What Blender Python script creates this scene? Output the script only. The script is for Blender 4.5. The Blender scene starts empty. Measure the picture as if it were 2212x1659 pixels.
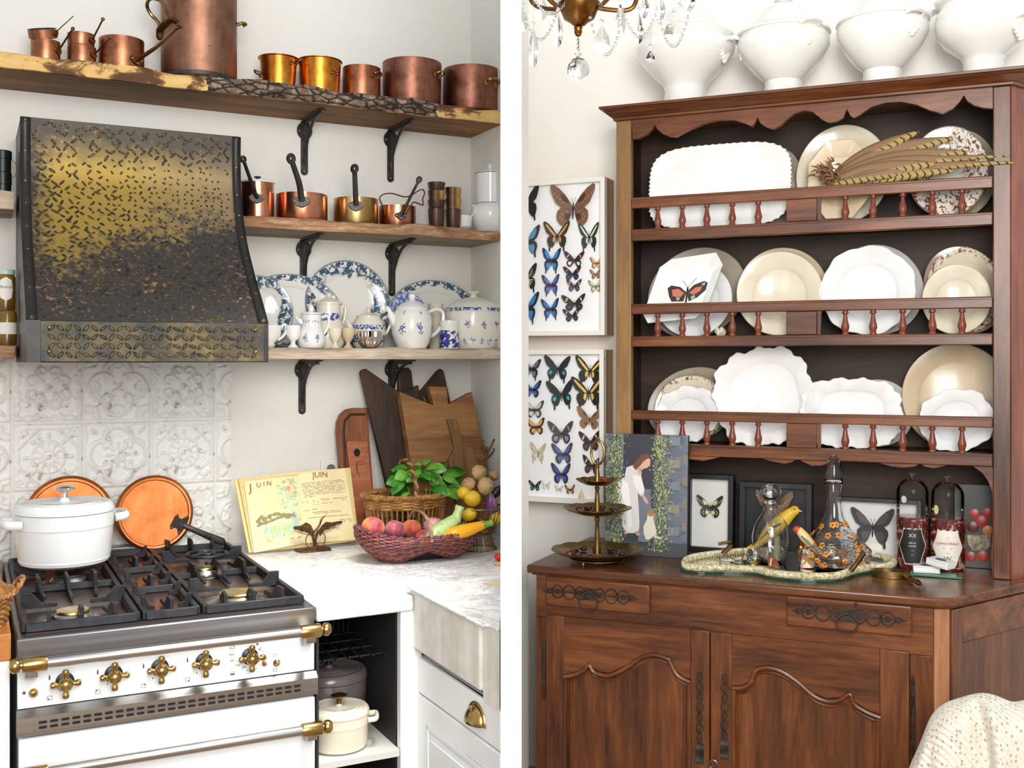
import bpy, bmesh, math, random
from math import sin, cos, pi, sqrt, atan2, radians, hypot
from mathutils import Matrix, Vector
random.seed(7)
S = bpy.context.scene
COL = S.collection
# ---------------------------------------------------------------- camera
FPX, CX, HY, CAMH = 2300.0, 1106.0, 777.0, 1.53
cd = bpy.data.cameras.new('camera'); cam = bpy.data.objects.new('camera', cd); COL.objects.link(cam)
cd.sensor_width = 36; cd.lens = 36 * FPX / 2212; cd.shift_y = -(829.5 - HY) / 2212
cd.clip_start = .05
cam.location = (0, 0, CAMH); cam.rotation_euler = (pi / 2, 0, 0)
S.camera = cam
# ---------------------------------------------------------------- light
S.view_settings.view_transform = 'Standard'; S.view_settings.look = 'None'
S.view_settings.gamma = 1; S.view_settings.use_curve_mapping = False
S.view_settings.exposure = 0.35
wd = bpy.data.worlds.new('world'); S.world = wd; wd.use_nodes = True
wd.node_tree.nodes['Background'].inputs[0].default_value = (.92, .96, 1, 1)
wd.node_tree.nodes['Background'].inputs[1].default_value = .55
def area(name, loc, target, sx, sy, power, color=(1, 1, 1), spread=pi):
    l = bpy.data.lights.new(name, 'AREA'); l.shape = 'RECTANGLE'; l.size = sx; l.size_y = sy
    l.energy = power; l.color = color; l.spread = spread
    o = bpy.data.objects.new(name, l); COL.objects.link(o); o.location = loc
    d = Vector(target) - Vector(loc); o.rotation_euler = d.to_track_quat('-Z', 'Y').to_euler()
    return o
# tall window behind the viewer, daylight for both rooms
area('window_daylight', (.1, -1.3, 2.1), (0, 3.4, 1.35), 1.9, 1.7, 50, (1, .99, .975))
# added fill lamp, no window there: brightens the sitting room from the left
area('sitting_room_fill', (.42, .0, 2.3), (.75, 3.4, 1.5), 1.1, 1.5, 51, (1, .985, .955))
# kitchen window over the sink, on the kitchen side of the dividing wall
area('kitchen_window_daylight', (-.07, 2.42, 2.1), (-.52, 2.74, .92), .5, .55, 7.5, (1, .97, .92), radians(62))

# ---------------------------------------------------------------- room frames
class Frame:
    """A room: local x runs along its wall to the right, local y into the wall (wall face y=0), z up."""
    def __init__(s, p, a): s.p, s.a = p, a
    def w(s, x, y, z=0):
        y += s.p
        return Vector((x * cos(s.a) - y * sin(s.a), x * sin(s.a) + y * cos(s.a), z))
    def ray(s, px, py):
        u = (px - CX) / FPX; v = (HY - py) / FPX
        return u * cos(s.a) + sin(s.a), -u * sin(s.a) + cos(s.a), v
    def onY(s, px, py, y=0):                       # point of a sight line on a plane parallel to the wall
        dx, dy, v = s.ray(px, py); t = (y + s.p) / dy
        return t * dx, CAMH + t * v
    def onZ(s, px, py, z):                         # ... on a level plane
        dx, dy, v = s.ray(px, py); t = (z - CAMH) / v
        return t * dx, t * dy - s.p
    def onX(s, px, py, x):
        dx, dy, v = s.ray(px, py); t = x / dx
        return t * dy - s.p, CAMH + t * v
    def mpp(s, px, y):                             # metres per pixel, across
        return abs(s.onY(px + .5, HY, y)[0] - s.onY(px - .5, HY, y)[0])
    def vpp(s, px, y):                             # metres per pixel, upright
        dx, dy, v = s.ray(px, HY); return (y + s.p) / dy / FPX
L = Frame(3.541, radians(27.10))
R = Frame(3.72, -radians(23.05))

# ---------------------------------------------------------------- mesh helpers
class MB:
    def __init__(s, T=None): s.v = []; s.f = []; s.m = Matrix(); s.o = Vector(T['_o']) if T else Vector()
    def at(s, x=0, y=0, z=0, rx=0, ry=0, rz=0, sc=1):
        s.m = Matrix.Translation((x, y, z)) @ Matrix.Rotation(rz, 4, 'Z') @ Matrix.Rotation(ry, 4, 'Y') @ Matrix.Rotation(rx, 4, 'X')
        if sc != 1: s.m = s.m @ (Matrix.Scale(sc, 4) if not isinstance(sc, tuple) else Matrix.Diagonal((*sc, 1)))
        return s
    def add(s, vs, fs):
        b = len(s.v); s.v += [s.m @ Vector(p) - s.o for p in vs]; s.f += [tuple(i + b for i in f) for f in fs]
        return s
    def box(s, cx, cy, cz, sx, sy, sz):
        h = [(cx + i * sx / 2, cy + j * sy / 2, cz + k * sz / 2) for i in (-1, 1) for j in (-1, 1) for k in (-1, 1)]
        return s.add(h, [(0, 1, 3, 2), (4, 6, 7, 5), (0, 4, 5, 1), (2, 3, 7, 6), (0, 2, 6, 4), (1, 5, 7, 3)])
    def bx(s, x0, x1, y0, y1, z0, z1): return s.box((x0 + x1) / 2, (y0 + y1) / 2, (z0 + z1) / 2, x1 - x0, y1 - y0, z1 - z0)
    def grid(s, fn, nu, nv, cu=False, cv=False):
        vs = [fn(i / (nu if cu else nu - 1), j / (nv if cv else nv - 1)) for i in range(nu) for j in range(nv)]
        fs = [(i * nv + j, (i + 1) % nu * nv + j, (i + 1) % nu * nv + (j + 1) % nv, i * nv + (j + 1) % nv)
              for i in range(nu if cu else nu - 1) for j in range(nv if cv else nv - 1)]
        return s.add(vs, fs)
    def lathe(s, prof, seg=32, wob=None, sx=1, sy=1):
        """prof: (r, z) from the bottom axis round to the end; wob(angle, r, z) -> (r, z)"""
        vs = []; n = len(prof)
        for i in range(seg):
            a = 2 * pi * i / seg
            for r, z in prof:
                if wob: r, z = wob(a, r, z)
                vs.append((r * cos(a) * sx, r * sin(a) * sy, z))
        fs = [(i * n + j, (i + 1) % seg * n + j, (i + 1) % seg * n + j + 1, i * n + j + 1) for i in range(seg) for j in range(n - 1)]
        s.add(vs, fs)
        return s
    def tube(s, pts, r, seg=8, closed=False, flat=1.0, up=None):
        pts = [Vector(p) for p in pts]; n = len(pts); vs = []
        if not hasattr(r, '__len__'): r = [r] * n
        prev = Vector(up) if up else None
        for i, p in enumerate(pts):
            if closed: t = pts[(i + 1) % n] - pts[i - 1]
            else: t = pts[min(i + 1, n - 1)] - pts[max(i - 1, 0)]
            if t.length < 1e-9: t = Vector((0, 0, 1))
            t.normalize()
            if prev is None:
                prev = Vector((0, 0, 1)) if abs(t.z) < .9 else Vector((1, 0, 0))
            b = t.cross(prev)
            if b.length < 1e-6: b = t.cross(Vector((1, .3, .2)))
            b.normalize(); nn = b.cross(t).normalized()
            if not up: prev = nn
            for k in range(seg):
                a = 2 * pi * k / seg
                vs.append(p + (b * cos(a) + nn * sin(a) * flat) * r[i])
        fs = [(i * seg + k, (i + 1) % n * seg + k, (i + 1) % n * seg + (k + 1) % seg, i * seg + (k + 1) % seg)
              for i in range(n if closed else n - 1) for k in range(seg)]
        if not closed: fs += [tuple(range(seg - 1, -1, -1)), tuple((n - 1) * seg + k for k in range(seg))]
        return s.add(vs, fs)
    def prism(s, poly, y0, y1):
        """outline in x,z pushed from y0 to y1"""
        n = len(poly)
        vs = [(x, y0, z) for x, z in poly] + [(x, y1, z) for x, z in poly]
        fs = [tuple(range(n)), tuple(range(2 * n - 1, n - 1, -1))] + [(i, n + i, n + (i + 1) % n, (i + 1) % n) for i in range(n)]
        return s.add(vs, fs)
    def slab(s, poly, z0, z1):
        n = len(poly)
        vs = [(x, y, z0) for x, y in poly] + [(x, y, z1) for x, y in poly]
        fs = [tuple(range(n - 1, -1, -1)), tuple(range(n, 2 * n))] + [(i, (i + 1) % n, n + (i + 1) % n, n + i) for i in range(n)]
        return s.add(vs, fs)
    def ball(s, c, r, nu=12, nv=8):
        rx, ry, rz = r if hasattr(r, '__len__') else (r, r, r)
        prof = [(sin(pi * j / nv), -cos(pi * j / nv)) for j in range(nv + 1)]
        vs = []; n = nv + 1
        for i in range(nu):
            a = 2 * pi * i / nu
            for q, z in prof: vs.append((c[0] + q * cos(a) * rx, c[1] + q * sin(a) * ry, c[2] + z * rz))
        fs = [(i * n + j, (i + 1) % nu * n + j, (i + 1) % nu * n + j + 1, i * n + j + 1) for i in range(nu) for j in range(nv)]
        return s.add(vs, fs)
    def build(s, name, mat, parent=None, loc=None, rot=None, bevel=0, smooth=40, seg=2, sub=0, solid=0):
        me = bpy.data.meshes.new(name)
        bm = bmesh.new()
        vv = [bm.verts.new(p) for p in s.v]
        for f in s.f:
            try: bm.faces.new([vv[i] for i in dict.fromkeys(f)])
            except Exception: pass
        bmesh.ops.remove_doubles(bm, verts=bm.verts, dist=1e-6)
        bmesh.ops.recalc_face_normals(bm, faces=bm.faces)
        bm.to_mesh(me); bm.free()
        if smooth:
            me.polygons.foreach_set('use_smooth', [True] * len(me.polygons))
            me.set_sharp_from_angle(angle=radians(smooth))
        me.materials.append(mat)
        o = bpy.data.objects.new(name, me); COL.objects.link(o)
        if parent: o.parent = parent
        if loc is not None: o.location = loc
        if rot is not None: o.rotation_euler = rot
        if solid:
            m = o.modifiers.new('solid', 'SOLIDIFY'); m.thickness = solid; m.offset = -1
        if bevel:
            m = o.modifiers.new('bevel', 'BEVEL'); m.width = bevel; m.segments = seg; m.limit_method = 'ANGLE'; m.angle_limit = radians(35)
        if sub:
            m = o.modifiers.new('sub', 'SUBSURF'); m.levels = sub; m.render_levels = sub
        return o
def tag(o, label, cat, group=None):
    o['label'] = label; o['category'] = cat
    if group: o['group'] = group
    return o
def thing(name, fr, x, y, z, label, cat, group=None, rz=0, rx=0, ry=0):
    o = bpy.data.objects.new(name, None); COL.objects.link(o); o.empty_display_size = .03
    o.location = fr.w(x, y, z)
    o.rotation_mode = 'ZYX' if False else 'XYZ'
    o.rotation_euler = (Matrix.Rotation(fr.a + rz, 3, 'Z') @ Matrix.Rotation(rx, 3, 'X') @ Matrix.Rotation(ry, 3, 'Y')).to_euler()
    o['_o'] = (x, y, z)
    return tag(o, label, cat, group)
def put(o, fr, x, y, z, label=None, cat=None, group=None, rz=0, rx=0, ry=0):
    """stand a mesh of its own in a room"""
    o.location = fr.w(x, y, z)
    o.rotation_euler = (Matrix.Rotation(fr.a + rz, 3, 'Z') @ Matrix.Rotation(rx, 3, 'X') @ Matrix.Rotation(ry, 3, 'Y')).to_euler()
    if label: tag(o, label, cat, group)
    return o
def struct(o, fr=None, x=0, y=0, z=0):
    if fr: put(o, fr, x, y, z)
    o['kind'] = 'structure'; return o
def clone(o, parent=None):
    c = o.copy(); COL.objects.link(c); c.parent = parent
    for ch in [k for k in bpy.data.objects if k.parent == o]: clone(ch, c)
    return c
def arc(cx, cy, r, a0, a1, n, ry=None):
    ry = ry or r
    return [(cx + r * cos(a0 + (a1 - a0) * i / n), cy + ry * sin(a0 + (a1 - a0) * i / n)) for i in range(n + 1)]
def spline(pts, n=6, closed=False):
    """Catmull-Rom through the points"""
    P = [Vector(p) for p in pts]; m = len(P); out = []
    for i in range(m if closed else m - 1):
        p0 = P[(i - 1) % m] if closed or i else P[0]; p1 = P[i]; p2 = P[(i + 1) % m]
        p3 = P[(i + 2) % m] if closed or i + 2 < m else P[-1]
        for k in range(n):
            t = k / n
            out.append(.5 * (2 * p1 + (p2 - p0) * t + (2 * p0 - 5 * p1 + 4 * p2 - p3) * t * t + (3 * p1 - p0 - 3 * p2 + p3) * t ** 3))
    if not closed: out.append(P[-1])
    return [tuple(p) for p in out]
def rrect(w, h, r, n=5, cx=0, cy=0):
    o = []
    for sx, sy, a in ((1, 1, 0), (-1, 1, pi / 2), (-1, -1, pi), (1, -1, 1.5 * pi)):
        o += arc(cx + sx * (w / 2 - r), cy + sy * (h / 2 - r), r, a, a + pi / 2, n)
    return o
def text(body, size, mat, parent, loc, rot=(pi / 2, 0, 0), name='lettering', align='CENTER', ext=.0003, sx=1, shear=0):
    cu = bpy.data.curves.new(name, 'FONT'); cu.body = body; cu.size = size; cu.align_x = align; cu.align_y = 'CENTER'; cu.extrude = ext
    cu.resolution_u = 3; cu.shear = shear
    t = bpy.data.objects.new(name, cu); COL.objects.link(t)
    dg = bpy.context.evaluated_depsgraph_get()
    me = bpy.data.meshes.new_from_object(t.evaluated_get(dg)); bpy.data.objects.remove(t)
    me.materials.clear(); me.materials.append(mat)
    o = bpy.data.objects.new(name, me); COL.objects.link(o); o.parent = parent; o.location = loc; o.rotation_euler = rot; o.scale = (sx, 1, 1)
    return o

# ---------------------------------------------------------------- materials
class NT:
    def __init__(s, name):
        s.mat = bpy.data.materials.new(name); s.mat.use_nodes = True; s.t = s.mat.node_tree
        s.b = s.t.nodes['Principled BSDF']; s._obj = None
    def n(s, typ, **kw):
        x = s.t.nodes.new(typ)
        for k, v in kw.items(): setattr(x, k, v)
        return x
    def sock(s, inp, v):
        if isinstance(v, bpy.types.NodeSocket): s.t.links.new(v, inp)
        elif v is not None:
            if inp.type == 'RGBA' and hasattr(v, '__len__') and len(v) == 3: v = (*v, 1)
            inp.default_value = v
    def obj(s):
        if not s._obj: s._obj = s.n('ShaderNodeTexCoord').outputs['Object']
        return s._obj
    def sep(s, v=None):
        x = s.n('ShaderNodeSeparateXYZ'); s.sock(x.inputs[0], v or s.obj()); return x.outputs
    def m(s, op, a, b=None, c=None, clamp=False):
        x = s.n('ShaderNodeMath', operation=op); x.use_clamp = clamp
        s.sock(x.inputs[0], a)
        if b is not None: s.sock(x.inputs[1], b)
        if c is not None: s.sock(x.inputs[2], c)
        return x.outputs[0]
    def vmap(s, scale=(1, 1, 1), loc=(0, 0, 0), rot=(0, 0, 0), v=None):
        x = s.n('ShaderNodeMapping'); s.sock(x.inputs[0], v or s.obj())
        x.inputs['Scale'].default_value = scale; x.inputs['Location'].default_value = loc; x.inputs['Rotation'].default_value = rot
        return x.outputs[0]
    def noise(s, scale=5, detail=4, rough=.55, v=None, dist=0):
        x = s.n('ShaderNodeTexNoise'); s.sock(x.inputs['Vector'], v or s.obj())
        x.inputs['Scale'].default_value = scale; x.inputs['Detail'].default_value = detail
        x.inputs['Roughness'].default_value = rough; x.inputs['Distortion'].default_value = dist
        return x.outputs['Fac']
    def voro(s, scale=5, v=None, feature='F1', out='Distance', rnd=1):
        x = s.n('ShaderNodeTexVoronoi', feature=feature); s.sock(x.inputs['Vector'], v or s.obj())
        x.inputs['Scale'].default_value = scale; x.inputs['Randomness'].default_value = rnd
        return x.outputs[out]
    def wave(s, scale=5, dist=2, detail=2, v=None, bands='X', prof='SIN', dsc=1):
        x = s.n('ShaderNodeTexWave', bands_direction=bands, wave_profile=prof); s.sock(x.inputs['Vector'], v or s.obj())
        x.inputs['Scale'].default_value = scale; x.inputs['Distortion'].default_value = dist; x.inputs['Detail'].default_value = detail
        x.inputs['Detail Scale'].default_value = dsc
        return x.outputs['Fac']
    def ramp(s, f, *stops):
        x = s.n('ShaderNodeValToRGB'); s.sock(x.inputs[0], f); e = x.color_ramp.elements
        while len(e) < len(stops): e.new(.5)
        for k, (p, c) in enumerate(stops):
            e[k].position = p; e[k].color = (c, c, c, 1) if not hasattr(c, '__len__') else ((*c, 1) if len(c) == 3 else c)
        return x.outputs[0]
    def mix(s, f, a, b, mode='MIX'):
        x = s.n('ShaderNodeMix', data_type='RGBA', blend_type=mode)
        s.sock(x.inputs[0], f); s.sock(x.inputs[6], a); s.sock(x.inputs[7], b)
        return x.outputs[2]
    def out(s, color=None, rough=None, metal=None, bump=None, bstr=.3, bdist=.002, **kw):
        s.sock(s.b.inputs['Base Color'], color); s.sock(s.b.inputs['Roughness'], rough); s.sock(s.b.inputs['Metallic'], metal)
        if bump is not None:
            x = s.n('ShaderNodeBump'); s.sock(x.inputs['Height'], bump); x.inputs['Strength'].default_value = bstr; x.inputs['Distance'].default_value = bdist
            s.t.links.new(x.outputs[0], s.b.inputs['Normal'])
        for k, v in kw.items(): s.sock(s.b.inputs[k.replace('_', ' ')], v)
        return s.mat
def srgb(h):
    h = h.lstrip('#'); c = [int(h[i:i + 2], 16) / 255 for i in (0, 2, 4)]
    return tuple(x / 12.92 if x <= .04045 else ((x + .055) / 1.055) ** 2.4 for x in c)
_mc = {}
def plain(name, c, rough=.5, metal=0, c2=None, scale=8, lo=.35, hi=.65, detail=4, bump=0, bscale=60, bdist=.001, stretch=(1, 1, 1), **kw):
    """colour with a second, blotchy colour and fine relief"""
    if name in _mc: return _mc[name]
    t = NT(name); c = srgb(c) if isinstance(c, str) else c
    col = c
    if c2:
        c2 = srgb(c2) if isinstance(c2, str) else c2
        col = t.ramp(t.noise(scale, detail, v=t.vmap(stretch)), (lo, c), (hi, c2))
    b = t.noise(bscale, 3, v=t.vmap(stretch)) if bump else None
    _mc[name] = t.out(col, rough, metal, b, bump, bdist, **kw)
    return _mc[name]
def wood(name, dark, mid, light, axis='X', scale=1.0, rough=.5, bump=.25, knots=.0, fine=1.0):
    if name in _mc: return _mc[name]
    t = NT(name)
    st = {'X': (1, 9, 9), 'Y': (9, 1, 9), 'Z': (9, 9, 1)}[axis]
    v = t.vmap(tuple(k * scale for k in st))
    n1 = t.noise(1.6, 5, .6, v, .6); n2 = t.noise(9 * fine, 4, .65, v, .2)
    f = t.m('ADD', t.m('MULTIPLY', n1, .65), t.m('MULTIPLY', n2, .35))
    col = t.ramp(f, (.34, srgb(dark)), (.5, srgb(mid)), (.66, srgb(light)))
    big = t.noise(2.2 * scale, 2)
    col = t.mix(t.ramp(big, (.4, 0.0), (.75, .45)), col, srgb(dark))
    _mc[name] = t.out(col, rough, 0, n2, bump, .0012)
    return _mc[name]
# ---- shared materials
def plaster(name, base, warm, b=.6, sc=1.0):
    t = NT(name)
    n = t.noise(1.6, 4, .6); n2 = t.noise(38, 5, .65); n3 = t.noise(150, 3)
    col = t.mix(t.ramp(n, (.45, 0), (.75, .55)), srgb(base), srgb(warm))
    sp = t.ramp(t.voro(34, t.vmap((1, 1, 1))), (.03, 1), (.06, 0))
    sp = t.m('MULTIPLY', sp, t.ramp(t.noise(7, 2), (.55, 0), (.62, 1)))
    col = t.mix(t.m('MULTIPLY', sp, .55), col, srgb('#8d8577'))
    h = t.m('ADD', t.m('MULTIPLY', n2, .8), t.m('MULTIPLY', n3, .35))
    return t.out(col, .9, 0, h, b, .006)
M_WALL = plaster('white_plaster', '#e9e6df', '#e3dbc8')
M_WALLR = plaster('cream_limewash', '#fbf8f0', '#f3ead9', .12)
M_DIVIDE = plain('white_paint', '#fbfbfb', .8)
M_COPPER = None
def copper(name, c, c2, c3, rough=.32, streak=2.0):
    t = NT(name)
    n = t.noise(14, 5, .6); n2 = t.noise(70, 4, .7, t.vmap((1, 1, .15))); sp = t.voro(55)
    col = t.ramp(t.m('ADD', t.m('MULTIPLY', n, .7), t.m('MULTIPLY', n2, .3)), (.32, srgb(c2)), (.52, srgb(c)), (.72, srgb(c3)))
    dots = t.m('MULTIPLY', t.ramp(sp, (.08, 1), (.16, 0)), t.ramp(t.noise(9), (.5, 0), (.6, 1)))
    col = t.mix(t.m('MULTIPLY', dots, .6), col, srgb('#3a1d12'))
    r = t.m('ADD', t.m('MULTIPLY', n2, .25), rough - .1)
    return t.out(col, r, 1.0, n2, .04, .001)
M_COP_OLD = copper('aged_copper', '#a87052', '#6e4433', '#bf8a68', .36)
M_COP_ROSE = copper('rose_copper', '#946c58', '#704c3f', '#a67e68', .46)
M_COP_GOLD = copper('golden_copper', '#d28a35', '#8e4a1c', '#f0b860', .3)
M_COP_DARK = copper('dark_copper', '#946452', '#54332a', '#ae7c66', .4)
M_COP_NEW = copper('polished_copper', '#d99472', '#b86e4a', '#eab390', .22)
M_COP_LID = copper('lid_copper', '#c87c48', '#a85f32', '#d99a68', .46)
M_BRASS = plain('brass', '#bd9d62', .25, 1, '#8a6d3e', 25, .4, .75)
M_BRASS_OLD = plain('aged_brass', '#9a7c4a', .36, 1, '#665030', 30, .35, .7)
M_BRASS_PAN = plain('pale_brass', '#d9bd84', .26, 1, '#b8914f', 10)
M_TIN = plain('tin_lining', '#4a4f45', .5, .6, '#2c2e2a', 12)
M_IRON = plain('black_iron', '#4a4643', .45, .7, '#2a2826', 30, .4, .7, bump=.2, bscale=120)
M_CAST = plain('cast_iron', '#2b2c30', .5, .4, '#1b1b1e', 40, bump=.3, bscale=200)
M_STEEL = plain('stainless_steel', '#b9b6b3', .3, 1, '#9c9997', 60, stretch=(.02, 1, 1))
M_STEEL_DK = plain('brushed_steel', '#8f8e8f', .38, 1, '#7a797a', 60, stretch=(.02, 1, 1))
M_ENAMEL = plain('white_enamel', '#e4e8eb', .16)
M_PORC = plain('white_porcelain', '#f6f6f5', .14, 0, '#eeede9', 6, Coat_Weight=.3)
M_CREAMW = plain('cream_earthenware', '#ece4d0', .2, 0, '#e0d3b6', 7, Coat_Weight=.3)
M_BEIGE = plain('beige_earthenware', '#d9c7a8', .25, 0, '#c9b08b', 6, Coat_Weight=.2)
M_GREYW = plain('grey_stoneware', '#b3aa98', .3, 0, '#9c917c', 6)
M_BLACK = plain('black_paint', '#15161a', .35)
M_DARK = plain('dark_void', '#0c0a09', .8)
M_INK = plain('brown_ink', '#4a3024', .8)
M_BLUEINK = plain('blue_ink', '#3b4a86', .5)
def glass(name, c=(1, 1, 1), rough=.0, ior=1.45):
    t = NT(name); return t.out(c, rough, 0, Transmission_Weight=1.0, IOR=ior)
M_GLASS = glass('clear_glass')
def thin_glass(name):
    """window-like pane: mostly see-through, weak mirror"""
    t = NT(name); tr = t.n('ShaderNodeBsdfTransparent'); gl = t.n('ShaderNodeBsdfGlossy'); gl.inputs['Roughness'].default_value = .02
    fr = t.n('ShaderNodeLayerWeight'); fr.inputs[0].default_value = .05
    mx = t.n('ShaderNodeMixShader'); t.t.links.new(fr.outputs['Fresnel'], mx.inputs[0]); t.t.links.new(tr.outputs[0], mx.inputs[1]); t.t.links.new(gl.outputs[0], mx.inputs[2])
    t.t.links.new(mx.outputs[0], t.t.nodes['Material Output'].inputs[0]); return t.mat
M_PANE = thin_glass('thin_clear_glass')
# ================================================================ the two rooms
XC = L.onY(1017, 777)[0]                                # kitchen corner
b = MB().bx(-1.2, XC + .08, 0, .1, 0, 3.2); WALL_BACK = struct(b.build('wall_back', M_WALL, smooth=0), L)
b = MB().bx(XC, XC + .08, -.30, 0, 0, 3.2); struct(b.build('wall_side', M_WALL, smooth=0), L)
YN = 2.15
b = MB().bx((1081.5 - CX) / FPX * YN, (1126.5 - CX) / FPX * YN, YN, 4.12, 0, 3.2); struct(b.build('wall_middle', M_DIVIDE, smooth=0))
b = MB().bx(-1.56, 1.6, 0, .1, 0, 3.2); WALL_R = struct(b.build('wall_right', M_WALLR, smooth=0), R)
t = NT('oak_floor'); fl = t.ramp(t.noise(3, 4, v=t.vmap((1, 8, 1))), (.35, srgb('#8a6b4a')), (.65, srgb('#b59470')))
b = MB().bx(-4, 4, -3, 5, -.05, 0); struct(b.build('floor', t.out(fl, .5), smooth=0))
# ================================================================ kitchen: tiles
import numpy as np
def relief(name, curves, blobs=(), n=52, w=.1985, h=.2075, cut=None):
    """pressed tile: ridge lines and bosses over -1..1, raised on a slab"""
    u = np.linspace(-1, 1, n); U, V = np.meshgrid(u, u, indexing='ij'); H = np.zeros_like(U)
    for pts, wd, ht in curves:
        P = np.array(pts)
        d = np.full(U.shape, 9.)
        for (a, b_), (c, e) in zip(P[:-1], P[1:]):
            vx, vy = c - a, e - b_; q = max(vx * vx + vy * vy, 1e-9)
            tt = np.clip(((U - a) * vx + (V - b_) * vy) / q, 0, 1)
            d = np.minimum(d, np.hypot(U - a - tt * vx, V - b_ - tt * vy))
        H = np.maximum(H, ht * np.exp(-(d / wd) ** 2))
    for (x, y, rx, ry, ang, ht) in blobs:
        X = (U - x) * cos(ang) + (V - y) * sin(ang); Y = -(U - x) * sin(ang) + (V - y) * cos(ang)
        q = (X / rx) ** 2 + (Y / ry) ** 2
        H = np.maximum(H, ht * np.clip(1.2 - q, 0, 1) ** .6)
    edge = np.maximum(abs(U), abs(V)); H = np.where(edge > .955, 0, H)
    m = MB(); x1 = 1 if cut is None else cut
    vs = [(w / 2 * (-1 + (U[i, j] + 1) * (x1 + 1) / 2) if False else w / 2 * U[i, j], -.0065 - .0085 * H[i, j] + (.003 if edge[i, j] > .985 else 0), h / 2 * V[i, j]) for i in range(n) for j in range(n)]
    keep = [i for i in range(n) if u[i] <= x1 + .02]
    fs = [(i * n + j, (i + 1) * n + j, (i + 1) * n + j + 1, i * n + j + 1) for i in keep[:-1] for j in range(n - 1)]
    m.add(vs, fs)
    o = m.build(name, M_TILE, smooth=180); return o
def rot4(pts):
    out = []
    for k in range(4):
        c, s_ = (1, 0, -1, 0)[k], (0, 1, 0, -1)[k]
        out.append([(x * c - y * s_, x * s_ + y * c) for x, y in pts])
    return out
def spiral(cx, cy, r, a0, turns, n=16):
    return [(cx + r * (1 - .75 * i / n) * cos(a0 + turns * 2 * pi * i / n), cy + r * (1 - .75 * i / n) * sin(a0 + turns * 2 * pi * i / n)) for i in range(n + 1)]
t = NT('antique_white_tile')
col = t.mix(t.ramp(t.noise(9, 4), (.4, 0), (.7, .7)), srgb('#e9e9e6'), srgb('#dcd8cd'))
sp = t.m('MULTIPLY', t.ramp(t.noise(60, 3), (.55, 0), (.64, 1)), t.ramp(t.noise(14, 3), (.5, 0), (.62, 1)))
col = t.mix(t.m('MULTIPLY', sp, .75), col, srgb('#8a8072'))
M_TILE = t.out(col, .42, 0, t.noise(90, 3), .12, .002)
def square(r): return [(-r, -r), (r, -r), (r, r), (-r, r), (-r, -r)]
def circ(r, n=28, cx=0, cy=0): return [(cx + r * cos(2 * pi * i / n), cy + r * sin(2 * pi * i / n)) for i in range(n + 1)]
A = [(c, .035, 1) for q in (.0,) for c in rot4(spiral(.45, .17, .2, pi, -1.2)) + rot4(spiral(.17, .45, .2, -pi / 2, 1.2))]
A += [(c, .03, .8) for c in rot4(arc(.62, .62, .33, -pi * .35, pi * .85, 12))] + [(circ(.07), .03, 1)]
A += [([(x * .93, y * .93) for x, y in [(1.0 * cos(a) / max(abs(cos(a)), abs(sin(a))) * (.93 + .05 * cos(16 * a)), 1.0 * sin(a) / max(abs(cos(a)), abs(sin(a))) * (.93 + .05 * cos(16 * a))) for a in [2 * pi * i / 96 for i in range(97)]]], .02, .8)]
Ab = [(.26 * sx, .26 * sy, .2, .07, pi / 4 * sx * sy, .9) for sx in (1, -1) for sy in (1, -1)]
quat = []
for k in range(4):
    a = k * pi / 2; quat += arc(.42 * cos(a), .42 * sin(a), .42, a - 2.1, a + 2.1, 14)
Bc = [(quat + quat[:1], .035, 1), ([(x * .82, y * .82) for x, y in quat + quat[:1]], .03, .7)]
Bc += [(c, .03, .8) for c in rot4([(.55, .95), (.62, .62), (.95, .55)])] + [(c, .03, .8) for c in rot4(circ(.17, 16, .72, 0))] + [(c, .03, .7) for c in rot4([(.7, .92), (.74, .74), (.92, .7)])]
Bb = [(.1 * sx, .1 * sy, .09, .05, pi / 4 * sx * sy, .7) for sx in (1, -1) for sy in (1, -1)] + [(0, .8, .06, .1, 0, .8), (0, -.8, .06, .1, 0, .8)]
Cc = [(square(.94), .025, .9), (square(.84), .02, .7), (circ(.2), .03, .8), (circ(.46), .025, .9)]
Cc += [([(-.84, 0.28), (-.28, .84)], .03, .9), ([(.84, 0.28), (.28, .84)], .03, .9), ([(-.84, -.28), (-.28, -.84)], .03, .9), ([(.84, -.28), (.28, -.84)], .03, .9)]
Cc += [([(.24 * cos(k * pi / 6), .24 * sin(k * pi / 6)), (.44 * cos(k * pi / 6), .44 * sin(k * pi / 6))], .03, .9) for k in range(12)]
Cb = [(.62 * cos(k * pi / 4), .62 * sin(k * pi / 4), .1, .05, k * pi / 4, .8) for k in range(8)] + [(sx * q, sy * w_, .13, .045, sx * sy * g, .9) for sx in (1, -1) for sy in (1, -1) for q, w_, g in ((.7, .7, pi / 4), (.62, .76, 1.2), (.76, .62, .35))] + [(0, 0, .08, .08, 0, 1)]
Dc = [(quat + quat[:1], .04, 1), ([(x * 1.1, y * 1.1) for x, y in quat + quat[:1]], .03, .6), (square(.93), .02, .7)]
Db = [(.22 * cos(k * pi / 4), .22 * sin(k * pi / 4), .16, .055, k * pi / 4, .9) for k in range(8)] + [(0, 0, .08, .08, 0, 1)] + [(sx * .72, sy * .72, .14, .05, sx * sy * pi / 4, .8) for sx in (1, -1) for sy in (1, -1)]
TX0 = L.onY(26, 918)[0]; TCUT = L.onY(497, 918)[0]
x4 = TX0 + .6; cutu = (TCUT - x4) / .2 * 2 - 1
mesh = {}
for key, (cv, bl) in dict(A=(A, Ab), B=(Bc, Bb), C=(Cc, Cb), D=(Dc, Db)).items():
    o = relief('tile', cv, bl); mesh[key] = o.data; bpy.data.objects.remove(o)
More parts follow.
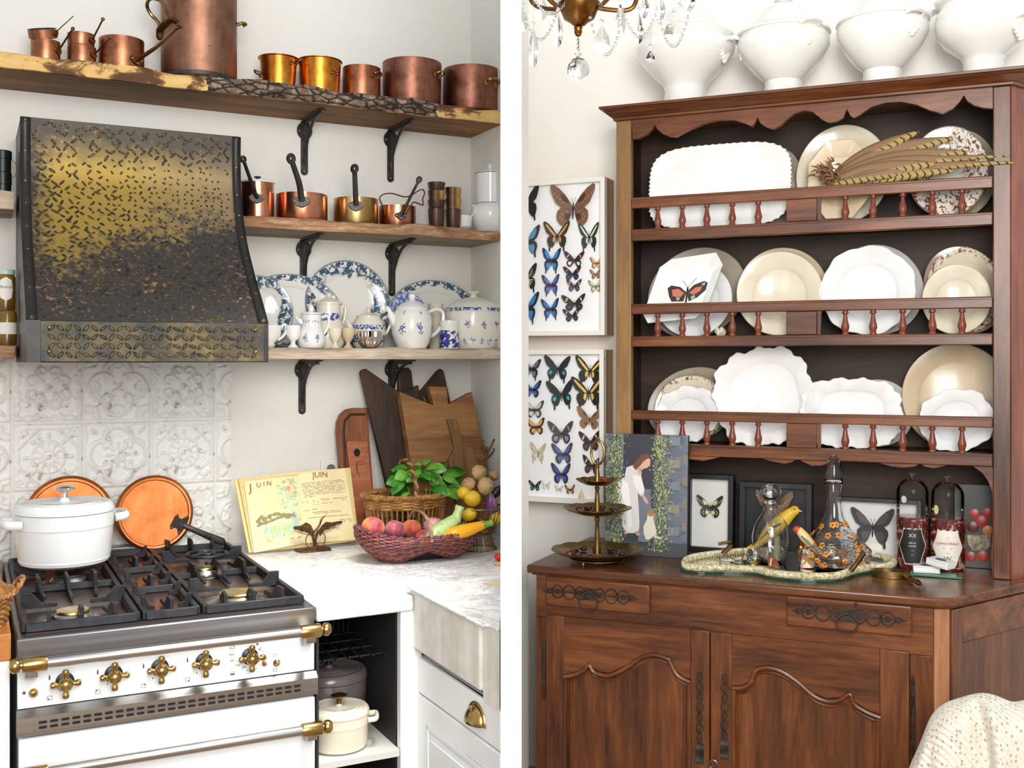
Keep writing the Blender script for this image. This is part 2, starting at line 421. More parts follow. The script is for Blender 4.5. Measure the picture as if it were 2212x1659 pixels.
for key, (cv, bl) in dict(b=(Bc, Bb), d=(Dc, Db)).items():
    o = relief('tile', cv, bl, cut=cutu); mesh[key] = o.data; bpy.data.objects.remove(o)
rows = [('DACAC'[:5], .918), ('BCDCd', 1.118 + .005), ('DABAb', 1.328)]
rows = [('BABAb', .918), ('BCDCd', 1.128), ('DABAb', 1.338)]
for pat, z0 in rows:
    for k, ch in enumerate(pat):
        o = bpy.data.objects.new('tile', mesh[ch]); COL.objects.link(o); o.parent = WALL_BACK
        o.location = (TX0 + .2 * (k - 1) + .1, 0, z0 + .105)
b = MB().bx(TX0 - .2, TCUT, -.004, 0, .9, 1.548); b.build('grout_bed', plain('grout', '#e4e1d8', .85), WALL_BACK, smooth=0)

# ================================================================ kitchen: shelves
def plank_shelf(name, x0, x1, z0, th, dep, mat_body, mat_edge, label, amp=.008, bark=None, n=70, swell=None):
    T = thing(name, L, (x0 + x1) / 2, -dep / 2, z0, label, 'shelf')
    rnd = random.Random(len(name) + int(z0 * 100))
    ph = [rnd.uniform(0, 6) for _ in range(6)]
    def front(x): return dep + amp * (sin(x * 9 + ph[0]) + .6 * sin(x * 23 + ph[1]) + .35 * sin(x * 61 + ph[2])) + (swell(x) if swell else 0)
    def top(x): return th * (1 + .07 * sin(x * 14 + ph[3]) + .05 * sin(x * 37 + ph[4]))
    body = MB(T); edge = MB(T)
    st = [x0 + (x1 - x0) * i / (n - 1) for i in range(n)]
    def sec(i, j):
        x = st[round(i * (n - 1))]; f = front(x) - .012
        return [(x, 0, z0), (x, 0, z0 + th), (x, -f + .01, z0 + th), (x, -f, z0 + .004), (x, -f - .002, z0)][round(j * 5) % 5]
    body.grid(sec, n, 5, cv=True)
    body.add([sec(0, j / 5) for j in range(5)], [(0, 1, 2, 3, 4)]); body.add([sec(1, j / 5) for j in range(5)], [(4, 3, 2, 1, 0)])
    body.build('plank', mat_body, T, smooth=30)
    def es(i, j):
        x = st[round(i * (n - 1))]; f = front(x); k = round(j * 6) % 6; tp = top(x); r = rnd.uniform(-1, 1) * amp * .25
        return [(x, -f + .02, z0 + .0005), (x, -f - .001, z0 + .001), (x, -f - .006 + r, z0 + tp * .35), (x, -f - .002 + r, z0 + tp * .75), (x, -f + .006, z0 + tp), (x, -f + .022, z0 + tp * .99)][k]
    edge.grid(es, n, 6, cv=True); edge.build('live_edge', mat_edge, T, smooth=60)
    if bark:
        bk = MB(T); b0, b1 = bark; nb = 150
        def bs(i, j):
            x = b0 + (b1 - b0) * i; f = front(x); tp = top(x)
            a = j * 1.0; z = z0 - .001 + (tp + .002) * a
            tap = min(1, i * 18, (1 - i) * 18)
            return (x + rnd.uniform(-.001, .001), -f - (.004 + .009 * sin(pi * a) + rnd.uniform(0, .006)) * tap + (1 - tap) * .006, z + rnd.uniform(-.0012, .0012))
        bk.grid(bs, nb, 9)
        bk.build('bark', M_BARK, T, smooth=25)
    return T
t = NT('bark'); v = t.vmap((1, 1, 1)); vo = t.voro(30, t.vmap((.7, 1, 1.9)), feature='DISTANCE_TO_EDGE'); n1 = t.noise(40, 5)
M_BARK = t.out(t.mix(t.ramp(vo, (.02, 1), (.18, 0)), t.ramp(n1, (.3, srgb('#4d3a2e')), (.52, srgb('#84705f')), (.72, srgb('#b3a08d'))), srgb('#241912')), .95, 0, t.ramp(vo, (0, 0), (.3, 1)), .9, .006)
t = NT('peeled_edge_wood'); n1 = t.noise(7, 6, .65, t.vmap((1, 1, 2.2)), .4)
M_EDGE1 = t.out(t.ramp(n1, (.42, srgb('#5a3a22')), (.47, srgb('#8d6338')), (.5, srgb('#d9b06a')), (.72, srgb('#e6c78c'))), .8, 0, t.noise(80, 4), .5, .002)
M_PLANK1 = wood('golden_brown_plank', '#4a2f18', '#8a6034', '#b07f45', 'X', 1.0, .7)
M_PLANK2 = wood('grey_sawn_plank', '#6e6250', '#948671', '#b3a58d', 'X', 1.2, .85)
M_EDGE2 = wood('rough_brown_edge', '#6b452a', '#b08560', '#dcc0a0', 'X', 2.2, .85, .6)
M_EDGE3 = wood('weathered_edge', '#9a7f68', '#cbb8a0', '#e5d8c6', 'X', 2.0, .85, .6)
X = lambda px, y=0: L.onY(px, 777, y)[0]
plank_shelf('wall_shelf', -.35, XC - .001, 2.342, .046, .258, M_PLANK1, M_EDGE1, 'highest wall shelf, thick live-edge board with bark, carrying old copper pots', .006, bark=(X(432, -.26), X(958, -.26)))
plank_shelf('wall_shelf', .735, XC - .001, 1.940, .036, .245, M_PLANK2, M_EDGE2, 'rough brown board shelf with iron-handled copper saucepans on it', .006, swell=lambda x: .03 * math.exp(-((x - X(900, -.25)) / .07) ** 2))
plank_shelf('wall_shelf', .735, XC - .001, 1.531, .036, .25, M_PLANK2, M_EDGE3, 'weathered plank shelf carrying blue and white crockery', .003)
plank_shelf('wall_shelf', -.35, .118, 1.955, .055, .21, M_PLANK2, M_EDGE3, 'short pale plank shelf beside the hood holding dark green tins', .004, n=24)
plank_shelf('wall_shelf', -.35, .118, 1.534, .036, .25, M_PLANK1, M_EDGE2, 'short brown plank shelf beside the hood holding preserve jars', .003, n=24)

# ---- iron shelf brackets
def bracket(px, zt, label, h=.185, dep=.205):
    x = X(px); T = thing('shelf_bracket', L, x, -.01, zt, label, 'bracket', 'black iron shelf brackets')
    m = MB(T); m.prism([(x - .0125, zt - h + .012)] + arc(x, zt - h + .012, .0125, pi, 2 * pi, 8) + [(x + .0125, zt - .004), (x - .0125, zt - .004)], -.005, -.0003); m.build('wall_bar', M_IRON, T, bevel=.001)
    m = MB(T); m.prism([(x + .027 * cos(a), zt - .035 + .03 * sin(a)) for a in [2 * pi * i / 20 for i in range(20)]], -.0075, -.0052); m.build('round_plate', M_IRON, T, bevel=.001)
    for dx, dz in ((-.017, -.037), (.017, -.037), (0, -h + .014)):
        m = MB(T); m.ball((x + dx, -.0085 if dz > -.1 else -.006, zt + dz), (.004, .0015, .004), 8, 4); m.build('screw', M_STEEL_DK, T)
    m = MB(T); m.bx(x - .011, x + .011, -dep, -.001, zt - .0065, zt - .0012); m.build('arm', M_IRON, T, bevel=.0015)
    m = MB(T); m.bx(x - .0035, x + .0035, -.013, -.0055, zt - h + .03, zt - .0065); m.bx(x - .003, x + .003, -dep + .01, -.006, zt - .016, zt - .0066); m.build('rib', M_IRON, T)
    m = MB(T); pts = [(x, -.009 - (dep - .03) * (1 - cos(a)), zt - h + .035 + (h - .045) * sin(a)) for a in [pi / 2 * i / 14 for i in range(15)]]
    m.tube(pts, .0055, 6); m.build('brace', M_IRON, T)
    return T
bracket(657, 2.3415, 'iron bracket under the bark-edged shelf, above the copper saucepan')
bracket(843, 2.3415, 'iron bracket under the bark-edged shelf, next to the room corner')
bracket(655, 1.9395, 'iron bracket above the oval blue-flowered platter')
bracket(846, 1.9395, 'iron bracket above the tall white teapot')
bracket(652, 1.5305, 'iron bracket above the open recipe book')
bracket(845, 1.5305, 'iron bracket partly hidden behind the dark cutting boards')

# ================================================================ cooker hood
hx0, hx1 = .13, .722
prof_px = [(517.5, 297), (517, 350), (518, 409), (521, 450), (526, 493), (533, 535), (543, 577), (552, 612), (562, 645), (577, 699)]
def dep_at(px):                                         # distance from the wall of the hood's right edge
    dx, dy, v = L.ray(px, 777); return L.p - hx1 / dx * dy
hp = []
for px, py in prof_px:
    d = dep_at(px); hp.append((d, L.onY(px, py, -d)[1]))
hz0, hz1 = 1.523, hp[-1][1]
HD = .69
T = thing('cooker_hood', L, (hx0 + hx1) / 2, -.35, hz0, 'large black and brass cooker hood of embossed tread plate with riveted straps', 'cooker hood')
hc = spline([(d, z, 0) for d, z in hp], 4)
HC = [(p[0], p[1]) for p in hc]
t = NT('patinated_brass_sheet'); xx, yy, zz = t.sep()
n1 = t.noise(9, 5, .7); n2 = t.noise(45, 4, .7)
zc = t.m('SUBTRACT', zz, .36)
sl = t.m('ADD', t.m('MULTIPLY', xx, -.22), zc)
fb = t.m('ADD', t.m('MULTIPLY', sl, 4.2), t.m('MULTIPLY', t.m('SUBTRACT', n1, .5), 2.2))
fb = t.m('ADD', fb, t.m('MULTIPLY', t.m('SUBTRACT', n2, .5), 1.6), clamp=False)
topd = t.m('MULTIPLY', t.ramp(t.m('ADD', zz, t.m('MULTIPLY', n1, .12)), (.60, 0), (.69, 1)), .9)
mask = t.m('MULTIPLY', t.ramp(t.m('ADD', t.m('MULTIPLY', fb, .5), .5), (.38, 0), (.62, 1)), t.m('SUBTRACT', 1, topd))
lft = t.ramp(t.m('ADD', t.m('MULTIPLY', t.m('ADD', xx, .3), 4), t.m('MULTIPLY', n2, .5)), (.35, 0), (.6, 1))
mask = t.m('MULTIPLY', mask, lft)
sp2 = t.m('MULTIPLY', t.ramp(t.noise(70, 3), (.58, 0), (.66, 1)), t.ramp(t.noise(7, 3), (.45, 0), (.62, .8)))
br = t.mix(t.ramp(xx, (.45, 0), (.75, 1)), srgb('#c9a544'), srgb('#b39a66'))
br = t.mix(t.ramp(t.m('ADD', xx, .5), (.45, 0), (.75, 1)), srgb('#a0843a'), srgb('#907c5a'))
col = t.mix(mask, t.mix(sp2, srgb('#2f2d2b'), srgb('#a9794c')), br)
M_HOOD = t.out(col, t.ramp(mask, (0, .55), (1, .48)), t.m('MULTIPLY', mask, .5), n2, .08, .002)
M_HOODBLK = plain('blackened_steel', '#2b2a2a', .42, .5, '#3f3a33', 22, .45, .8)
M_LUG = plain('dark_lug', '#2c2822', .5, .5, '#5a4a2c', 30)
front = MB(T); nx = 8
front.grid(lambda u, v: (hx0 + (hx1 - hx0) * u, -HC[round(v * (len(HC) - 1))][0], HC[round(v * (len(HC) - 1))][1]), nx, len(HC))
front.build('front_panel', M_HOOD, T, smooth=60)
for nm, xs in (('side_panel', hx0 + .001), ('side_panel', hx1 - .001)):
    m = MB(T); m.prism([(0, hz0), (0, HC[0][1])] + [(-d + .001, z) for d, z in HC] + [(-HD + .002, hz1), (-HD + .002, hz0)], 0, .0015)
    m.v = [Vector((xs + (p.y + m.o.y), p.x + m.o.x, p.z + m.o.z)) - m.o for p in m.v]
    m.build(nm, M_HOODBLK, T, smooth=0)
m = MB(T); m.bx(hx0, hx1, -HC[0][0], 0, HC[0][1], HC[0][1] + .002); m.build('top_panel', M_HOODBLK, T, smooth=0)
# tread lugs standing proud of the sheet
def surf(x, s):
    q = s * (len(HC) - 1); i = min(int(q), len(HC) - 2); f = q - i
    d = HC[i][0] * (1 - f) + HC[i + 1][0] * f; z = HC[i][1] * (1 - f) + HC[i + 1][1] * f
    tx = HC[i + 1][0] - HC[i][0]; tz = HC[i + 1][1] - HC[i][1]; q2 = hypot(tx, tz)
    return Vector((x, -d, z)), Vector((0, -tx / q2, tz / q2)), Vector((0, -(-tz) / q2 * -1, -(tx) / q2 * -1))
lug = MB(T); rn = random.Random(3); nxl, nzl = 27, 36
for i in range(nxl):
    for j in range(nzl):
        x = hx0 + .03 + (hx1 - hx0 - .06) * (i + .5 + rn.uniform(-.33, .33)) / nxl; s_ = .022 + .965 * (j + .5 + rn.uniform(-.33, .33)) / nzl
        P, tv, nv = surf(x, s_)
        up = (P.z - hz0) / .7; rgt = (x - hx0) / (hx1 - hx0)
        k = 1.0 if up < .5 else max(.45, 1.2 - .95 * rgt - .5 * (up - .5)) * rn.uniform(.6, 1.15)
        if up > .82: k = max(k, .9)
        k *= rn.uniform(.8, 1.05)
        a = (.85 if (i + j) % 2 else -.7) + rn.uniform(-.3, .3)
        if rn.random() < .12: continue
        ax = Vector((1, 0, 0)) * cos(a) - tv * sin(a); bx_ = Vector((1, 0, 0)) * sin(a) + tv * cos(a)
        nrm = ax.cross(bx_).normalized()
        if nrm.y > 0: nrm = -nrm
        la, lb = .0135 * k * rn.uniform(.7, 1.1), .0036 * (.62 + .5 * k)
        ring = [P + ax * la * cos(q) + bx_ * lb * sin(q) for q in [2 * pi * h / 8 for h in range(8)]]
        topr = [P + (ax * la * cos(q) + bx_ * lb * sin(q)) * .62 + nrm * .0022 for q in [2 * pi * h / 8 for h in range(8)]]
        lug.add(ring + topr, [(h, (h + 1) % 8, 8 + (h + 1) % 8, 8 + h) for h in range(8)] + [tuple(range(8, 16))])
o = lug.build('tread_lugs', M_LUG, T, smooth=0); o['kind'] = 'stuff'
# lip
m = MB(T); m.bx(hx0, hx1, -HD, -HD + .012, hz0, hz1); m.build('lip', M_HOODBLK, T, bevel=.002)
m = MB(T); m.bx(hx0 + .03, hx1 - .012, -HD - .003, -HD - .0003, hz0 + .002, hz1 - .002)
t = NT('lip_sheet'); n1 = t.noise(16, 5, .7)
m.build('lip_plate', t.out(t.ramp(n1, (.4, srgb('#2b2c2b')), (.55, srgb('#4c442c')), (.75, srgb('#74623a'))), .5, .3, n1, .2, .002), T, bevel=.001)
lug = MB(T)
for i in range(26):
    for j in range(4):
        x = hx0 + .045 + (hx1 - hx0 - .075) * (i + .5) / 26; z = hz0 + .008 + (hz1 - hz0 - .016) * (j + .5) / 4
        a = (.9 if (i + j) % 2 else -.55) + rn.uniform(-.25, .25)
        ring = [(x + .0115 * cos(q) * cos(a) - .0048 * sin(q) * sin(a), -HD - .003, z + .0115 * cos(q) * sin(a) + .0048 * sin(q) * cos(a)) for q in [2 * pi * h / 8 for h in range(8)]]
        topr = [(x + .6 * (p[0] - x), -HD - .0055, z + .6 * (p[2] - z)) for p in ring]
        lug.add(ring + topr, [(h, (h + 1) % 8, 8 + (h + 1) % 8, 8 + h) for h in range(8)] + [tuple(range(8, 16))])
o = lug.build('lip_lugs', M_LUG, T, smooth=0); o['kind'] = 'stuff'
for side, xa, xb in ((-1, hx0 - .002, hx0 + .024), (1, hx1 - .022, hx1 + .002)):
    m = MB(T); nn = len(HC)
    m.grid(lambda u, v: ((xa, xb)[round(u)], -HC[round(v * (nn - 1))][0] - .0045, HC[round(v * (nn - 1))][1]), 2, nn)
    m.build('corner_strap', M_HOODBLK, T, smooth=60, solid=.004)
    for k in range(9):
        q = k / 8 * .97 + .015
        P, tv, nv = surf((xa + xb) / 2, q)
        m = MB(T); m.ball((P.x, P.y - .0055, P.z), (.0052, .004, .0052), 10, 6); m.build('rivet', M_BRASS_OLD, T)
for x in (hx0 + .05, hx1 - .035):
    for z in (hz0 + .027, hz1 - .018):
        m = MB(T); m.ball((x, -HD - .004, z), (.0055, .004, .0055), 10, 6); m.build('rivet', M_BRASS_OLD, T)
m = MB(T); m.bx(hx0 + .0, hx0 + .03, -HD - .002, -HD - .0004, hz0, hz1); m.build('lip_end', M_HOODBLK, T, smooth=0)
# ================================================================ range cooker
sx0, sx1 = .0945, .757; SY = -1.0; SZ = .925; sw = sx1 - sx0; scx = (sx0 + sx1) / 2
T = thing('range_cooker', L, scx, -.5, 0, 'white enamel range cooker with brass knobs and steel towel rails', 'range cooker')
STOVE = T
m = MB(T); m.bx(sx0 + .004, sx1 - .004, SY + .01, -.03, .08, .875); m.build('body', M_ENAMEL, T, bevel=.003)
m = MB(T); m.bx(sx0, sx1, SY - .004, -.02, .877, SZ); m.build('hob_frame', M_STEEL_DK, T, bevel=.004)
m = MB(T); m.bx(sx0 + .02, sx1 - .02, -.97, -.05, SZ + .0003, SZ + .0012); m.build('hob_tray', plain('black_hob_tray', '#3a3536', .3, .6, '#5a3f32', 4), T, smooth=0)
m = MB(T); m.bx(sx0 + .15, sx0 + .48, -.075, -.02, SZ + .0005, SZ + .028); m.build('rear_upstand', M_STEEL, T, bevel=.003)
m = MB(T); m.bx(sx0 + .002, sx1 - .002, SY - .006, SY + .012, .773, .8765); m.build('control_panel', M_ENAMEL, T, bevel=.002)
m = MB(T); m.prism([(0, 0)], 0, 0) if False else None
# vent band, sloping forward, with two rows of slots
m = MB(T); zz0, zz1 = .720, .772
m.add([(sx0, SY - .012, zz1), (sx1, SY - .012, zz1), (sx1, SY - .03, zz1 - .012), (sx0, SY - .03, zz1 - .012), (sx0, SY - .03, zz0), (sx1, SY - .03, zz0), (sx1, SY + .01, zz0), (sx0, SY + .01, zz0), (sx0, SY + .01, zz1), (sx1, SY + .01, zz1)],
      [(0, 1, 2, 3), (3, 2, 5, 4), (4, 5, 6, 7), (8, 9, 1, 0), (7, 6, 9, 8), (0, 3, 4, 7, 8), (1, 9, 6, 5, 2)])
vent = m.build('vent_band', M_STEEL, T, smooth=0)
M_SLOT = plain('slot_black', '#0d0d0f', .7)
for i in range(26):
    for j in range(2):
        x = sx0 + .04 + (sw - .08) * (i + .5) / 26; z = zz0 + .0155 + .011 * j
        o = MB(T).prism(rrect(.017, .0058, .0028, 3, x, z), SY - .0312, SY - .0297).build('vent_slot', M_SLOT, vent, smooth=0)
m = MB(T); m.bx(sx0 + .004, sx1 - .004, SY - .022, SY + .01, .12, .713); m.build('oven_door', M_ENAMEL, T, bevel=.006, seg=3)
def rail(z, y, name, br):
    m = MB(T); m.tube([(sx0 + .055, y, z), (sx1 - .05, y, z)], .0115, 16); r = m.build(name, M_STEEL, T)
    for sgn, xa in ((-1, sx0 + .058), (1, sx1 - .052)):
        def pr(q): return [(xa + sgn * a, b) for a, b in q]
        m = MB(T); m.at(xa, y, z, ry=sgn * pi / 2)
        m.lathe([(0, 0), (.0155, 0), (.0165, .003), (.0165, .045), (.0155, .048), (.008, .049), (.008, .053), (.0135, .055), (.016, .06), (.0155, .067), (.011, .073), (0, .0755)], 18)
        m.build('end_cap', M_BRASS, r)
        m = MB(T); m.bx(xa + sgn * .03 - .012, xa + sgn * .03 + .012, y + .012, SY + .001, z - .012 - .02, z + .006)
        m.v = [Vector((p.x, p.y, p.z - (.018 if p.y + m.o.y > (y + SY) / 2 else 0))) for p in m.v]
        m.build('rail_bracket', M_STEEL, r, bevel=.002)
    return r
rail(.8825, SY - .062, 'towel_rail', 0); rail(.652, SY - .072, 'oven_rail', 1)
def pan(px, py, y=SY - .006): return L.onY(px, py, y)
def knob(px, py, r=.014):
    x, z = pan(px, py); y = SY - .006
    m = MB(T); m.at(x, y, z, rx=pi / 2); m.lathe([(0, 0), (.0195, 0), (.0195, .006), (.014, .009), (0, .009)], 20); bz = m.build('knob', M_BLACK, T)
    m = MB(T); m.ball((x, y - .03, z), .0155, 16, 10)
    m.at(x, y - .006, z, rx=pi / 2).lathe([(0, 0), (.009, 0), (.0075, .02), (0, .02)], 12); m.at()
    for k in range(4):
        a = k * pi / 2; d = (cos(a), sin(a))
        m.tube([(x + d[0] * q, y - .026, z + d[1] * q) for q in (.008, .016, .021, .026, .0305, .0325)], [.0062, .0052, .0068, .008, .006, .001], 10)
    m.build('cross_handle', M_BRASS, bz)
for q in ((140, 1471), (245, 1455), (345, 1441), (440, 1428), (539, 1417)): knob(*q)
x, z = pan(72, 1496); m = MB(T); m.at(x, SY - .006, z, rx=pi / 2).lathe([(0, 0), (.0095, 0), (.0095, .006), (.006, .012), (0, .014)], 16); m.build('push_button', M_BRASS, T)
x, z = pan(597, 1431); m = MB(T); m.at(x, SY - .006, z, rx=pi / 2).lathe([(0, 0), (.0085, 0), (.0085, .005), (.005, .009), (.003, .016), (0, .017)], 16); m.build('toggle_switch', M_BRASS, T)
for py, c in ((1420, '#6b5a24'), (1434, '#9c3b1c')):
    x, z = pan(571, py); m = MB(T); m.at(x, SY - .006, z, rx=pi / 2).lathe([(0, 0), (.0055, 0), (.0055, .003), (.003, .006), (0, .0065)], 14); m.build('indicator_lamp', plain('lamp' + c, c, .2), T)
# printed marks
marks = MB(T); yk = SY - .0063
def mk(px, py, w, h):
    x, z = pan(px, py); marks.bx(x - w / 2, x + w / 2, yk - .0002, yk, z - h / 2, z + h / 2)
def ring(px, py, w, h, th=.0007):
    x, z = pan(px, py)
    for a, b, c, d in ((x - w / 2, x + w / 2, z - h / 2, z - h / 2 + th), (x - w / 2, x + w / 2, z + h / 2 - th, z + h / 2), (x - w / 2, x - w / 2 + th, z - h / 2, z + h / 2), (x + w / 2 - th, x + w / 2, z - h / 2, z + h / 2)):
        marks.bx(a, b, yk - .0002, yk, c, d)
for i, (px, py) in enumerate(((107, 1508), (211, 1494), (310, 1481), (405, 1468))):
    ring(px, py, .0105, .009); mk(px + (-2, -2, 2, 2)[i], py + (2, -2, -2, 2)[i], .003, .0025)
for px, py in ((107, 1465), (211, 1453), (310, 1440), (405, 1427)): mk(px, py, .003, .007); mk(px, py - 4, .0018, .006)
for px, py in ((129, 1491), (232, 1478), (330, 1465), (425, 1453)): mk(px, py, .0018, .004)
ring(502, 1398, .0105, .008); ring(502, 1455, .0105, .008); mk(502, 1456, .008, .003); ring(594, 1415, .009, .007); ring(594, 1447, .009, .007)
for k in range(15):
    a = radians(-160 + k * 20) if False else radians(115 - k * 19.5)
    mk(539 + 31 * cos(a), 1417 - 31 * sin(a), .0011, .0034)
marks.build('printed_marks', plain('grey_print', '#33363c', .5), T, smooth=0)
xs, zs = pan(52, 1497)
m = MB(T); m.prism([(xs + (.0055 if k % 2 == 0 else .0022) * sin(k * pi / 5), zs + (.0055 if k % 2 == 0 else .0022) * cos(k * pi / 5)) for k in range(10)], yk - .0002, yk); m.build('star_mark', plain('grey_print', '#6d7178'), T, smooth=0)
for s_, px, py in (('MAX', 500, 1414), ('240', 501, 1427), ('210', 512, 1437), ('180', 527, 1441), ('90', 561, 1403), ('50', 556, 1391), ('150', 556, 1428)):
    x, z = pan(px, py); text(s_, .0062, plain('grey_print', '#6d7178'), T, Vector((x, yk - .0001, z)) - Vector(T['_o']), name='dial_number')
# ---- burners and grates
def burner(px, py, r, brass=True, z=SZ + .002):
    x, y = L.onZ(px, py, z + .022)
    m = MB(T); m.at(x, y, z); m.lathe([(0, 0), (r * 1.9, 0), (r * 1.75, .004), (r * 1.25, .007), (r * 1.1, .014), (r * 1.02, .017), (0, .017)], 28); bu = m.build('burner', M_STEEL, T)
    m = MB(T); m.at(x, y, z + .0172); m.lathe([(0, 0), (r, 0), (r, .004), (r * .94, .007), (r * .6, .008), (0, .008)], 28); m.build('burner_cap', plain('burner_brass', '#cdb375', .3, 1, '#a58a4c', 40) if brass else M_CAST, bu)
    return x, y
B1 = burner(157, 1318, .037); B2 = burner(515, 1279, .047); B3 = burner(441, 1226, .03); B4 = burner(150, 1240, .04, False)
def bar(m, x0, y0, x1, y1, z0, z1, w):
    d = Vector((x1 - x0, y1 - y0, 0)); q = d.normalized(); n_ = Vector((-q.y, q.x, 0)) * w / 2
    a = Vector((x0, y0, 0)); b_ = Vector((x1, y1, 0))
    m.add([(*(a - n_).xy, z0), (*(a + n_).xy, z0), (*(b_ + n_).xy, z0), (*(b_ - n_).xy, z0), (*(a - n_ * .7).xy, z1), (*(a + n_ * .7).xy, z1), (*(b_ + n_ * .7).xy, z1), (*(b_ - n_ * .7).xy, z1)],
          [(0, 1, 2, 3), (4, 7, 6, 5), (0, 4, 5, 1), (1, 5, 6, 2), (2, 6, 7, 3), (3, 7, 4, 0)])
def fin(m, x0, y0, x1, y1, zb, zt, w=.008):
    """finger: low at the frame end, sharp and tall towards the burner"""
    d = Vector((x1 - x0, y1 - y0, 0)); q = d.normalized(); n_ = Vector((-q.y, q.x, 0)) * w / 2
    P = [(0, zb), (0, zt), (.28, zt), (.55, zb + .012), (1, zb + .009), (1, zb)]
    pts = [Vector((x0, y0, 0)) + d * f + Vector((0, 0, zz)) for f, zz in P]; k = len(P)
    m.add([p + n_ for p in pts] + [p - n_ for p in pts], [tuple(range(k)), tuple(range(2 * k - 1, k - 1, -1))] + [(i, k + i, k + (i + 1) % k, (i + 1) % k) for i in range(k)])
GZ = SZ + .0015; GT = GZ + .02; FT = GZ + .043
def grate(x0, x1, y0, y1, centre=False):
    G = MB(T)
    for a in ((x0, y0, x1, y0), (x0, y1, x1, y1)): bar(G, *a, GZ, GT, .016)
    for a in ((x0, y0, x0, y1), (x1, y0, x1, y1)): bar(G, *a, GZ, GT, .018)
    g = G.build('grate', M_CAST, T, bevel=.002)
    yn = [y0, (y0 + y1) / 2, y1] if not centre else [y0, y0 + (y1 - y0) * .34, y0 + (y1 - y0) * .67, y1]
    for yc in yn[1:-1]:
        m = MB(T); bar(m, x0, yc, x1, yc, GZ + .0005, GT - .002, .014); m.build('cross_bar', M_CAST, g, bevel=.002)
    for ya, yb in zip(yn[:-1], yn[1:]):
        xm = (x0 + x1) / 2; ym = (ya + yb) / 2; wx = x1 - x0; wy = yb - ya
        if not centre:
            for fx in (.2, .5, .8):
                for e, sg in ((ya, 1), (yb, -1)):
                    m = MB(T); xx = x0 + wx * fx; ln = wy * (.30 if fx != .5 else .36)
                    fin(m, xx, e, xx + (xm - xx) * .15, e + sg * ln, GZ + .006, FT); m.build('finger', M_CAST, g, bevel=.001)
            for e, sg in ((x0, 1), (x1, -1)):
                m = MB(T); fin(m, e, ym, e + sg * wx * .34, ym, GZ + .006, FT, .01); m.build('finger', M_CAST, g, bevel=.001)
        else:
            for e, sg in ((x0, 1), (x1, -1)):
                for fy in (.25, .75):
                    m = MB(T); yy = ya + wy * fy; fin(m, e, yy, e + sg * wx * .26, yy, GZ + .006, FT - .004, .011); m.build('finger', M_CAST, g, bevel=.001)
            m = MB(T); fin(m, xm, ya, xm, ya + wy * .5, GZ + .006, FT, .009); m.build('finger', M_CAST, g, bevel=.001)
    return g
grate(sx0 + .02, sx0 + sw * .385, -.955, -.09)
grate(sx0 + sw * .415, sx0 + sw * .59, -.955, -.09, True)
grate(sx0 + sw * .62, sx1 - .02, -.955, -.09)
# small round trivet left on the back burner
x, y = L.onZ(447, 1198, FT + .004)
tr = thing('burner_trivet', L, x, y, FT + .0005, 'small round black iron trivet ring on the back burner grate', 'trivet')
m = MB(tr); m.at(x, y, FT + .006).tube([(.055 * cos(a), .055 * sin(a), 0) for a in [2 * pi * i / 32 for i in range(32)]], .0052, 8, closed=True); m.build('ring', M_CAST, tr)
for k in range(4):
    a = k * pi / 2 + .5; m = MB(tr); m.at(x, y, FT + .0065); m.tube([(.053 * cos(a), .053 * sin(a), 0), (.018 * cos(a), .018 * sin(a), .002)], .0045, 6); m.build('spoke', M_CAST, tr)
m = MB(tr); m.at(x, y, FT + .008).tube([(.02 * cos(a), .02 * sin(a), 0) for a in [2 * pi * i / 16 for i in range(16)]], .004, 6, closed=True); m.build('inner_ring', M_CAST, tr)

# ---- white enamelled casserole on the hob
def cocotte(x, y, z, r, h, label, m_body, m_knob, rz=0, ridge=True, kn=1.0, handles=(0, pi), cat='casserole', fr=L, lid_rings=2, sq=1):
    C = thing('casserole', fr, x, y, z, label, cat, rz=rz)
    m = MB(); m.lathe([(0, 0), (r * .80, 0), (r * .90, h * .05), (r * .95, h * .2), (r * .985, h * .72), (r, h * .73), (r * 1.0, h), (r * .93, h), (r * .93, h * .1), (0, h * .08)], 56); m.build('pot_body', m_body, C)
    for a in handles:
        m = MB(); m.at(rz=a)
        pts = spline([(r * .97, -.042 * r / .125, h * .84), (r * 1.2, -.04 * r / .125, h * .86), (r * 1.27, -.022 * r / .125, h * .87), (r * 1.27, .022 * r / .125, h * .87), (r * 1.2, .04 * r / .125, h * .86), (r * .97, .042 * r / .125, h * .84)], 5)
        m.tube(pts, r * .062, 10, flat=1.5); m.build('side_handle', m_body, C)
    pr = [(0, h * 1.0), (r * .97, h * 1.0), (r * 1.02, h * 1.015), (r * 1.02, h * 1.06), (r * .99, h * 1.14), (r * .93, h * 1.19), (r * .86, h * 1.19), (r * .84, h * 1.17)]
    for k in range(lid_rings):
        q = .74 - k * .12; pr += [(r * (q + .03), h * 1.175), (r * (q + .01), h * 1.192), (r * (q - .02), h * 1.178)]
    pr += [(r * .3, h * 1.19), (r * .12, h * 1.20), (r * .07, h * 1.27), (0, h * 1.27)]
    m = MB(); m.lathe(pr, 56); lid = m.build('lid', m_body, C)
    k = kn * r
    m = MB(); m.lathe([(0, h * 1.26), (k * .07, h * 1.26), (k * .06, h * 1.26 + k * .1), (k * .1, h * 1.26 + k * .15), (k * .21, h * 1.26 + k * .19), (k * .22, h * 1.26 + k * .23), (k * .12, h * 1.26 + k * .27), (0, h * 1.26 + k * .28)], 24); m.build('lid_knob', m_knob, lid)
    return C
M_WENAM = plain('pale_grey_enamel', '#dfe2e1', .18)
M_CHROME = plain('chrome', '#e6e2de', .1, 1)
x, y = L.onZ(140, 1216, FT + .001)
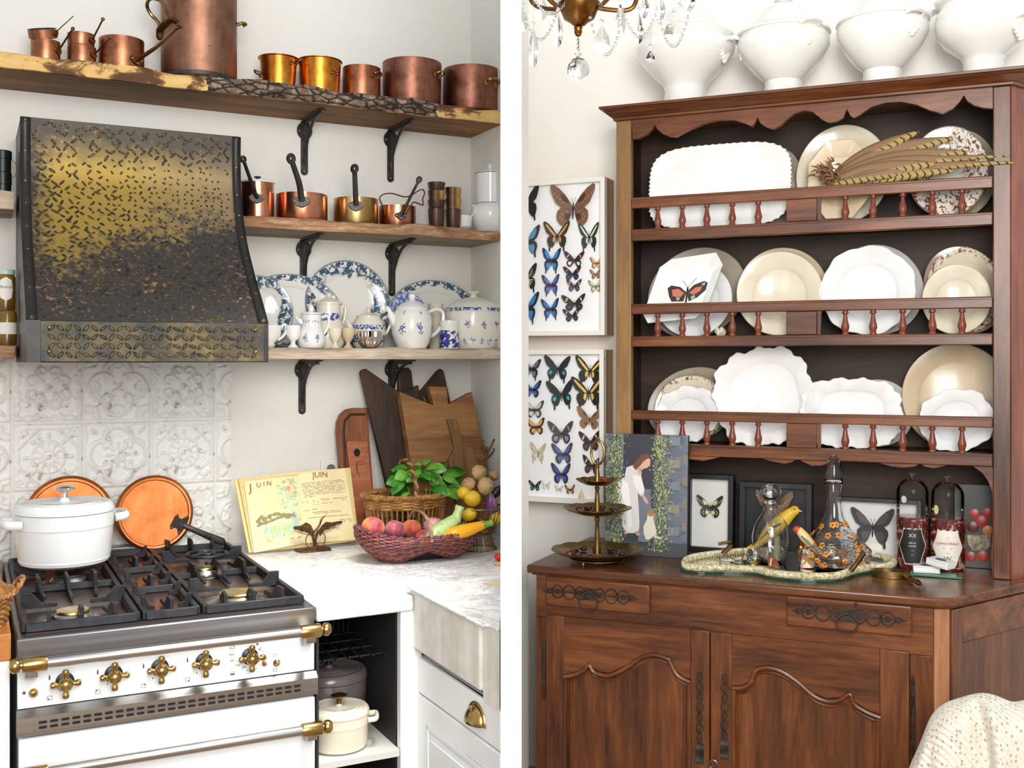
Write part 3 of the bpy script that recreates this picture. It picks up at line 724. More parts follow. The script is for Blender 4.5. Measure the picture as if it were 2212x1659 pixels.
cocotte(x, y, FT + .001, .127, .142, 'large white enamelled casserole with lid on the hob', M_WENAM, M_CHROME, rz=.22)
# ---- copper lids leaning on the tiles
def leaning_lid(px, py, rpx, y, label, handle=None):
    x, z = L.onY(px, py, y); r = rpx * L.vpp(px, y)
    C = thing('copper_cover', L, x, y, z - r, label, 'copper lid', rx=0)
    m = MB(); m.at(0, 0, r, rx=pi / 2 - .12)
    m.lathe([(0, .002), (r * .86, .003), (r * .88, .0085), (r * .93, .009), (r * .97, .004), (r * 1.0, .0), (r * 1.0, -.002), (r * .96, .001), (r * .9, .006), (r * .86, .0), (0, -.001)], 64)
    m.build('disc', M_COP_LID, C)
    if handle:
        a = handle; ca, sa = cos(a), sin(a)
        def P(q, o=0, dz=0): return (ca * q * r - sa * o, -.014 - dz - .12 * sa * q * r, r + sa * q * r + ca * o)
        m = MB(); h_ = [(.40, .028), (.44, .033), (.55, .022), (.62, .020), (.72, .034), (.80, .036), (.84, .024), (.84, -.024), (.80, -.036), (.72, -.034), (.62, -.020), (.55, -.022), (.44, -.033), (.40, -.028)]
        h_ = [(.50, .016), (.55, .026), (.62, .016), (.70, .016), (.80, .032), (.86, .030), (.88, .012), (.88, -.012), (.86, -.030), (.80, -.032), (.70, -.016), (.62, -.016), (.55, -.026), (.50, -.016)]
        f0 = [P(q, o) for q, o in h_]; f1 = [P(q, o, .006) for q, o in h_]; k = len(h_)
        m.add(f0 + f1, [tuple(range(k)), tuple(range(2 * k - 1, k - 1, -1))] + [(i, (i + 1) % k, k + (i + 1) % k, k + i) for i in range(k)])
        hb = m.build('handle', M_IRON, C, bevel=.001)
        m = MB(); m.tube([P(q, 0, .004 + .012 * min(1, (q - .82) * 4)) for q in (.82, .9, 1.0, 1.2, 1.5, 1.8, 1.98)], [.009, .0085, .0085, .009, .0105, .0125, .0125], 10, flat=.6, up=(0, 1, 0)); m.build('handle_shaft', M_IRON, hb)
        m = MB(); m.tube([P(1.95 + .07 * cos(q), .0075 * sin(q), .017) for q in [2 * pi * i / 14 for i in range(14)]], .004, 6, closed=True); m.build('handle_eye', M_IRON, hb)
        for q, o in ((.55, .018), (.80, .024), (.80, -.024), (.55, -.018)):
            m = MB(); m.ball(P(q, o, .0065), (.0035, .0022, .0035), 8, 5); m.build('rivet', M_COP_OLD, hb)
    return C
leaning_lid(150, 1120, 92, -.055, 'plain round copper lid leaning on tiles behind the white casserole')
leaning_lid(334, 1108, 81, -.075, 'round copper lid with black iron handle leaning against tiles', -.47)
# ================================================================ worktops, sink, cabinets
t = NT('white_marble'); n1 = t.noise(3.5, 6, .7, dist=1.2); n2 = t.noise(14, 5, .7, dist=.8)
ve = t.ramp(t.m('ABSOLUTE', t.m('SUBTRACT', n1, .5)), (.0, 1), (.035, 0)); v2 = t.ramp(t.m('ABSOLUTE', t.m('SUBTRACT', n2, .5)), (.0, .7), (.05, 0))
col = t.mix(t.m('MULTIPLY', t.m('ADD', ve, v2, clamp=True), .55), srgb('#f1f0ee'), srgb('#8f95a0'))
M_MARBLE = t.out(col, .22, 0)
MX = 1.022; CZ = .925
x0 = sx1 + .006
m = MB()
def xdiv(y): return ((1081.5 - CX) / FPX * YN - .004 + (y + L.p) * sin(L.a)) / cos(L.a)     # kitchen x where the dividing wall's face is
m.slab([(x0, -.001), (x0, -1.0), (MX - .002, -.995), (MX - .002, -.955), (min(xdiv(-.955), 9), -.955), (xdiv(-.305), -.305), (XC - .0015, -.3), (XC - .0015, -.001)], .886, CZ)
tag(put(m.build('marble_worktop', M_MARBLE, bevel=.004), L, 0, 0, 0), 'white veined marble worktop between the range cooker and the sink', 'worktop')
# stone sink block
t = NT('sink_stone'); n1 = t.noise(14, 5, .7); st = t.noise(60, 3, v=t.vmap((.25, .25, .02)))
M_STONE = t.out(t.ramp(t.m('ADD', t.m('MULTIPLY', n1, .5), t.m('MULTIPLY', st, .5)), (.35, srgb('#c9c4b4')), (.6, srgb('#e9e6de'))), .55, 0, n1, .15, .002)
T = thing('stone_sink', L, MX + .1, -1.2, .786, 'old white stone farmhouse sink set beside the marble worktop', 'sink')
def quad_to_div(x0_, ya, yb): return [(x0_, ya), (x0_, yb), (xdiv(yb), yb), (xdiv(ya), ya)]
m = MB(T); m.slab(quad_to_div(MX, -1.385, -.957)[::-1], .787, .938); m.build('apron', M_STONE, T, bevel=.006, seg=3)
m = MB(T); m.slab([(MX + .008, -1.468), (MX + .008, -1.386), (xdiv(-1.386), -1.386), (xdiv(-1.468), -1.468)], .765, .9382); m.build('lower_apron', M_STONE, T, bevel=.004)
m = MB(T); m.slab([(MX - .01, -.957), (xdiv(-.957), -.957), (xdiv(-1.462), -1.462), (MX + .004, -1.462), (MX + .004, -1.42), (MX - .01, -1.42)], .9385, .945); m.build('rim', M_MARBLE, T, bevel=.002)
pb = L.onZ(1078, 1260, .947)
m = MB(T); m.slab([(pb[0] + a, pb[1] + b_) for a, b_ in ((-.035, .03), (-.03, -.005), (-.012, -.022), (.02, -.03), (.03, .03))], .9455, .9462); m.build('basin_corner', plain('tan_stone', '#c9b184', .6), T)  # flat tan patch in place of the basin's inner corner
# sink cabinet with drawer and panelled door
M_CAB = plain('white_cabinet_paint', '#eceeee', .35)
T = thing('sink_cabinet', L, MX + .05, -1.3, 0, 'white painted cabinet under the stone sink with brass cup pull', 'cabinet')
cx_ = MX + .013
def side(m, y0, y1, z0, z1, x0_, x1_): m.bx(x0_, x1_, y0, y1, z0, z1)
m = MB(T); m.slab([(cx_ + .014, -1.445), (cx_ + .014, -.97), (xdiv(-.97), -.97), (xdiv(-1.445), -1.445)], .1, .7635); m.build('carcass', M_CAB, T)
m = MB(T); m.bx(MX - .034, cx_ + .012, -.985, -.958, .1, .884); m.build('end_post', M_CAB, T, bevel=.002)
m = MB(T); m.bx(cx_, cx_ + .0135, -1.46, -.988, .674, .7635); dr = m.build('drawer', M_CAB, T, bevel=.003)
m = MB(T); m.bx(cx_, cx_ + .0135, -1.46, -.988, .15, .669); dor = m.build('door', M_CAB, T, bevel=.003)
m = MB(T)
y0, y1, z0, z1 = -1.44, -1.05, .2, .61
for a in ((y0 - .0, y0 + .012, z0, z1), (y1 - .012, y1, z0, z1), (y0, y1, z1 - .012, z1), (y0, y1, z0, z0 + .012)): m.bx(cx_ - .004, cx_ - .0002, a[0], a[1], a[2], a[3])
m.build('panel_moulding', M_CAB, dor, bevel=.0015)
m = MB(T); m.bx(cx_ - .006, cx_ - .0003, y0 + .03, y1 - .03, z0 + .03, z1 - .03); m.build('raised_panel', M_CAB, dor, bevel=.005)
# cup pull: a quarter-sphere shell hanging off the drawer
yk, zk = L.onX(1030, 1556, cx_); cp = MB(T)
cp.grid(lambda u, v: (cx_ - .026 * sin(pi * u) * sin(pi * .5 * v + .0) - .0005, yk + .042 * cos(pi * u), zk - .004 + .040 * sin(pi * u) * cos(pi * .5 * v) ), 18, 8)
cp.build('cup_pull', M_BRASS, dr, smooth=80, solid=.002)
cp = MB(T); cp.tube([(cx_ - .001, yk + .046 * cos(a), zk - .004 + .044 * sin(a)) for a in [pi * i / 18 for i in range(19)]], .0032, 8); cp.build('pull_flange', M_BRASS, dr)

# ---- open pot niche between cooker and sink cabinet
T = thing('open_cupboard', L, .89, -.6, 0, 'open shelved niche in white between cooker and sink cabinet', 'cupboard')
nx0, nx1 = sx1 + .008, MX - .037
M_IN = plain('niche_shade', '#242426', .6); M_INW = plain('niche_white', '#c9c7c2', .5)  # near-black panel colour carries the shade inside the niche
m = MB(T); m.bx(nx0, nx0 + .006, -.99, -.2, .1, .884); m.build('side_panel', M_IN, T)
m = MB(T); m.bx(nx0, xdiv(-.3) - .2, -.2, -.19, .1, .884); m.build('back_panel', M_IN, T)
m = MB(T); m.bx(nx1, nx1 + .002, -.956, -.2, .1, .884); m.build('side_panel', M_IN, T)
m = MB(T); m.bx(nx0 + .006, nx1, -.985, -.2, .515, .533); m.build('shelf_board', M_INW, T, bevel=.001)
m = MB(T); m.bx(nx0 + .006, nx1, -.955, -.2, .12, .135); m.build('floor_board', M_INW, T)
m = MB(T)
for k in range(9):
    m.tube([(nx0 + .01, -.88 + .08 * k, .755), (nx1 - .004, -.88 + .08 * k, .755)], .0022, 5)
for k in range(7):
    m.tube([(nx0 + .015 + .033 * k, -.9, .757), (nx0 + .015 + .033 * k, -.22, .757)], .0022, 5)
m.build('wire_rack', M_IRON, T)
for k in range(14):
    xx_ = nx0 + .015 + k * .0145
    if xx_ > nx1 - .01: break
    m = MB(T); m.tube([(xx_, -.62, .758), (xx_, -.625, .82)], .0024, 5); m.build('rack_bar', M_IRON, T)
for k in range(12):
    m = MB(T); m.tube([(nx0 + .012, -.9 + .026 * k, .758), (nx0 + .012, -.9 + .026 * k, .83)], .0024, 5); m.build('rack_bar', M_IRON, T)
bowl = thing('steel_bowl', L, nx0 + .15, -.45, .7595, 'dull steel bowl in the dark on the wire rack', 'bowl')
MB().lathe([(0, 0), (.05, 0), (.075, .03), (.085, .07), (.083, .07), (.073, .032), (0, .004)], 28).build('shell', M_STEEL_DK, bowl)
x, y = L.onZ(775, 1562, .534)
M_GREYEN = plain('grey_enamel', '#6a6260', .22, 0, '#565052', 5)
cocotte(nx0 + .113, -.73, .5335, .102, .132, 'big dark grey oval-ringed casserole at the back of the niche shelf', M_GREYEN, M_BLACK, rz=.8, kn=1.15, lid_rings=4, handles=(1.2,))
M_CREAMEN = plain('cream_enamel', '#e2dac6', .2)
cocotte(nx0 + .088, -.895, .5335, .077, .088, 'small cream casserole with brass knob at the front of the niche', M_CREAMEN, M_BRASS_OLD, rz=-.35, kn=1.25, handles=(0,))
# ---- left of the cooker
T = thing('base_cabinet', L, -.2, -.5, 0, 'white base cabinet with orange wooden top left of the cooker', 'cabinet')
m = MB(T); m.bx(-.5, sx0 - .012, -.99, -.002, 0, .88); m.build('carcass', M_CAB, T, bevel=.003)
m = MB(T); m.bx(-.5, sx0 - .01, -1.0, -.002, .8805, .938); m.build('wooden_top', wood('orange_oak', '#9a5a22', '#c58142', '#d99a58', 'X', 1.0, .4), T, bevel=.003)
# ================================================================ pots and crockery on the kitchen shelves
def PX(px, py, y, fr=L): x, z = fr.onY(px, py, y); return (x, y, z)
def rad(fr, px, y, hw):
    u = (px - CX) / FPX; return hw * fr.vpp(px, y) / sqrt(1 + u * u)
def fitp(fr, px, y, pts):
    """outline measured as (half width, height) -> (r, z) in metres"""
    return [(rad(fr, px, y, hw), fr.onY(px, py, y)[1]) for hw, py in pts]
def copper_pot(name, px0, px1, pyt, y, zb, mat, label, taper=1.0, rim=0, loops=(), cat='pot', group=None, lm=None, inner=True, tilt=0, dz=0, fr=L, bead=None):
    px = (px0 + px1) / 2; r = rad(fr, px, y, (px1 - px0) / 2); x, zt = fr.onY(px, pyt, y); h = zt - zb
    T = thing(name, fr, x, y, zb, label, cat, group, ry=tilt, rx=-tilt * 1.9)
    rb = r * taper
    m = MB(); m.lathe([(0, 0), (rb * .9, 0), (rb * .97, h * .02), (rb, h * .07), (r, h * .97), (r + rim, h * .985), (r + rim, h), (r - .002, h)], 44); m.build('pot_body', mat, T)
    m = MB(); m.lathe([(r - .0022, h * .999), (rb * .985, .006), (0, .005)], 44); m.build('lining', M_TIN, T)
    for a, hz, w in loops:
        m = MB(); m.at(rz=a)
        m.tube(spline([(r * .98, -w, h * hz), (r + w * .75, -w * .95, h * hz + .006), (r + w * 1.05, 0, h * hz + .010), (r + w * .75, w * .95, h * hz + .006), (r * .98, w, h * hz)], 6), w * .17, 8); lo = m.build('loop_handle', lm or M_BRASS_OLD, T)
        for sg in (-1, 1):
            m = MB(); m.at(rz=a); m.ball((r * .985, sg * w, h * hz - .002), (.0035, w * .42, w * .45), 10, 6); m.build('handle_plate', lm or M_BRASS_OLD, lo)
    T['_r'] = r; T['_h'] = h
    return T
def long_handle(T, start, end, mat, r0=.006, r1=.004, eye=True, plate=.016, bow=(0, 0, 0), rivets=True, flat=.6, pm=None, thick=1.0):
    s_, e = Vector(start), Vector(end); mid = (s_ + e) / 2 + Vector(bow)
    pts = spline([s_, s_ * .7 + mid * .3 + Vector(bow) * .2, mid, e], 6)
    n = len(pts); m = MB(T); m.tube(pts, [r0 + (r1 - r0) * i / (n - 1) for i in range(n)], 8, flat=flat); h = m.build('handle', mat, T)
    d = (e - mid).normalized(); sd = d.cross(Vector((0, 1, 0))).normalized()
    if eye:
        q = r1 * 1.05
        m = MB(T); m.tube([e + d * q * 1.3 * (1 - cos(a)) + sd * q * sin(a) for a in [2 * pi * i / 16 for i in range(16)]], r1 * .8, 6, closed=True); m.build('handle_eye', mat, h)
    if plate:
        c = s_; m = MB(T)
        out = [(1.15, .25), (1.15, -.1), (.85, -.45), (.4, -.75), (0, -.9), (-.4, -.75), (-.85, -.45), (-1.15, -.1), (-1.15, .25), (-.8, .5), (-.35, .6), (0, .75), (.35, .6), (.8, .5)]
        R_ = T['_r']; ctr = Vector(T['_o']); ang = atan2(c.y - ctr.y, c.x - ctr.x)
        def wrap(a, b_, o): th = ang - 0 + a * plate / R_; return (ctr.x + (R_ + o) * cos(th), ctr.y + (R_ + o) * sin(th), c.z + b_ * plate)
        k = len(out)
        m.add([wrap(a, b_, .0005) for a, b_ in out] + [wrap(a * .92, b_ * .9, .0045) for a, b_ in out], [tuple(range(k)), tuple(range(2 * k - 1, k - 1, -1))] + [(i, (i + 1) % k, k + (i + 1) % k, k + i) for i in range(k)])
        m.build('handle_plate', pm or mat, h, smooth=30)
        if rivets:
            for a, b_ in ((.8, 0), (-.8, 0), (0, -.55)):
                m = MB(T); m.ball(wrap(a, b_, .005), plate * .16, 8, 6); m.build('rivet', plain('pale_rivet', '#c9beb2', .3, 1), h)
    return h
ZT = 2.342 + .0462; ZM = 1.976 + .0005; ZL = 1.567 + .0008
def facing(px, y, r, off=0, fr=L):
    """angle on a pot that faces the viewer"""
    x = fr.onY(px, 777, y)[0]; return atan2(-fr.p - y, -x) + off
def onrim(T, ang, z): o = T['_o']; return (o[0] + T['_r'] * cos(ang), o[1] + T['_r'] * sin(ang), o[2] + z)
g1 = 'small copper saucepans stacked in pairs'
y = -.15
P = copper_pot('saucepan', 66, 131, 91, y, ZT, M_COP_OLD, 'small copper saucepan with a looped brass handle, standing under a tilted pan', 1.0)
a = facing(98, y, 0) + 1.0; long_handle(P, onrim(P, a, .6 * P['_h']), PX(156, 64, y - .09), M_BRASS_OLD, .0035, .003, plate=.013, pm=M_BRASS, rivets=False)
zt1 = ZT + P['_h'] + .012
P = copper_pot('saucepan', 62, 126, 63, y, zt1 - .002, M_COP_OLD, 'small copper saucepan tilted on top of another, straight thin handle raised', 1.0, tilt=-.18)
a = facing(98, y, 0) + 1.05; long_handle(P, onrim(P, a, .6 * P['_h']), PX(167, 36, y - .05), M_BRASS_OLD, .003, .002, eye=False, plate=.012, pm=M_BRASS, rivets=False)
P = copper_pot('saucepan', 145, 208, 103, y, ZT, M_COP_OLD, 'narrow copper saucepan carrying another pan, short looped handle', .98)
a = facing(176, y, 0) + .95; long_handle(P, onrim(P, a, .62 * P['_h']), PX(235, 84, y - .08), M_BRASS_OLD, .0035, .003, plate=.012, rivets=False)
P2 = copper_pot('saucepan', 145, 205, 75, y, ZT + P['_h'] + .0005, M_COP_OLD, 'narrow copper saucepan nested on top of a matching pan', .97)
a = facing(176, y, 0) + .9; long_handle(P2, onrim(P2, a, .45 * P2['_h']), PX(221, 44, y - .07), M_BRASS_OLD, .0035, .003, plate=.012, rivets=False)
P = copper_pot('saucepan', 213, 312, 88, -.135, ZT, M_COP_OLD, 'broad copper saucepan with long cast bronze handle beside the stockpot', 1.0)
a = facing(262, -.135, 0) + .72; long_handle(P, onrim(P, a, .38 * P['_h']), PX(384, 59, -.36), M_BRASS_OLD, .0085, .0048, plate=.021, bow=(.004, 0, -.004), flat=.8)
# stockpot
T = copper_pot('stockpot', 348, 513, -75, -.14, ZT, M_COP_ROSE, 'tall rose copper stockpot with ornate bronze side handle', 1.0, rim=.003, cat='stockpot')
for sg, px in ((-1, 0),):
    r = T['_r']; o = T['_o']
    a = facing(430, -.14, 0) - 1.02
    for k, (dz, w, bul) in enumerate(((.0, .0, 0),)):
        def hp_(u, out, z): th = a + u / r; return (o[0] + (r + out) * cos(th), o[1] + (r + out) * sin(th), o[2] + z)
        zc = L.onY(372, 45, -.2)[1] - ZT
        m = MB(T); m.tube(spline([hp_(-.03, .002, zc - .02), hp_(-.035, .012, zc + .008), hp_(-.04, .03, zc + .028), hp_(-.03, .045, zc + .05), hp_(.0, .05, zc + .058), hp_(.02, .035, zc + .05), hp_(.026, .02, zc + .022), hp_(.03, .004, zc - .004)], 5), .0055, 8); hh = m.build('loop_handle', M_BRASS_OLD, T)
        m = MB(T); m.tube(spline([hp_(-.045, .003, zc - .045), hp_(-.03, .006, zc - .02), hp_(0, .008, zc - .012), hp_(.03, .006, zc - .002), hp_(.052, .003, zc - .012)], 5), [.006, .009] + [.011] * 17 + [.009, .007], 8, flat=.5); m.build('handle_plate', M_BRASS_OLD, hh)
    a = facing(430, -.14, 0) + 1.45; zc = L.onY(518, 62, -.14)[1] - ZT
    m = MB(T); m.tube(spline([hp_(-.0, 0, zc), hp_(.0, .015, zc + .006), hp_(.012, .026, zc + .008), hp_(.02, .02, zc + .006)], 4), .0055, 8); m.build('loop_handle', M_BRASS_OLD, T)
# five pots with loop handles to the right
f = lambda px, off: facing(px, -.13, 0) + off
copper_pot('copper_pot', 561, 642, 127, -.125, ZT, M_COP_GOLD, 'gleaming golden copper pot with everted rim, first of the round pots past the stockpot', .86, .006, [(f(600, -1.55), .55, .016), (f(600, .95), .8, .013)], lm=M_COP_OLD)
copper_pot('copper_pot', 644, 737, 133, -.13, ZT, M_COP_GOLD, 'golden copper pot with worn dented rim and stubby riveted lug', .9, .004, [(f(690, .8), .62, .012)], lm=M_COP_OLD)
copper_pot('copper_pot', 740, 822, 149, -.13, ZT, M_COP_OLD, 'low copper pot with two thin dark loop handles', 1.0, 0, [(f(780, .85), .72, .016), (f(780, 3.0), .92, .018)])
copper_pot('copper_pot', 826, 954, 139, -.14, ZT, M_COP_DARK, 'wide dark copper stewpot with bright brass loop handle', .97, 0, [(f(890, 1.05), .68, .019), (f(890, 3.05), 1.0, .02)], lm=M_BRASS)
copper_pot('copper_pot', 957, 1080, 154, -.145, ZT, M_COP_DARK, 'dull brown copper pot with flat brass handle in the corner', 1.0, 0, [(f(1018, .75), .62, .024)], lm=M_BRASS)
# ---- middle shelf
y = -.13
P = copper_pot('saucepan', 521, 592, 397, y, ZM, M_COP_NEW, 'tall polished copper saucepan with white lid beside the hood', 1.0)
a = facing(548, y, 0) - .05; long_handle(P, onrim(P, a, .55 * P['_h']), PX(527, 349, y - .12), M_IRON, .0085, .006, plate=.021, flat=.7)
r_, h_ = P['_r'], P['_h']
lid = thing('pan_lid', L, P['_o'][0], P['_o'][1], P['_o'][2] + h_ + .0005, 'white enamel lid with dark knob on the tall copper saucepan', 'lid')
MB().lathe([(0, 0), (r_ * 1.05, 0), (r_ * 1.07, .004), (r_ * 1.0, .007), (r_ * .4, .010), (0, .011)], 36).build('disc', M_ENAMEL, lid)
MB().at(0, 0, .0112).lathe([(0, 0), (.004, 0), (.004, .005), (.011, .008), (.011, .011), (0, .014)], 14).build('knob', M_BLACK, lid)
P = copper_pot('saucepan', 597, 708, 422, y, ZM, M_COP_NEW, 'broad shiny copper saucepan with upright bent iron handle', 1.0)
a = facing(650, y, 0) - .02; long_handle(P, onrim(P, a, .66 * P['_h']), PX(631, 350, y - .13), M_IRON, .0115, .0085, plate=.025, flat=.6, bow=(.006, 0, .0))
P = copper_pot('saucepan', 721, 817, 431, y, ZM, M_BRASS_PAN, 'pale brass saucepan with upright iron handle', 1.0)
a = facing(769, y, 0); long_handle(P, onrim(P, a, .66 * P['_h']), PX(766, 371, y - .12), M_IRON, .010, .0078, plate=.023, flat=.6)
P = copper_pot('saucepan', 819, 898, 447, y, ZM, M_COP_NEW, 'small copper saucepan with a leather strap tied round its iron handle', 1.0)
a = facing(873, y, 0) + .2; long_handle(P, onrim(P, a, .5 * P['_h']), PX(903, 393, y - .1), M_IRON, .0085, .0058, plate=.018, flat=.7)
m = MB(P); st = [(832, 463), (828, 448), (820, 430), (826, 421), (838, 418), (852, 419), (868, 424), (880, 425), (893, 419), (906, 411), (914, 410), (917, 418), (913, 430), (914, 443), (905, 440), (893, 437), (886, 447), (877, 462)]
m.tube([PX(a, b_, y - .075) for a, b_, _ in spline([(a, b_, 0) for a, b_ in st], 4)], .0032, 6, flat=.7); m.build('leather_strap', plain('brown_leather', '#5c2f22', .6), P)
# horn beakers
t = NT('horn'); s1 = t.noise(26, 3, v=t.vmap((1, 1, .12)))
M_HORN = t.out(t.ramp(s1, (.38, srgb('#2a1712')), (.5, srgb('#5d3722')), (.62, srgb('#b98c3f'))), .35, 0, s1, .2, .001)
M_HORN2 = wood('dark_horn', '#1f1310', '#4a2c20', '#6e4430', 'Z', 3, .35)
def beaker(px, hw, py0, py1, y, mat, label):
    pr = fitp(L, px, y, [(hw * .86, py1), (hw, py0)]); zb = pr[0][1]; h = pr[1][1] - zb; r0, r1 = pr[0][0], pr[1][0]
    o = MB().lathe([(0, 0), (r0 * .95, 0), (r0, .003), (r1, h), (r1 * .92, h), (r0 * .88, .006), (0, .006)], 18, wob=lambda a, r, z: (r * (1 + .03 * cos(9 * a)), z)).build('beaker', mat, smooth=50)
    put(o, L, L.onY(px, 777, y)[0], y, zb, label, 'beaker', 'horn beakers on the middle shelf')
y = -.19
zpy = lambda px, z, y: HY - (z - CAMH) / L.vpp(px, y)
yb = zpy(943, ZM, y); beaker(943, 18, 452, yb, y, M_HORN2, 'dark horn beaker at the base of the taller stack'); beaker(943, 19, 433, 451, y, M_HORN2, 'horn beaker in the middle of the taller stack'); beaker(943, 19, 413, 432.5, y, M_HORN, 'amber streaked horn beaker near the top of the taller stack'); beaker(943, 19.5, 395, 412.5, y, M_HORN2, 'topmost dark horn beaker of the taller stack')
yb = zpy(980, ZM, y); beaker(979, 17, 453, yb, y, M_HORN2, 'dark horn beaker at the base of the shorter stack'); beaker(979, 18, 430, 452, y, M_HORN, 'streaked horn beaker in the middle of the shorter stack'); beaker(979, 18, 406, 429.5, y, M_HORN, 'topmost streaked horn beaker of the shorter stack')
def vessel(name, px, y, pts, mat, label, cat, fr=L, zb=None, seg=40, wob=None, sx=1, sy=1, group=None, rz=0, open_=False):
    """turned vessel from its measured outline; the first point stands on the support"""
    pr = fitp(fr, px, y, pts)
    if zb is None: zb = pr[0][1]
    z0 = pr[0][1]; zt = pr[-1][1]; k = 1.0
    pr = [(r, (z - z0)) for r, z in pr]
    T = thing(name, fr, fr.onY(px, 777, y)[0], y, zb, label, cat, group, rz=rz)
    T['_r'] = max(r for r, z in pr); T['_h'] = pr[-1][1]; T['_pr'] = [c for q_ in pr for c in q_]
    q = [(0, 0)] + pr
    if open_: q += [(max(r - .003, .001), z - (.001 if i == 0 else 0)) for i, (r, z) in enumerate(reversed(pr[1:]))] + [(0, pr[0][1] + .004)]
    else: q += [(0, pr[-1][1])]
    m = MB(); m.lathe(q, seg, wob, sx, sy); m.build('body', mat, T)
    return T
def sprigs(T, spots, px, y, mat, fr=L, k=1.0, name='painted_sprig'):
    """little painted flower sprays lying on the curved side of a vessel: (angle from the viewer, height px, size m)"""
    pf = list(T['_pr']); pf = list(zip(pf[::2], pf[1::2])); rn_ = random.Random(int(px))
    def rr(z):
        for (r0, z0), (r1, z1) in zip(pf[:-1], pf[1:]):
            if min(z0, z1) <= z <= max(z0, z1) and z1 != z0: return r0 + (r1 - r0) * (z - z0) / (z1 - z0)
        return pf[-1][0] if z > pf[-1][1] else pf[0][0]
    fa_ = facing(px, y, 0, 0, fr)
    for off, py, sz in spots:
        z0 = fr.onY(px, py, y)[1] - T['_o'][2]; m = MB()
        def blob(du, dv, s_, el, an):
            pts_ = []
            for i in range(7):
                q = 2 * pi * i / 7; a_, b_ = s_ * cos(q), s_ * el * sin(q); u_, v_ = du + a_ * cos(an) - b_ * sin(an), dv + a_ * sin(an) + b_ * cos(an); z = z0 + v_; r = rr(z) + .0009; th = fa_ + off + u_ / r
                pts_.append((r * cos(th), r * sin(th), z))
            m.add(pts_, [tuple(range(7))])
        for q in range(5): blob(.2 * sz * cos(q * 1.257), sz * .12 + .2 * sz * sin(q * 1.257), sz * .13, .8, q)
        for q in range(9):
            an = rn_.uniform(0, 6.28); d_ = sz * rn_.uniform(.35, .8) * k; blob(d_ * cos(an) * .75, d_ * sin(an), sz * .15, .45, an)
        for q in range(4): blob(.02 * sz * q, -sz * (.2 + .18 * q), sz * .07, 1, 0)
        m.build(name, mat, T, smooth=0)
def ear(T, pts, r, mat, y, name='handle', fr=L, seg=8):
    m = MB(T); m.tube([PX(a, b_, y, fr) for a, b_, _ in spline([(a, b_, 0) for a, b_ in pts], 5)], r, seg); return m.build(name, mat, T)
def finial(T, px, y, pts, mat, name='lid', fr=L, parent=None):
    pr = fitp(fr, px, y, pts); o = Vector(T['_o']); q = [(0, pr[0][1] - o.z)] + [(r, z - o.z) for r, z in pr] + [(0, pr[-1][1] - o.z)]
    return MB().lathe(q, 36).build(name, mat, parent or T)
y = -.18; zs = zpy(1000, ZM, y)
T = vessel('saucer', 1000, y, [(12, zs), (22, zs - 7), (23, zs - 8)], M_PORC, 'white saucer behind the horn beakers', 'saucer', zb=ZM)
zc = T['_o'][2] + T['_h'] * .25
T = vessel('cup', 1003, y + .002, [(9, zs - 4), (15, zs - 14), (18, zs - 34)], M_PORC, 'small white cup on a saucer behind the horn beakers', 'cup', zb=ZM + .0035, open_=True)
ear(T, [(1019, 444), (1026, 446), (1025, 460), (1017, 468)], .0025, M_PORC, y)
y = -.16; zs = zpy(1062, ZM, y)
T = vessel('coffee_maker', 1060, y, [(30, zs), (34, zs - 4), (42, 476), (45, 463), (41, 450), (33, 442), (31, 440), (31, 384), (32, 376)], M_PORC, 'two-tier white porcelain drip coffee maker by the corner', 'coffee maker', zb=ZM)
l_ = finial(T, 1060, y, [(33, 377), (33, 374), (22, 370), (8, 367), (6, 363), (8, 359), (5, 354)], M_PORC)
m = MB(T); c = PX(1060, 376, y); rr = rad(L, 1060, y, 33.5); m.at(*c); m.tube([(rr * cos(a), rr * sin(a), 0) for a in [2 * pi * i / 30 for i in range(30)]], .0012, 6, closed=True); m.build('band', plain('grey_line', '#6b6b6b'), T)
c = PX(1060, 441, y); m = MB(T).at(*c); m.tube([(rr * .97 * cos(a), rr * .97 * sin(a), 0) for a in [2 * pi * i / 30 for i in range(30)]], .0012, 6, closed=True); m.build('band', plain('grey_line', '#6b6b6b'), T)
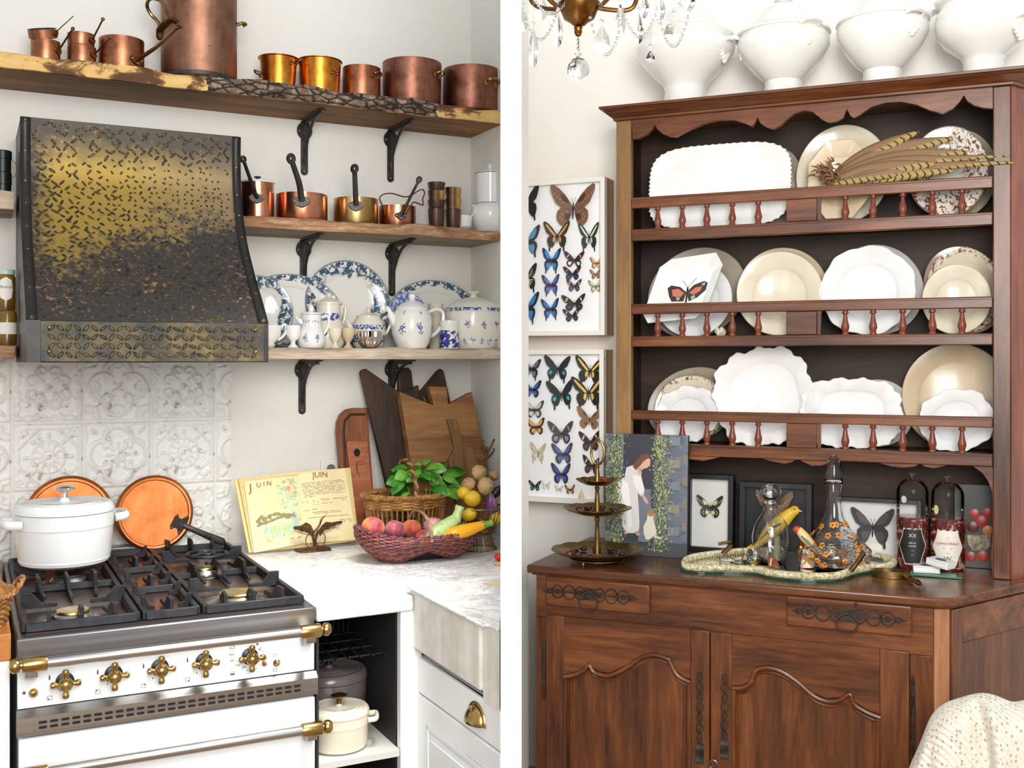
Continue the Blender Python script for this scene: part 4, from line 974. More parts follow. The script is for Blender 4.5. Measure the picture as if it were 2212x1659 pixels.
# ---- blue and white crockery
def sprig_mat(name, base, ink, bands, cells=14, fine=70, dens=.5, cl=.42, zs=1.0, coat=.3):
    t = NT(name); x_, y_, z_ = t.sep(); msk = None
    for a, b_ in bands:
        q = t.m('MULTIPLY', t.m('GREATER_THAN', z_, a), t.m('LESS_THAN', z_, b_)); msk = q if msk is None else t.m('MAXIMUM', msk, q)
    c = t.ramp(t.voro(cells, t.vmap((1, 1, zs)), rnd=.55), (cl - .02, 1), (cl + .02, 0)); n_ = t.ramp(t.noise(fine, 3, .6), (dens - .01, 0), (dens + .03, 1))
    k = t.m('MULTIPLY', t.m('MULTIPLY', msk, c), n_)
    return t.out(t.mix(k, srgb(base), srgb(ink)), .16, 0, Coat_Weight=coat)
def plate_mat(name, base, ink, rx, ry, r0=.62, r1=.97, fine=9, dens=.47, clus=2.6, cd_=.45, edge=True, wash=.25):
    t = NT(name); v = t.vmap((1 / rx, 1 / ry, 0)); x = t.n('ShaderNodeVectorMath', operation='LENGTH'); t.sock(x.inputs[0], v); r = x.outputs['Value']
    n_ = t.noise(fine, 4, .62, v, .8); cn = t.noise(clus, 2, .5, v)
    inner = t.m('ADD', r, t.m('MULTIPLY', t.m('SUBTRACT', cn, .5), .55))
    rim = t.m('MULTIPLY', t.ramp(inner, (r0 + .06, 0), (r0 + .12, 1)), t.m('LESS_THAN', r, r1))
    k = t.m('MULTIPLY', rim, t.ramp(n_, (dens - .015, 0), (dens + .03, 1)))
    if wash: k = t.m('MAXIMUM', k, t.m('MULTIPLY', rim, t.ramp(t.noise(clus * 2.2, 2, v=v), (.5, 0), (.62, wash))))
    if edge: k = t.m('MAXIMUM', k, t.m('MULTIPLY', t.ramp(r, (.955, 0), (.975, 1)), .75))
    return t.out(t.mix(k, srgb(base), srgb(ink)), .15, 0, Coat_Weight=.3)
PLN = [0]
def plate(fr, px, py, rxp, ryp, y, mat, label, lean=.16, wob=None, depth=.02, well=.66, group=None, cat='plate', rot=0, ang=0, seg=72, name='plate', zsup=None, turn=0, thick=.004):
    """dish standing on edge: outline centre and half-sizes as seen"""
    x, z = fr.onY(px, py, y); rx = rxp * fr.mpp(px, y); ry = ryp * fr.vpp(px, y) / cos(lean)
    if zsup is not None: z = zsup + ry * cos(lean) + .001
    if callable(mat): mat = mat(rx, ry)
    d = depth
    prof = [(0, 0), (well * .97, 0), (well * 1.04, d * .25), (well * 1.1, d * .45), (.98, d * .93), (1.0, d), (.985, d + thick * .6), (well * 1.08, d * .45 + thick), (well * 1.0, d * .2 + thick), (well * .93, thick), (0, thick)]
    m = MB(); m.lathe(prof, seg, wob, 1, 1)
    ca, sa = cos(ang), sin(ang)
    m.v = [Vector((p.x * rx * ca - p.y * ry * sa, p.x * rx * sa + p.y * ry * ca, p.z - d * .5)) for p in m.v]
    o = m.build(name, mat, smooth=50)
    put(o, fr, x, y, z, label, cat, group, rx=pi / 2 - lean, rz=turn)
    return o
g = 'blue and white plates along the back of the shelf'
TEAL = '#34566d'
pm = lambda nm, **k: (lambda rx, ry: plate_mat(nm, '#eceae2', TEAL, rx, ry, **k))
plate(L, 558, 668, 75, 78, -.075, pm('bw1', clus=2.3), 'round blue-rimmed plate half hidden behind the hood', zsup=ZL, group=g)
plate(L, 628, 666, 111, 80, -.048, pm('bw2', clus=2.8, r0=.7), 'oval blue-flowered platter behind the small lidded jug', zsup=ZL, group=g, cat='platter')
plate(L, 751, 655, 92, 95, -.035, pm('bw3', clus=2.4, r0=.58), 'largest round plate with dark blue rose border', zsup=ZL, group=g, lean=.12)
plate(L, 881, 688, 46, 60, -.1, lambda rx, ry: plate_mat('bw4', '#e8eaf0', '#5d78b8', rx, ry, .2, .97, 8, .47, 2, wash=.5), 'small light blue printed plate behind the large teapot', zsup=ZL)
plate(L, 938, 675, 97, 74, -.04, pm('bw5', clus=2.8, r0=.72), 'oval dark blue-bordered platter behind the lidded tureen', zsup=ZL, group=g, cat='platter')
BL = '#3f4f9c'; M_BLP = plain('cobalt_painting', '#46549c', .25)
zp = lambda px, y: zpy(px, ZL, y)
# cup with handle, egg cups
y = -.21
b_ = zp(592, y); T = vessel('teacup', 582, y, [(9, b_), (14, b_ - 6), (10, b_ - 9), (24, b_ - 24), (27, 703)], M_PORC, 'white teacup with scrolled handle next to the hood', 'cup', zb=ZL, open_=True)
ear(T, [(604, 714), (614, 700), (619, 712), (612, 726), (600, 735)], .0042, M_PORC, y)
def eggcup(px, hw, pyt, y, mat, label):
    b_ = zp(px, y); vessel('egg_cup', px, y, [(hw * .78, b_), (hw * .62, b_ - 3), (hw * .3, b_ - 9), (hw * .3, b_ - 13), (hw * .75, b_ - 21), (hw * .95, b_ - 30), (hw, pyt)], mat, label, 'egg cup', zb=ZL, open_=True, group='egg cups along the shelf front')
eggcup(633, 16.5, 703, -.21, M_PORC, 'plain bright white egg cup beside the small jug')
eggcup(724, 14.5, 709, -.2, M_CREAMW, 'cream egg cup next to the small lidded jug'); eggcup(752, 15, 709, -.19, M_BEIGE, 'darker beige egg cup beside the silver fluted cup')
# small lidded jug
y = -.19; b_ = zp(673, y)
SJ = plain('jug_white', '#eceae6', .16, Coat_Weight=.3)
T = vessel('lidded_jug', 672, y, [(25, b_), (28, b_ - 4), (31, b_ - 18), (28, b_ - 32), (23, b_ - 44), (22, 697), (22, 680)], SJ, 'small white lidded jug with blue sprigs standing between egg cups', 'jug', zb=ZL)
sprigs(T, [(-.45, 731, .017), (.45, 731, .017), (-1.3, 731, .017)], 672, y, M_BLP); sprigs(T, [(q, 694 + (2 if j % 2 else 0), .006) for j, q in enumerate((-.8, -.5, -.2, .1, .4, .7))], 672, y, M_BLP)
finial(T, 672, y, [(23, 679), (22, 676), (8, 674), (5, 671), (7, 665), (4, 660)], M_PORC); ear(T, [(694, 686), (706, 682), (711, 694), (706, 712), (697, 724)], .0042, M_PORC, y)
ear(T, [(652, 698), (644, 690), (637, 684)], [.008] * 6 + [.005] * 5, M_PORC, y, 'spout')
# coffee pot behind
y = -.13; b_ = zp(714, y)
T = vessel('coffee_pot', 710, y, [(30, b_), (36, b_ - 14), (35, 712), (28, 690), (26, 668), (27, 656)], sprig_mat('pot_sprigs', '#e2dccb', BL, [(.09, .115), (.03, .055)], 22, 90, .48, .5), 'tall cream coffee pot with domed lid behind the small jug', 'coffee pot', zb=ZL)
finial(T, 709, y, [(30, 657), (30, 654), (22, 648), (8, 643), (5, 639), (6, 635), (3, 632)], M_CREAMW); ear(T, [(735, 660), (746, 662), (744, 690), (738, 705)], .004, M_CREAMW, y); ear(T, [(729, 690), (736, 672), (741, 658)], [.01] * 6 + [.006] * 5, M_CREAMW, y, 'spout')
# small teapot (sugar pot)
y = -.15; b_ = zp(798, y)
T = vessel('small_teapot', 796, y, [(28, b_), (33, b_ - 6), (38, 726), (37, 706), (30, 692), (26, 687), (26, 685)], sprig_mat('garland', '#e3ddcc', BL, [(.062, .078), (.02, .045)], 40, 120, .45, .7), 'small cream teapot with blue garland behind the silver fluted cup', 'teapot', zb=ZL)
finial(T, 794, y, [(27, 685), (27, 683), (15, 678), (5, 674), (4, 671), (6, 667), (3, 663)], M_CREAMW); ear(T, [(826, 690), (838, 684), (845, 694), (838, 714), (826, 730)], .005, M_CREAMW, y); ear(T, [(765, 718), (755, 704), (748, 690)], [.009] * 6 + [.005] * 5, M_CREAMW, y, 'spout')
# silver fluted cup
y = -.21; b_ = zp(799, y)
vessel('fluted_cup', 799, y, [(9, b_), (16, b_ - 2), (24, b_ - 12), (27, 722), (25, 715)], plain('silver', '#d6cdc4', .12, 1), 'little silver fluted cup in front of the small teapot', 'cup', zb=ZL, wob=lambda a, r, z: (r * (1 + .06 * cos(14 * a)), z), seg=84, open_=True)
# cream cup behind teapot
y = -.09; b_ = zp(941, y)
T = vessel('mug', 941, y, [(15, b_), (16, b_ - 4), (16, 660), (17, 656)], M_CREAMW, 'plain cream mug behind the handle of the large teapot', 'mug', zb=ZL, open_=True); ear(T, [(957, 668), (966, 675), (964, 715), (956, 722)], .003, M_CREAMW, y)
# large teapot
y = -.19; b_ = zp(892, y)
T = vessel('teapot', 890, y, [(32, b_), (33, b_ - 3), (38, 740), (44, 722), (45, 705), (43, 685), (38, 673), (34, 668)], plain('teapot_white', '#eeebe2', .16, Coat_Weight=.3), 'large white teapot with blue bouquets at the front of the shelf', 'teapot', zb=ZL)
sprigs(T, [(-.5, 711, .026), (.42, 711, .026), (1.35, 711, .026), (-.42, 676, .009), (.5, 677, .009)], 890, y, M_BLP)
finial(T, 889, y, [(34, 669), (35, 666), (33, 664), (24, 656), (10, 650), (6, 647), (8, 641), (7, 636), (3, 634)], M_PORC); ear(T, [(926, 674), (944, 668), (957, 676), (955, 700), (943, 718), (929, 728)], .0062, M_PORC, y); ear(T, [(853, 700), (846, 684), (840, 669), (833, 665)], [.012] * 8 + [.008] * 8, M_PORC, y, 'spout')
# blue printed tin
y = -.2; b_ = zp(972, y)
vessel('printed_pot', 971, y, [(20.5, b_), (21, b_ - 2), (21, 706), (22, 700), (22, 693), (20, 692)], sprig_mat('willow', '#eeeae4', '#2c3a8c', [(.003, .062)], 9, 60, .46, .9), 'small cylindrical pot printed with a dense dark blue landscape', 'pot', zb=ZL)
# tureen
y = -.155; b_ = zp(1022, y)
T = vessel('soup_tureen', 1023, y, [(50, b_), (53, b_ - 5), (61, 728), (63, 700), (63, 680), (61, 672)], plain('tureen_cream', '#ece8da', .16, Coat_Weight=.3), 'big round blue-sprigged tureen with domed lid by the corner', 'tureen', zb=ZL, seg=56)
sprigs(T, [(-.75, 702, .019), (-.2, 702, .019), (.35, 703, .019), (.9, 703, .019)], 1023, y, M_BLP); sprigs(T, [(-1 + .33 * j, 737, .014) for j in range(7)], 1023, y, M_BLP, k=1.3)
finial(T, 1023, y, [(63, 673), (64, 670), (55, 658), (38, 649), (20, 644), (8, 642), (6, 637), (14, 632), (15, 630), (5, 629)], sprig_mat('tureen_lid_sprigs', '#ece8da', BL, [(.125, .142)], 30, 110, .46, .6))
# ---- things on the short shelves by the hood
y = -.13
M_GREENTIN = plain('dark_green_tin', '#1d2622', .35, .3)
z0 = 1.9555 + .055
T = vessel('tin_canister', 6, y, [(18, zpy(6, z0, y)), (18.5, 400), (19.5, 399), (19.5, 374), (18, 373)], M_GREENTIN, 'dark green lidded tin at the bottom of a pair by the hood', 'tin', zb=z0)
z1 = T['_o'][2] + T['_h'] + .0005
T2 = vessel('tin_canister', 6, y, [(18, zpy(6, z1, y)), (18.5, 345), (20, 344), (20, 328), (18, 326)], M_GREENTIN, 'dark green tin stacked upon another beside the hood', 'tin', zb=z1)
m = MB(T); m.tube([PX(a, b_, y - .03) for a, b_, _ in spline([(24, 347, 0), (33, 352, 0), (36, 366, 0), (32, 380, 0), (25, 384, 0)], 5)], .0011, 5); m.build('wire_bail', plain('rusty_wire', '#8a5a4a'), T)
y = -.17; zj = 1.534 + .0365
M_HONEY = plain('preserve', '#8a6a1e', .15, 0, '#5a3a10', 12); M_LABEL = plain('paper_label', '#ece8dc', .7)
T = vessel('preserve_jar', 16, y, [(20, zpy(16, zj, y)), (21, 735), (21, 680), (18, 672)], M_HONEY, 'low jar of golden preserve with plain white label beside the hood', 'jar', zb=zj)
lb_ = lambda T, py0, py1, w0, mat, nm='paper_label': MB().lathe([(T['_r'] * 1.006, L.onY(16, py1, y)[1] - T['_o'][2]), (T['_r'] * 1.006, L.onY(16, py0, y)[1] - T['_o'][2])], 40).build(nm, mat, T)
lb_(T, 697, 722, 0, M_LABEL)
T2 = vessel('preserve_jar', 13, y, [(20, zpy(13, T['_o'][2] + T['_h'] + .0006, y)), (21, 664), (21, 600), (18, 594)], M_HONEY, 'jar with a shield-shaped paper label on top of the other jar', 'jar', zb=T['_o'][2] + T['_h'] + .0006)
MB().at(0, 0, T2['_h'] + .0004).lathe([(0, 0), (T2['_r'] * .93, 0), (T2['_r'] * .95, .003), (T2['_r'] * .95, .013), (T2['_r'] * .9, .015), (0, .015)], 36).build('lid', plain('pale_green_lid', '#b9cfc4', .3), T2)
r2 = T2['_r']; z_ = lambda py: L.onY(13, py, y)[1] - T2['_o'][2]; fa = facing(13, y, 0)
hexo = [(-1, 0), (-.8, .75), (0, 1), (.8, .75), (1, 0), (.8, -.75), (0, -1), (-.8, -.75)]
def curved(T, shape, r, ang, zc, wa, hz, mat, name, par=None, off=.0006):
    m = MB(); k = len(shape); m.add([((r + off) * cos(ang + a * wa), (r + off) * sin(ang + a * wa), zc + b_ * hz) for a, b_ in shape] + [((r + off) * cos(ang), (r + off) * sin(ang), zc)], [(i, (i + 1) % k, k) for i in range(k)])
    return m.build(name, mat, par or T)
dens = []
for i in range(8):
    a0, b0 = hexo[i], hexo[(i + 1) % 8]
    for q in range(4): dens.append((a0[0] + (b0[0] - a0[0]) * q / 4, a0[1] + (b0[1] - a0[1]) * q / 4))
zc = (z_(598) + z_(652)) / 2; lab = MB(); rings_ = 4; k = len(dens)
vs = []
for q in range(rings_ + 1):
    for a, b_ in dens: vs.append(((r2 + .0006) * cos(fa + a * .75 * q / rings_), (r2 + .0006) * sin(fa + a * .75 * q / rings_), zc + b_ * .034 * q / rings_))
lab.add(vs, [(q * k + i, q * k + (i + 1) % k, (q + 1) * k + (i + 1) % k, (q + 1) * k + i) for q in range(rings_) for i in range(k)]); lb2 = lab.build('paper_label', M_LABEL, T2)
text('Acacia', .0125, plain('green_print', '#4f7a5c'), lb2, ((r2 + .0012) * cos(fa), (r2 + .0012) * sin(fa), zc + .006), (pi / 2, 0, fa + pi / 2), ext=.0002)
# ================================================================ things on the kitchen worktop
def board(name, outl, y, th, mat, label, lean=.13, group=None, bev=.003, extra=None):
    pts = [L.onY(a, b_, y) for a, b_ in outl]; pts = [(x, max(z, CZ + .001)) for x, z in pts]
    xc = sum(p[0] for p in pts) / len(pts); h = max(p[1] for p in pts) - CZ
    T = thing(name, L, xc, y - h / 2 * math.tan(lean), CZ + .003, label, 'cutting board', group, rx=-lean)
    loc = [(x - xc, (z - CZ) / cos(lean)) for x, z in pts]
    MB().prism(loc, -th, 0).build('board', mat, T, bevel=bev)
    T['_q'] = (xc, y, lean)
    if extra: extra(T, lambda a, b_: ((L.onY(a, b_, y)[0] - xc), (L.onY(a, b_, y)[1] - CZ) / cos(lean)), th)
    return T
W_DK = wood('nearly_black_board', '#1c120c', '#3d2718', '#5c3f28', 'Z', 1.3, .55)
W_MID = wood('worn_brown_board', '#523218', '#8c5e34', '#ad7e4a', 'X', .9, .6)
W_SM = wood('small_brown_board', '#5f3f22', '#8a6238', '#a67a48', 'Z', 1.1, .6)
W_TEAK = wood('teak_board', '#5a2f16', '#8a4f28', '#a9683a', 'Z', 1.1, .45)
W_RED = wood('reddish_board', '#7a3c22', '#a9623e', '#c07c55', 'X', 1.2, .45)
def groove(T, q, th):
    m = MB(); m.tube([(*[q(a, b_)[0]], -th - .0005, q(a, b_)[1]) for a, b_ in [(741, 1175), (741, 935), (745, 912), (758, 899), (790, 899)]], .0045, 6); m.build('groove', W_DK, T)
board('cutting_board', [(727, 937), (729, 915), (736, 899), (748, 888), (762, 885), (795, 885), (803, 1190), (738, 1190)], -.05, .022, W_TEAK, 'round-cornered teak cutting board with juice groove, leaning beside the wall socket', extra=groove)
def cord(px, py):
    def f(T, q, th):
        x, z = q(px, py); m = MB(); m.tube(spline([(x - .006, -th - .002, z + .012), (x, -th - .006, z), (x + .004, -th - .003, z - .012), (x - .006, -th - .006, z - .02), (x - .002, -th - .002, z + .002)], 5), .0014, 5); m.build('hanging_cord', plain('twine', '#a08763', .9), T)
    return f
board('cutting_board', [(864, 803), (872, 797), (886, 797), (892, 805), (897, 868), (930, 900), (940, 1190), (846, 1190), (860, 880)], -.042, .016, W_DK, 'almost black paddle board whose handle rises behind the others', lean=.1)
board('cutting_board', [(893, 868), (948, 805), (956, 799), (963, 804), (976, 878), (985, 1190), (905, 1190)], -.066, .018, W_DK, 'dark pointed cutting board half hidden behind the light one', extra=cord(918, 868))
board('cutting_board', [(782, 809), (785, 802), (793, 800), (867, 853), (905, 835), (935, 1190), (848, 1190)], -.085, .026, W_DK, 'tall dark stained cutting board with slanted top edge')
board('cutting_board', [(862, 851), (934, 881), (926, 839), (964, 840), (965, 878), (1017, 851), (1040, 1010), (1046, 1190), (897, 1190)], -.14, .04, W_MID, 'thick light brown board with two pointed shoulders and a stub handle', extra=cord(948, 855))
board('cutting_board', [(969, 909), (988, 909), (999, 960), (1020, 972), (1046, 1060), (1050, 1190), (988, 1190), (966, 997), (981, 973)], -.185, .02, W_SM, 'narrow handled cutting board propped on the thick light board', extra=cord(984, 918))
def hole(T, q, th):
    x, z = q(771, 981); m = MB(); m.at(x, -th - .0004, z, rx=pi / 2).lathe([(0, 0), (.0125, 0), (.0125, .0006), (0, .0006)], 20, sx=.9, sy=1.1); m.build('hand_hole', M_DARK, T)
    for k in range(3):
        m = MB(); m.tube([(q(a, b_)[0], -th - .0003, q(a, b_)[1]) for a, b_, _ in spline([(768 + k * 3, 1020 + k * 6, 0), (770, 1000 + k * 5, 0), (782, 996 + k * 5, 0), (795, 975 + k * 14, 0)], 4)], .0012, 5); m.build('grain_line', W_TEAK, T)
board('cutting_board', [(750, 960), (753, 955), (796, 955), (806, 1190), (764, 1190)], -.083, .016, W_RED, 'small reddish board with a finger hole in front of the teak one', extra=hole)
# ---- wall socket
xs, zs_ = L.onY(712, 1010, 0)
T = thing('wall_socket', L, xs, -.001, zs_, 'white wall socket just above the recipe book', 'socket')
MB().bx(-.035, .035, -.012, 0, -.03, .03).build('plate', plain('socket_plastic', '#e9e6dc', .35), T, bevel=.004)
MB().bx(-.025, .025, -.0145, -.0123, -.022, .022).build('face', plain('socket_plastic', '#e9e6dc', .35), T, bevel=.002)
MB().at(0, -.0147, -.002, rx=pi / 2).lathe([(0, 0), (.015, 0), (.015, .0006), (0, .0006)], 20).build('recess', plain('socket_grey', '#6f6d66'), T)
# ---- open recipe book on a crane-shaped stand
BY, BL_ = -.225, .2
bx0, bz0 = L.onY(648, 1186, BY)
T = thing('recipe_book', L, bx0, BY, CZ + .008, 'open cream recipe book headed JUIN with flower and bird drawings', 'book', rx=-BL_)
mp, vp = L.mpp(648, BY), L.vpp(648, BY) / cos(BL_)
def Q(px, py, o=0): return ((px - 648) * mp, -o, (1186 - py) * vp * .955)
M_PAGE = plain('cream_page', '#e0d3a8', .8, 0, '#d6c694', 5); M_COVER = plain('yellow_cover', '#dcc680', .6)
M_EDGE = plain('page_edges', '#d8c48f', .8, 0, '#bfa66c', 200, stretch=(1, .01, 1))
m = MB(); m.prism([Q(517, 1028)[::2], Q(650, 1018)[::2], Q(655, 1186)[::2], Q(540, 1188)[::2]], 0, .004); m.prism([Q(650, 1018)[::2], Q(770, 1014)[::2], Q(779, 1180)[::2], Q(655, 1186)[::2]], 0, .004); m.build('cover', M_COVER, T)
def page(xa0, xa1, xb0, xb1, ya0, ya1, yb0, yb1, bulge, name, mat, off):
    """a curved leaf: a = spine side, b = outer side; 0 top, 1 bottom"""
    def f(u, v):
        px0, px1 = xa0 + (xb0 - xa0) * u, xa1 + (xb1 - xa1) * u; py0, py1 = ya0 + (yb0 - ya0) * u, ya1 + (yb1 - ya1) * u
        px, py = px0 + (px1 - px0) * v, py0 + (py1 - py0) * v
        return Q(px, py, off + bulge * sin(pi * min(1, u * 1.25)) ** 1.0 * (1 - .2 * u) + .004)
    return f
fl = page(650, 655, 524, 546, 1024, 1176, 1027, 1188, .012, '', None, .004); fr_ = page(650, 655, 768, 774, 1024, 1176, 1016, 1178, .010, '', None, .004)
def leafblock(f, nm, thk, mat):
    m = MB(); n_ = 14
    top = [f(i / (n_ - 1), j) for i in range(n_) for j in (0, 1)]; bot = [(p[0], -.0005, p[2]) for p in top]
    fs = [(2 * i, 2 * i + 1, 2 * i + 3, 2 * i + 2) for i in range(n_ - 1)]; k = len(top)
    fs += [(k + a, k + b_, k + c, k + d) for d, c, b_, a in fs] + [(2 * i, 2 * i + 2, k + 2 * i + 2, k + 2 * i) for i in range(n_ - 1)] + [(2 * i + 1, 2 * i + 3, k + 2 * i + 3, k + 2 * i + 1) for i in range(n_ - 1)] + [(k - 2, k - 1, 2 * k - 1, 2 * k - 2)]
    m.add(top + bot, fs); return m.build(nm, mat, T, smooth=50)
leafblock(fl, 'page_block', .01, M_EDGE); leafblock(fr_, 'page_block', .01, M_EDGE)
PLf = page(651, 655, 535, 549, 1027, 1177, 1034, 1189, .013, '', None, .0065); PRf = page(651, 655, 756, 772, 1022, 1178, 1015, 1178, .0115, '', None, .0065)
def leaf_sheet(f, nm):
    return MB().grid(lambda u, v: f(u, v), 16, 6).build(nm, M_PAGE, T, smooth=60)
pl_ = leaf_sheet(PLf, 'left_page'); pr_ = leaf_sheet(PRf, 'right_page')
rn = random.Random(11)
def on(f, u, v, o=.0006): p = f(u, v); return Vector((p[0], p[1] - o, p[2]))
def strip(m, f, u0, u1, v, h=.004, o=.0006, wig=.003):
    n_ = max(3, int(abs(u1 - u0) * 40)); vs = []
    for i in range(n_):
        u = u0 + (u1 - u0) * i / (n_ - 1); w_ = rn.uniform(-wig, wig); q = h * rn.uniform(.35, 1)
        vs += [on(f, u, v - q + w_, o), on(f, u, v + q * .6 + w_, o)]
    m.add(vs, [(2 * i, 2 * i + 1, 2 * i + 3, 2 * i + 2) for i in range(n_ - 1) if rn.random() < .8])
m = MB()
for k in range(10): strip(m, PRf, .04 + .01 * k * .3, .93 - (.05 if k in (0, 9) else 0) - (.55 if k == 9 else 0), .155 + k * .0215 - .0)
for u0, u1, v in ((.02, .14, .42), (.22, .34, .405), (.38, .6, .4), (.63, .95, .405), (.22, .34, .425), (.38, .6, .42), (.75, .95, .43), (.22, .34, .465), (.4, .62, .46), (.03, .14, .54), (.2, .3, .53), (.2, .75, .575), (.22, .78, .595), (.1, .95, .65), (.72, .97, .71), (.75, .97, .735), (.42, .72, .82)): strip(m, PRf, u0, u1, v)
m.build('handwriting', M_INK, pr_, smooth=0)
m = MB(); strip(m, PLf, .04, .28, .90, .006); strip(m, PLf, .10, .24, .915, .004); m.build('handwriting', plain('red_brown_ink', '#8a4a38'), pl_, smooth=0)
p = on(PRf, .43, .06, .0022); text('JUIN', .0255, plain('pencil_brown', '#7a5a44'), pr_, p, name='page_heading')
for ch, u, v, sz in (('J', .9, .10, .036), ('U', .75, .075, .021), ('I', .66, .072, .021), ('N', .57, .07, .021)): text(ch, sz, plain('pencil_brown', '#7a5a44'), pl_, on(PLf, u, v, .0028), name='page_heading')
def dots(nm, col, spots, r, f=PLf, par=None, sq=1):
    m = MB()
    for u, v in spots:
        c = on(f, u, v, .0009); q = r * rn.uniform(.6, 1.2); a0 = rn.uniform(0, 6)
        m.add([c + Vector((q * cos(a0 + a) * sq, 0, q * sin(a0 + a) / sq)) for a in [2 * pi * i / 7 for i in range(7)]], [tuple(range(7))])
    m.build(nm, plain('wash' + col, col, .8), par or pl_, smooth=0)
ru = rn.uniform
dots('painted_leaves', '#9fb98d', [(ru(.05, .42), ru(.03, .45)) for _ in range(70)], .0034, sq=1.3); dots('painted_leaves', '#b9cdb5', [(ru(.05, .42), ru(.2, .5)) for _ in range(50)], .004)
dots('painted_roses', '#e08a78', [(.30, .07), (.17, .10), (.24, .20), (.10, .24), (.13, .30), (.22, .17)], .0068); dots('painted_roses', '#e7c65f', [(.24, .25), (.22, .20), (.23, .26)], .0045)
dots('painted_branch', '#8c8069', [(.85 - .6 * i / 26, .63 - .09 * i / 26 + ru(-.008, .02)) for i in range(30)] + [(.25 + ru(-.1, .05), .57 + ru(-.03, .03)) for _ in range(16)], .005, sq=1.6)
dots('painted_birds', '#8d8a52', [(.80, .55), (.76, .53), (.72, .56), (.70, .57), (.62, .54), (.58, .53), (.52, .52), (.47, .52), (.42, .535), (.36, .55), (.32, .57), (.83, .58)], .0075, sq=1.15)
dots('painted_birds', '#efe0a0', [(.78, .57), (.56, .56), (.5, .565), (.22, .54), (.2, .52)], .0068)
dots('painted_grass', '#a9c2a0', [(ru(.2, .75), ru(.68, .84)) for _ in range(90)], .004, sq=.6); dots('painted_grass', '#9cc0b0', [(ru(.03, .22), ru(.5, .75)) for _ in range(40)], .004, sq=.5)
dots('painted_daisies', '#e3b23c', [(.55, .71), (.36, .745), (.13, .66), (.70, .87), (.64, .88), (.05, .64)], .0042)
# crane stand
T = thing('book_stand', L, bx0 + (672 - 648) * mp, BY - .035, CZ + .0005, 'bronze crane-shaped stand with spread wings holding the recipe book', 'book stand')
M_BRONZE = plain('bronze', '#6a4c34', .4, .8, '#3f2d22', 60, .4, .7, bump=.4, bscale=150)
def C_(px, py, o=0): return ((px - 672) * mp, -o - (1186 - py) * vp * .18, (1188 - py) * vp)
for w_ in ([(668, 1146), (660, 1130), (650, 1124), (640, 1130), (624, 1131), (624, 1136), (634, 1140), (646, 1142), (656, 1146), (662, 1155)], [(676, 1146), (684, 1134), (693, 1126), (704, 1128), (716, 1127), (727, 1126), (729, 1130), (718, 1133), (708, 1138), (698, 1141), (688, 1145), (682, 1156)]):
    m = MB(); k = len(w_); m.add([C_(a, b_, .010) for a, b_ in w_] + [C_(a, b_, .004) for a, b_ in w_], [tuple(range(k)), tuple(range(2 * k - 1, k - 1, -1))] + [(i, (i + 1) % k, k + (i + 1) % k, k + i) for i in range(k)]); wg = m.build('wing', M_BRONZE, T, bevel=.0008)
    for q in range(5):
        m = MB(); a, b_ = w_[0], w_[4 + q % 3]; m.tube([C_(a[0] + (b_[0] - a[0]) * .2, a[1] - 6 + q * 3, .011), C_(a[0] + (b_[0] - a[0]) * .6, (a[1] + b_[1]) / 2 - 4 + q * 2.4, .012), C_(b_[0], b_[1] + q * .9, .011)], .0009, 5); m.build('feather', M_BRONZE, wg)
m = MB(); m.tube([C_(a, b_, .008) for a, b_, _ in spline([(672, 1178, 0), (670, 1165, 0), (670, 1152, 0), (673, 1142, 0), (679, 1132, 0), (682, 1122, 0), (686, 1116, 0), (694, 1109, 0)], 4)], [.004, .004, .0045, .005, .006, .0075, .009, .0098, .0098, .009, .008, .0065, .005, .004, .0034, .003, .0028, .0028, .003, .0034, .0034, .003, .0028, .0024, .002, .0016, .0012, .0008, .0005][:29], 8); m.build('body', M_BRONZE, T)
for sg in (-1, 1):
    m = MB(); m.tube([C_(672 + sg * 11 + 10 * cos(a), 1163 + 15 * sin(a), .008) for a in [2 * pi * i / 24 for i in range(24)]], .0014, 6, closed=True); m.build('ring', M_BRONZE, T)
m = MB(); m.bx(-.05, .05, -.022, .004, 0, .004); m.bx(-.03, .03, -.02, -.014, .004, .017); m.build('base', M_BRONZE, T, bevel=.001)
m = MB(); m.bx(-.055, .055, .0, .03, .0003, .006); m.build('ledge', M_BRONZE, T, bevel=.001)
# ---- wicker work
def strands(T, fn, levels, r, mats, nm, amp=.003, nst=40, seg=5, n=80, gap=0):
    """weavers going round in front of and behind the stakes"""
    mb = [MB() for _ in mats]
    for k in range(levels):
        v = (k + .5) / levels; q = mb[k % len(mats)]; pts = []
        for i in range(n):
            u = i / n; p = Vector(fn(u, v)); c = Vector((0, 0, p.z)); d = (p - c); d.z = 0
            if d.length > 1e-6: d.normalize()
            pts.append(p + d * amp * sin(pi * nst * u + (pi if k % 2 else 0)))
        q.tube(pts, r, seg, closed=True)
    for q, mt in zip(mb, mats): q.build(nm, mt, T)
def rope(path, r, R_, turns, T, nm, mats, closed=True, seg=6):
    """two or three rods twisted round each other along a path"""
    n_ = len(path); P = [Vector(p) for p in path]
    for j, mt in enumerate(mats):
        pts = []
        for i in range(n_):
            t_ = (P[(i + 1) % n_] - P[i - 1]) if closed else (P[min(i + 1, n_ - 1)] - P[max(i - 1, 0)]); t_.normalize()
            b_ = t_.cross(Vector((0, 0, 1)));
            if b_.length < 1e-3: b_ = Vector((1, 0, 0))
            b_.normalize(); nn = b_.cross(t_); a = 2 * pi * (turns * i / n_ + j / len(mats))
            pts.append(P[i] + (b_ * cos(a) + nn * sin(a)) * R_)
        m = MB(); m.tube(pts, r, seg, closed=closed); m.build(nm, mt, T)
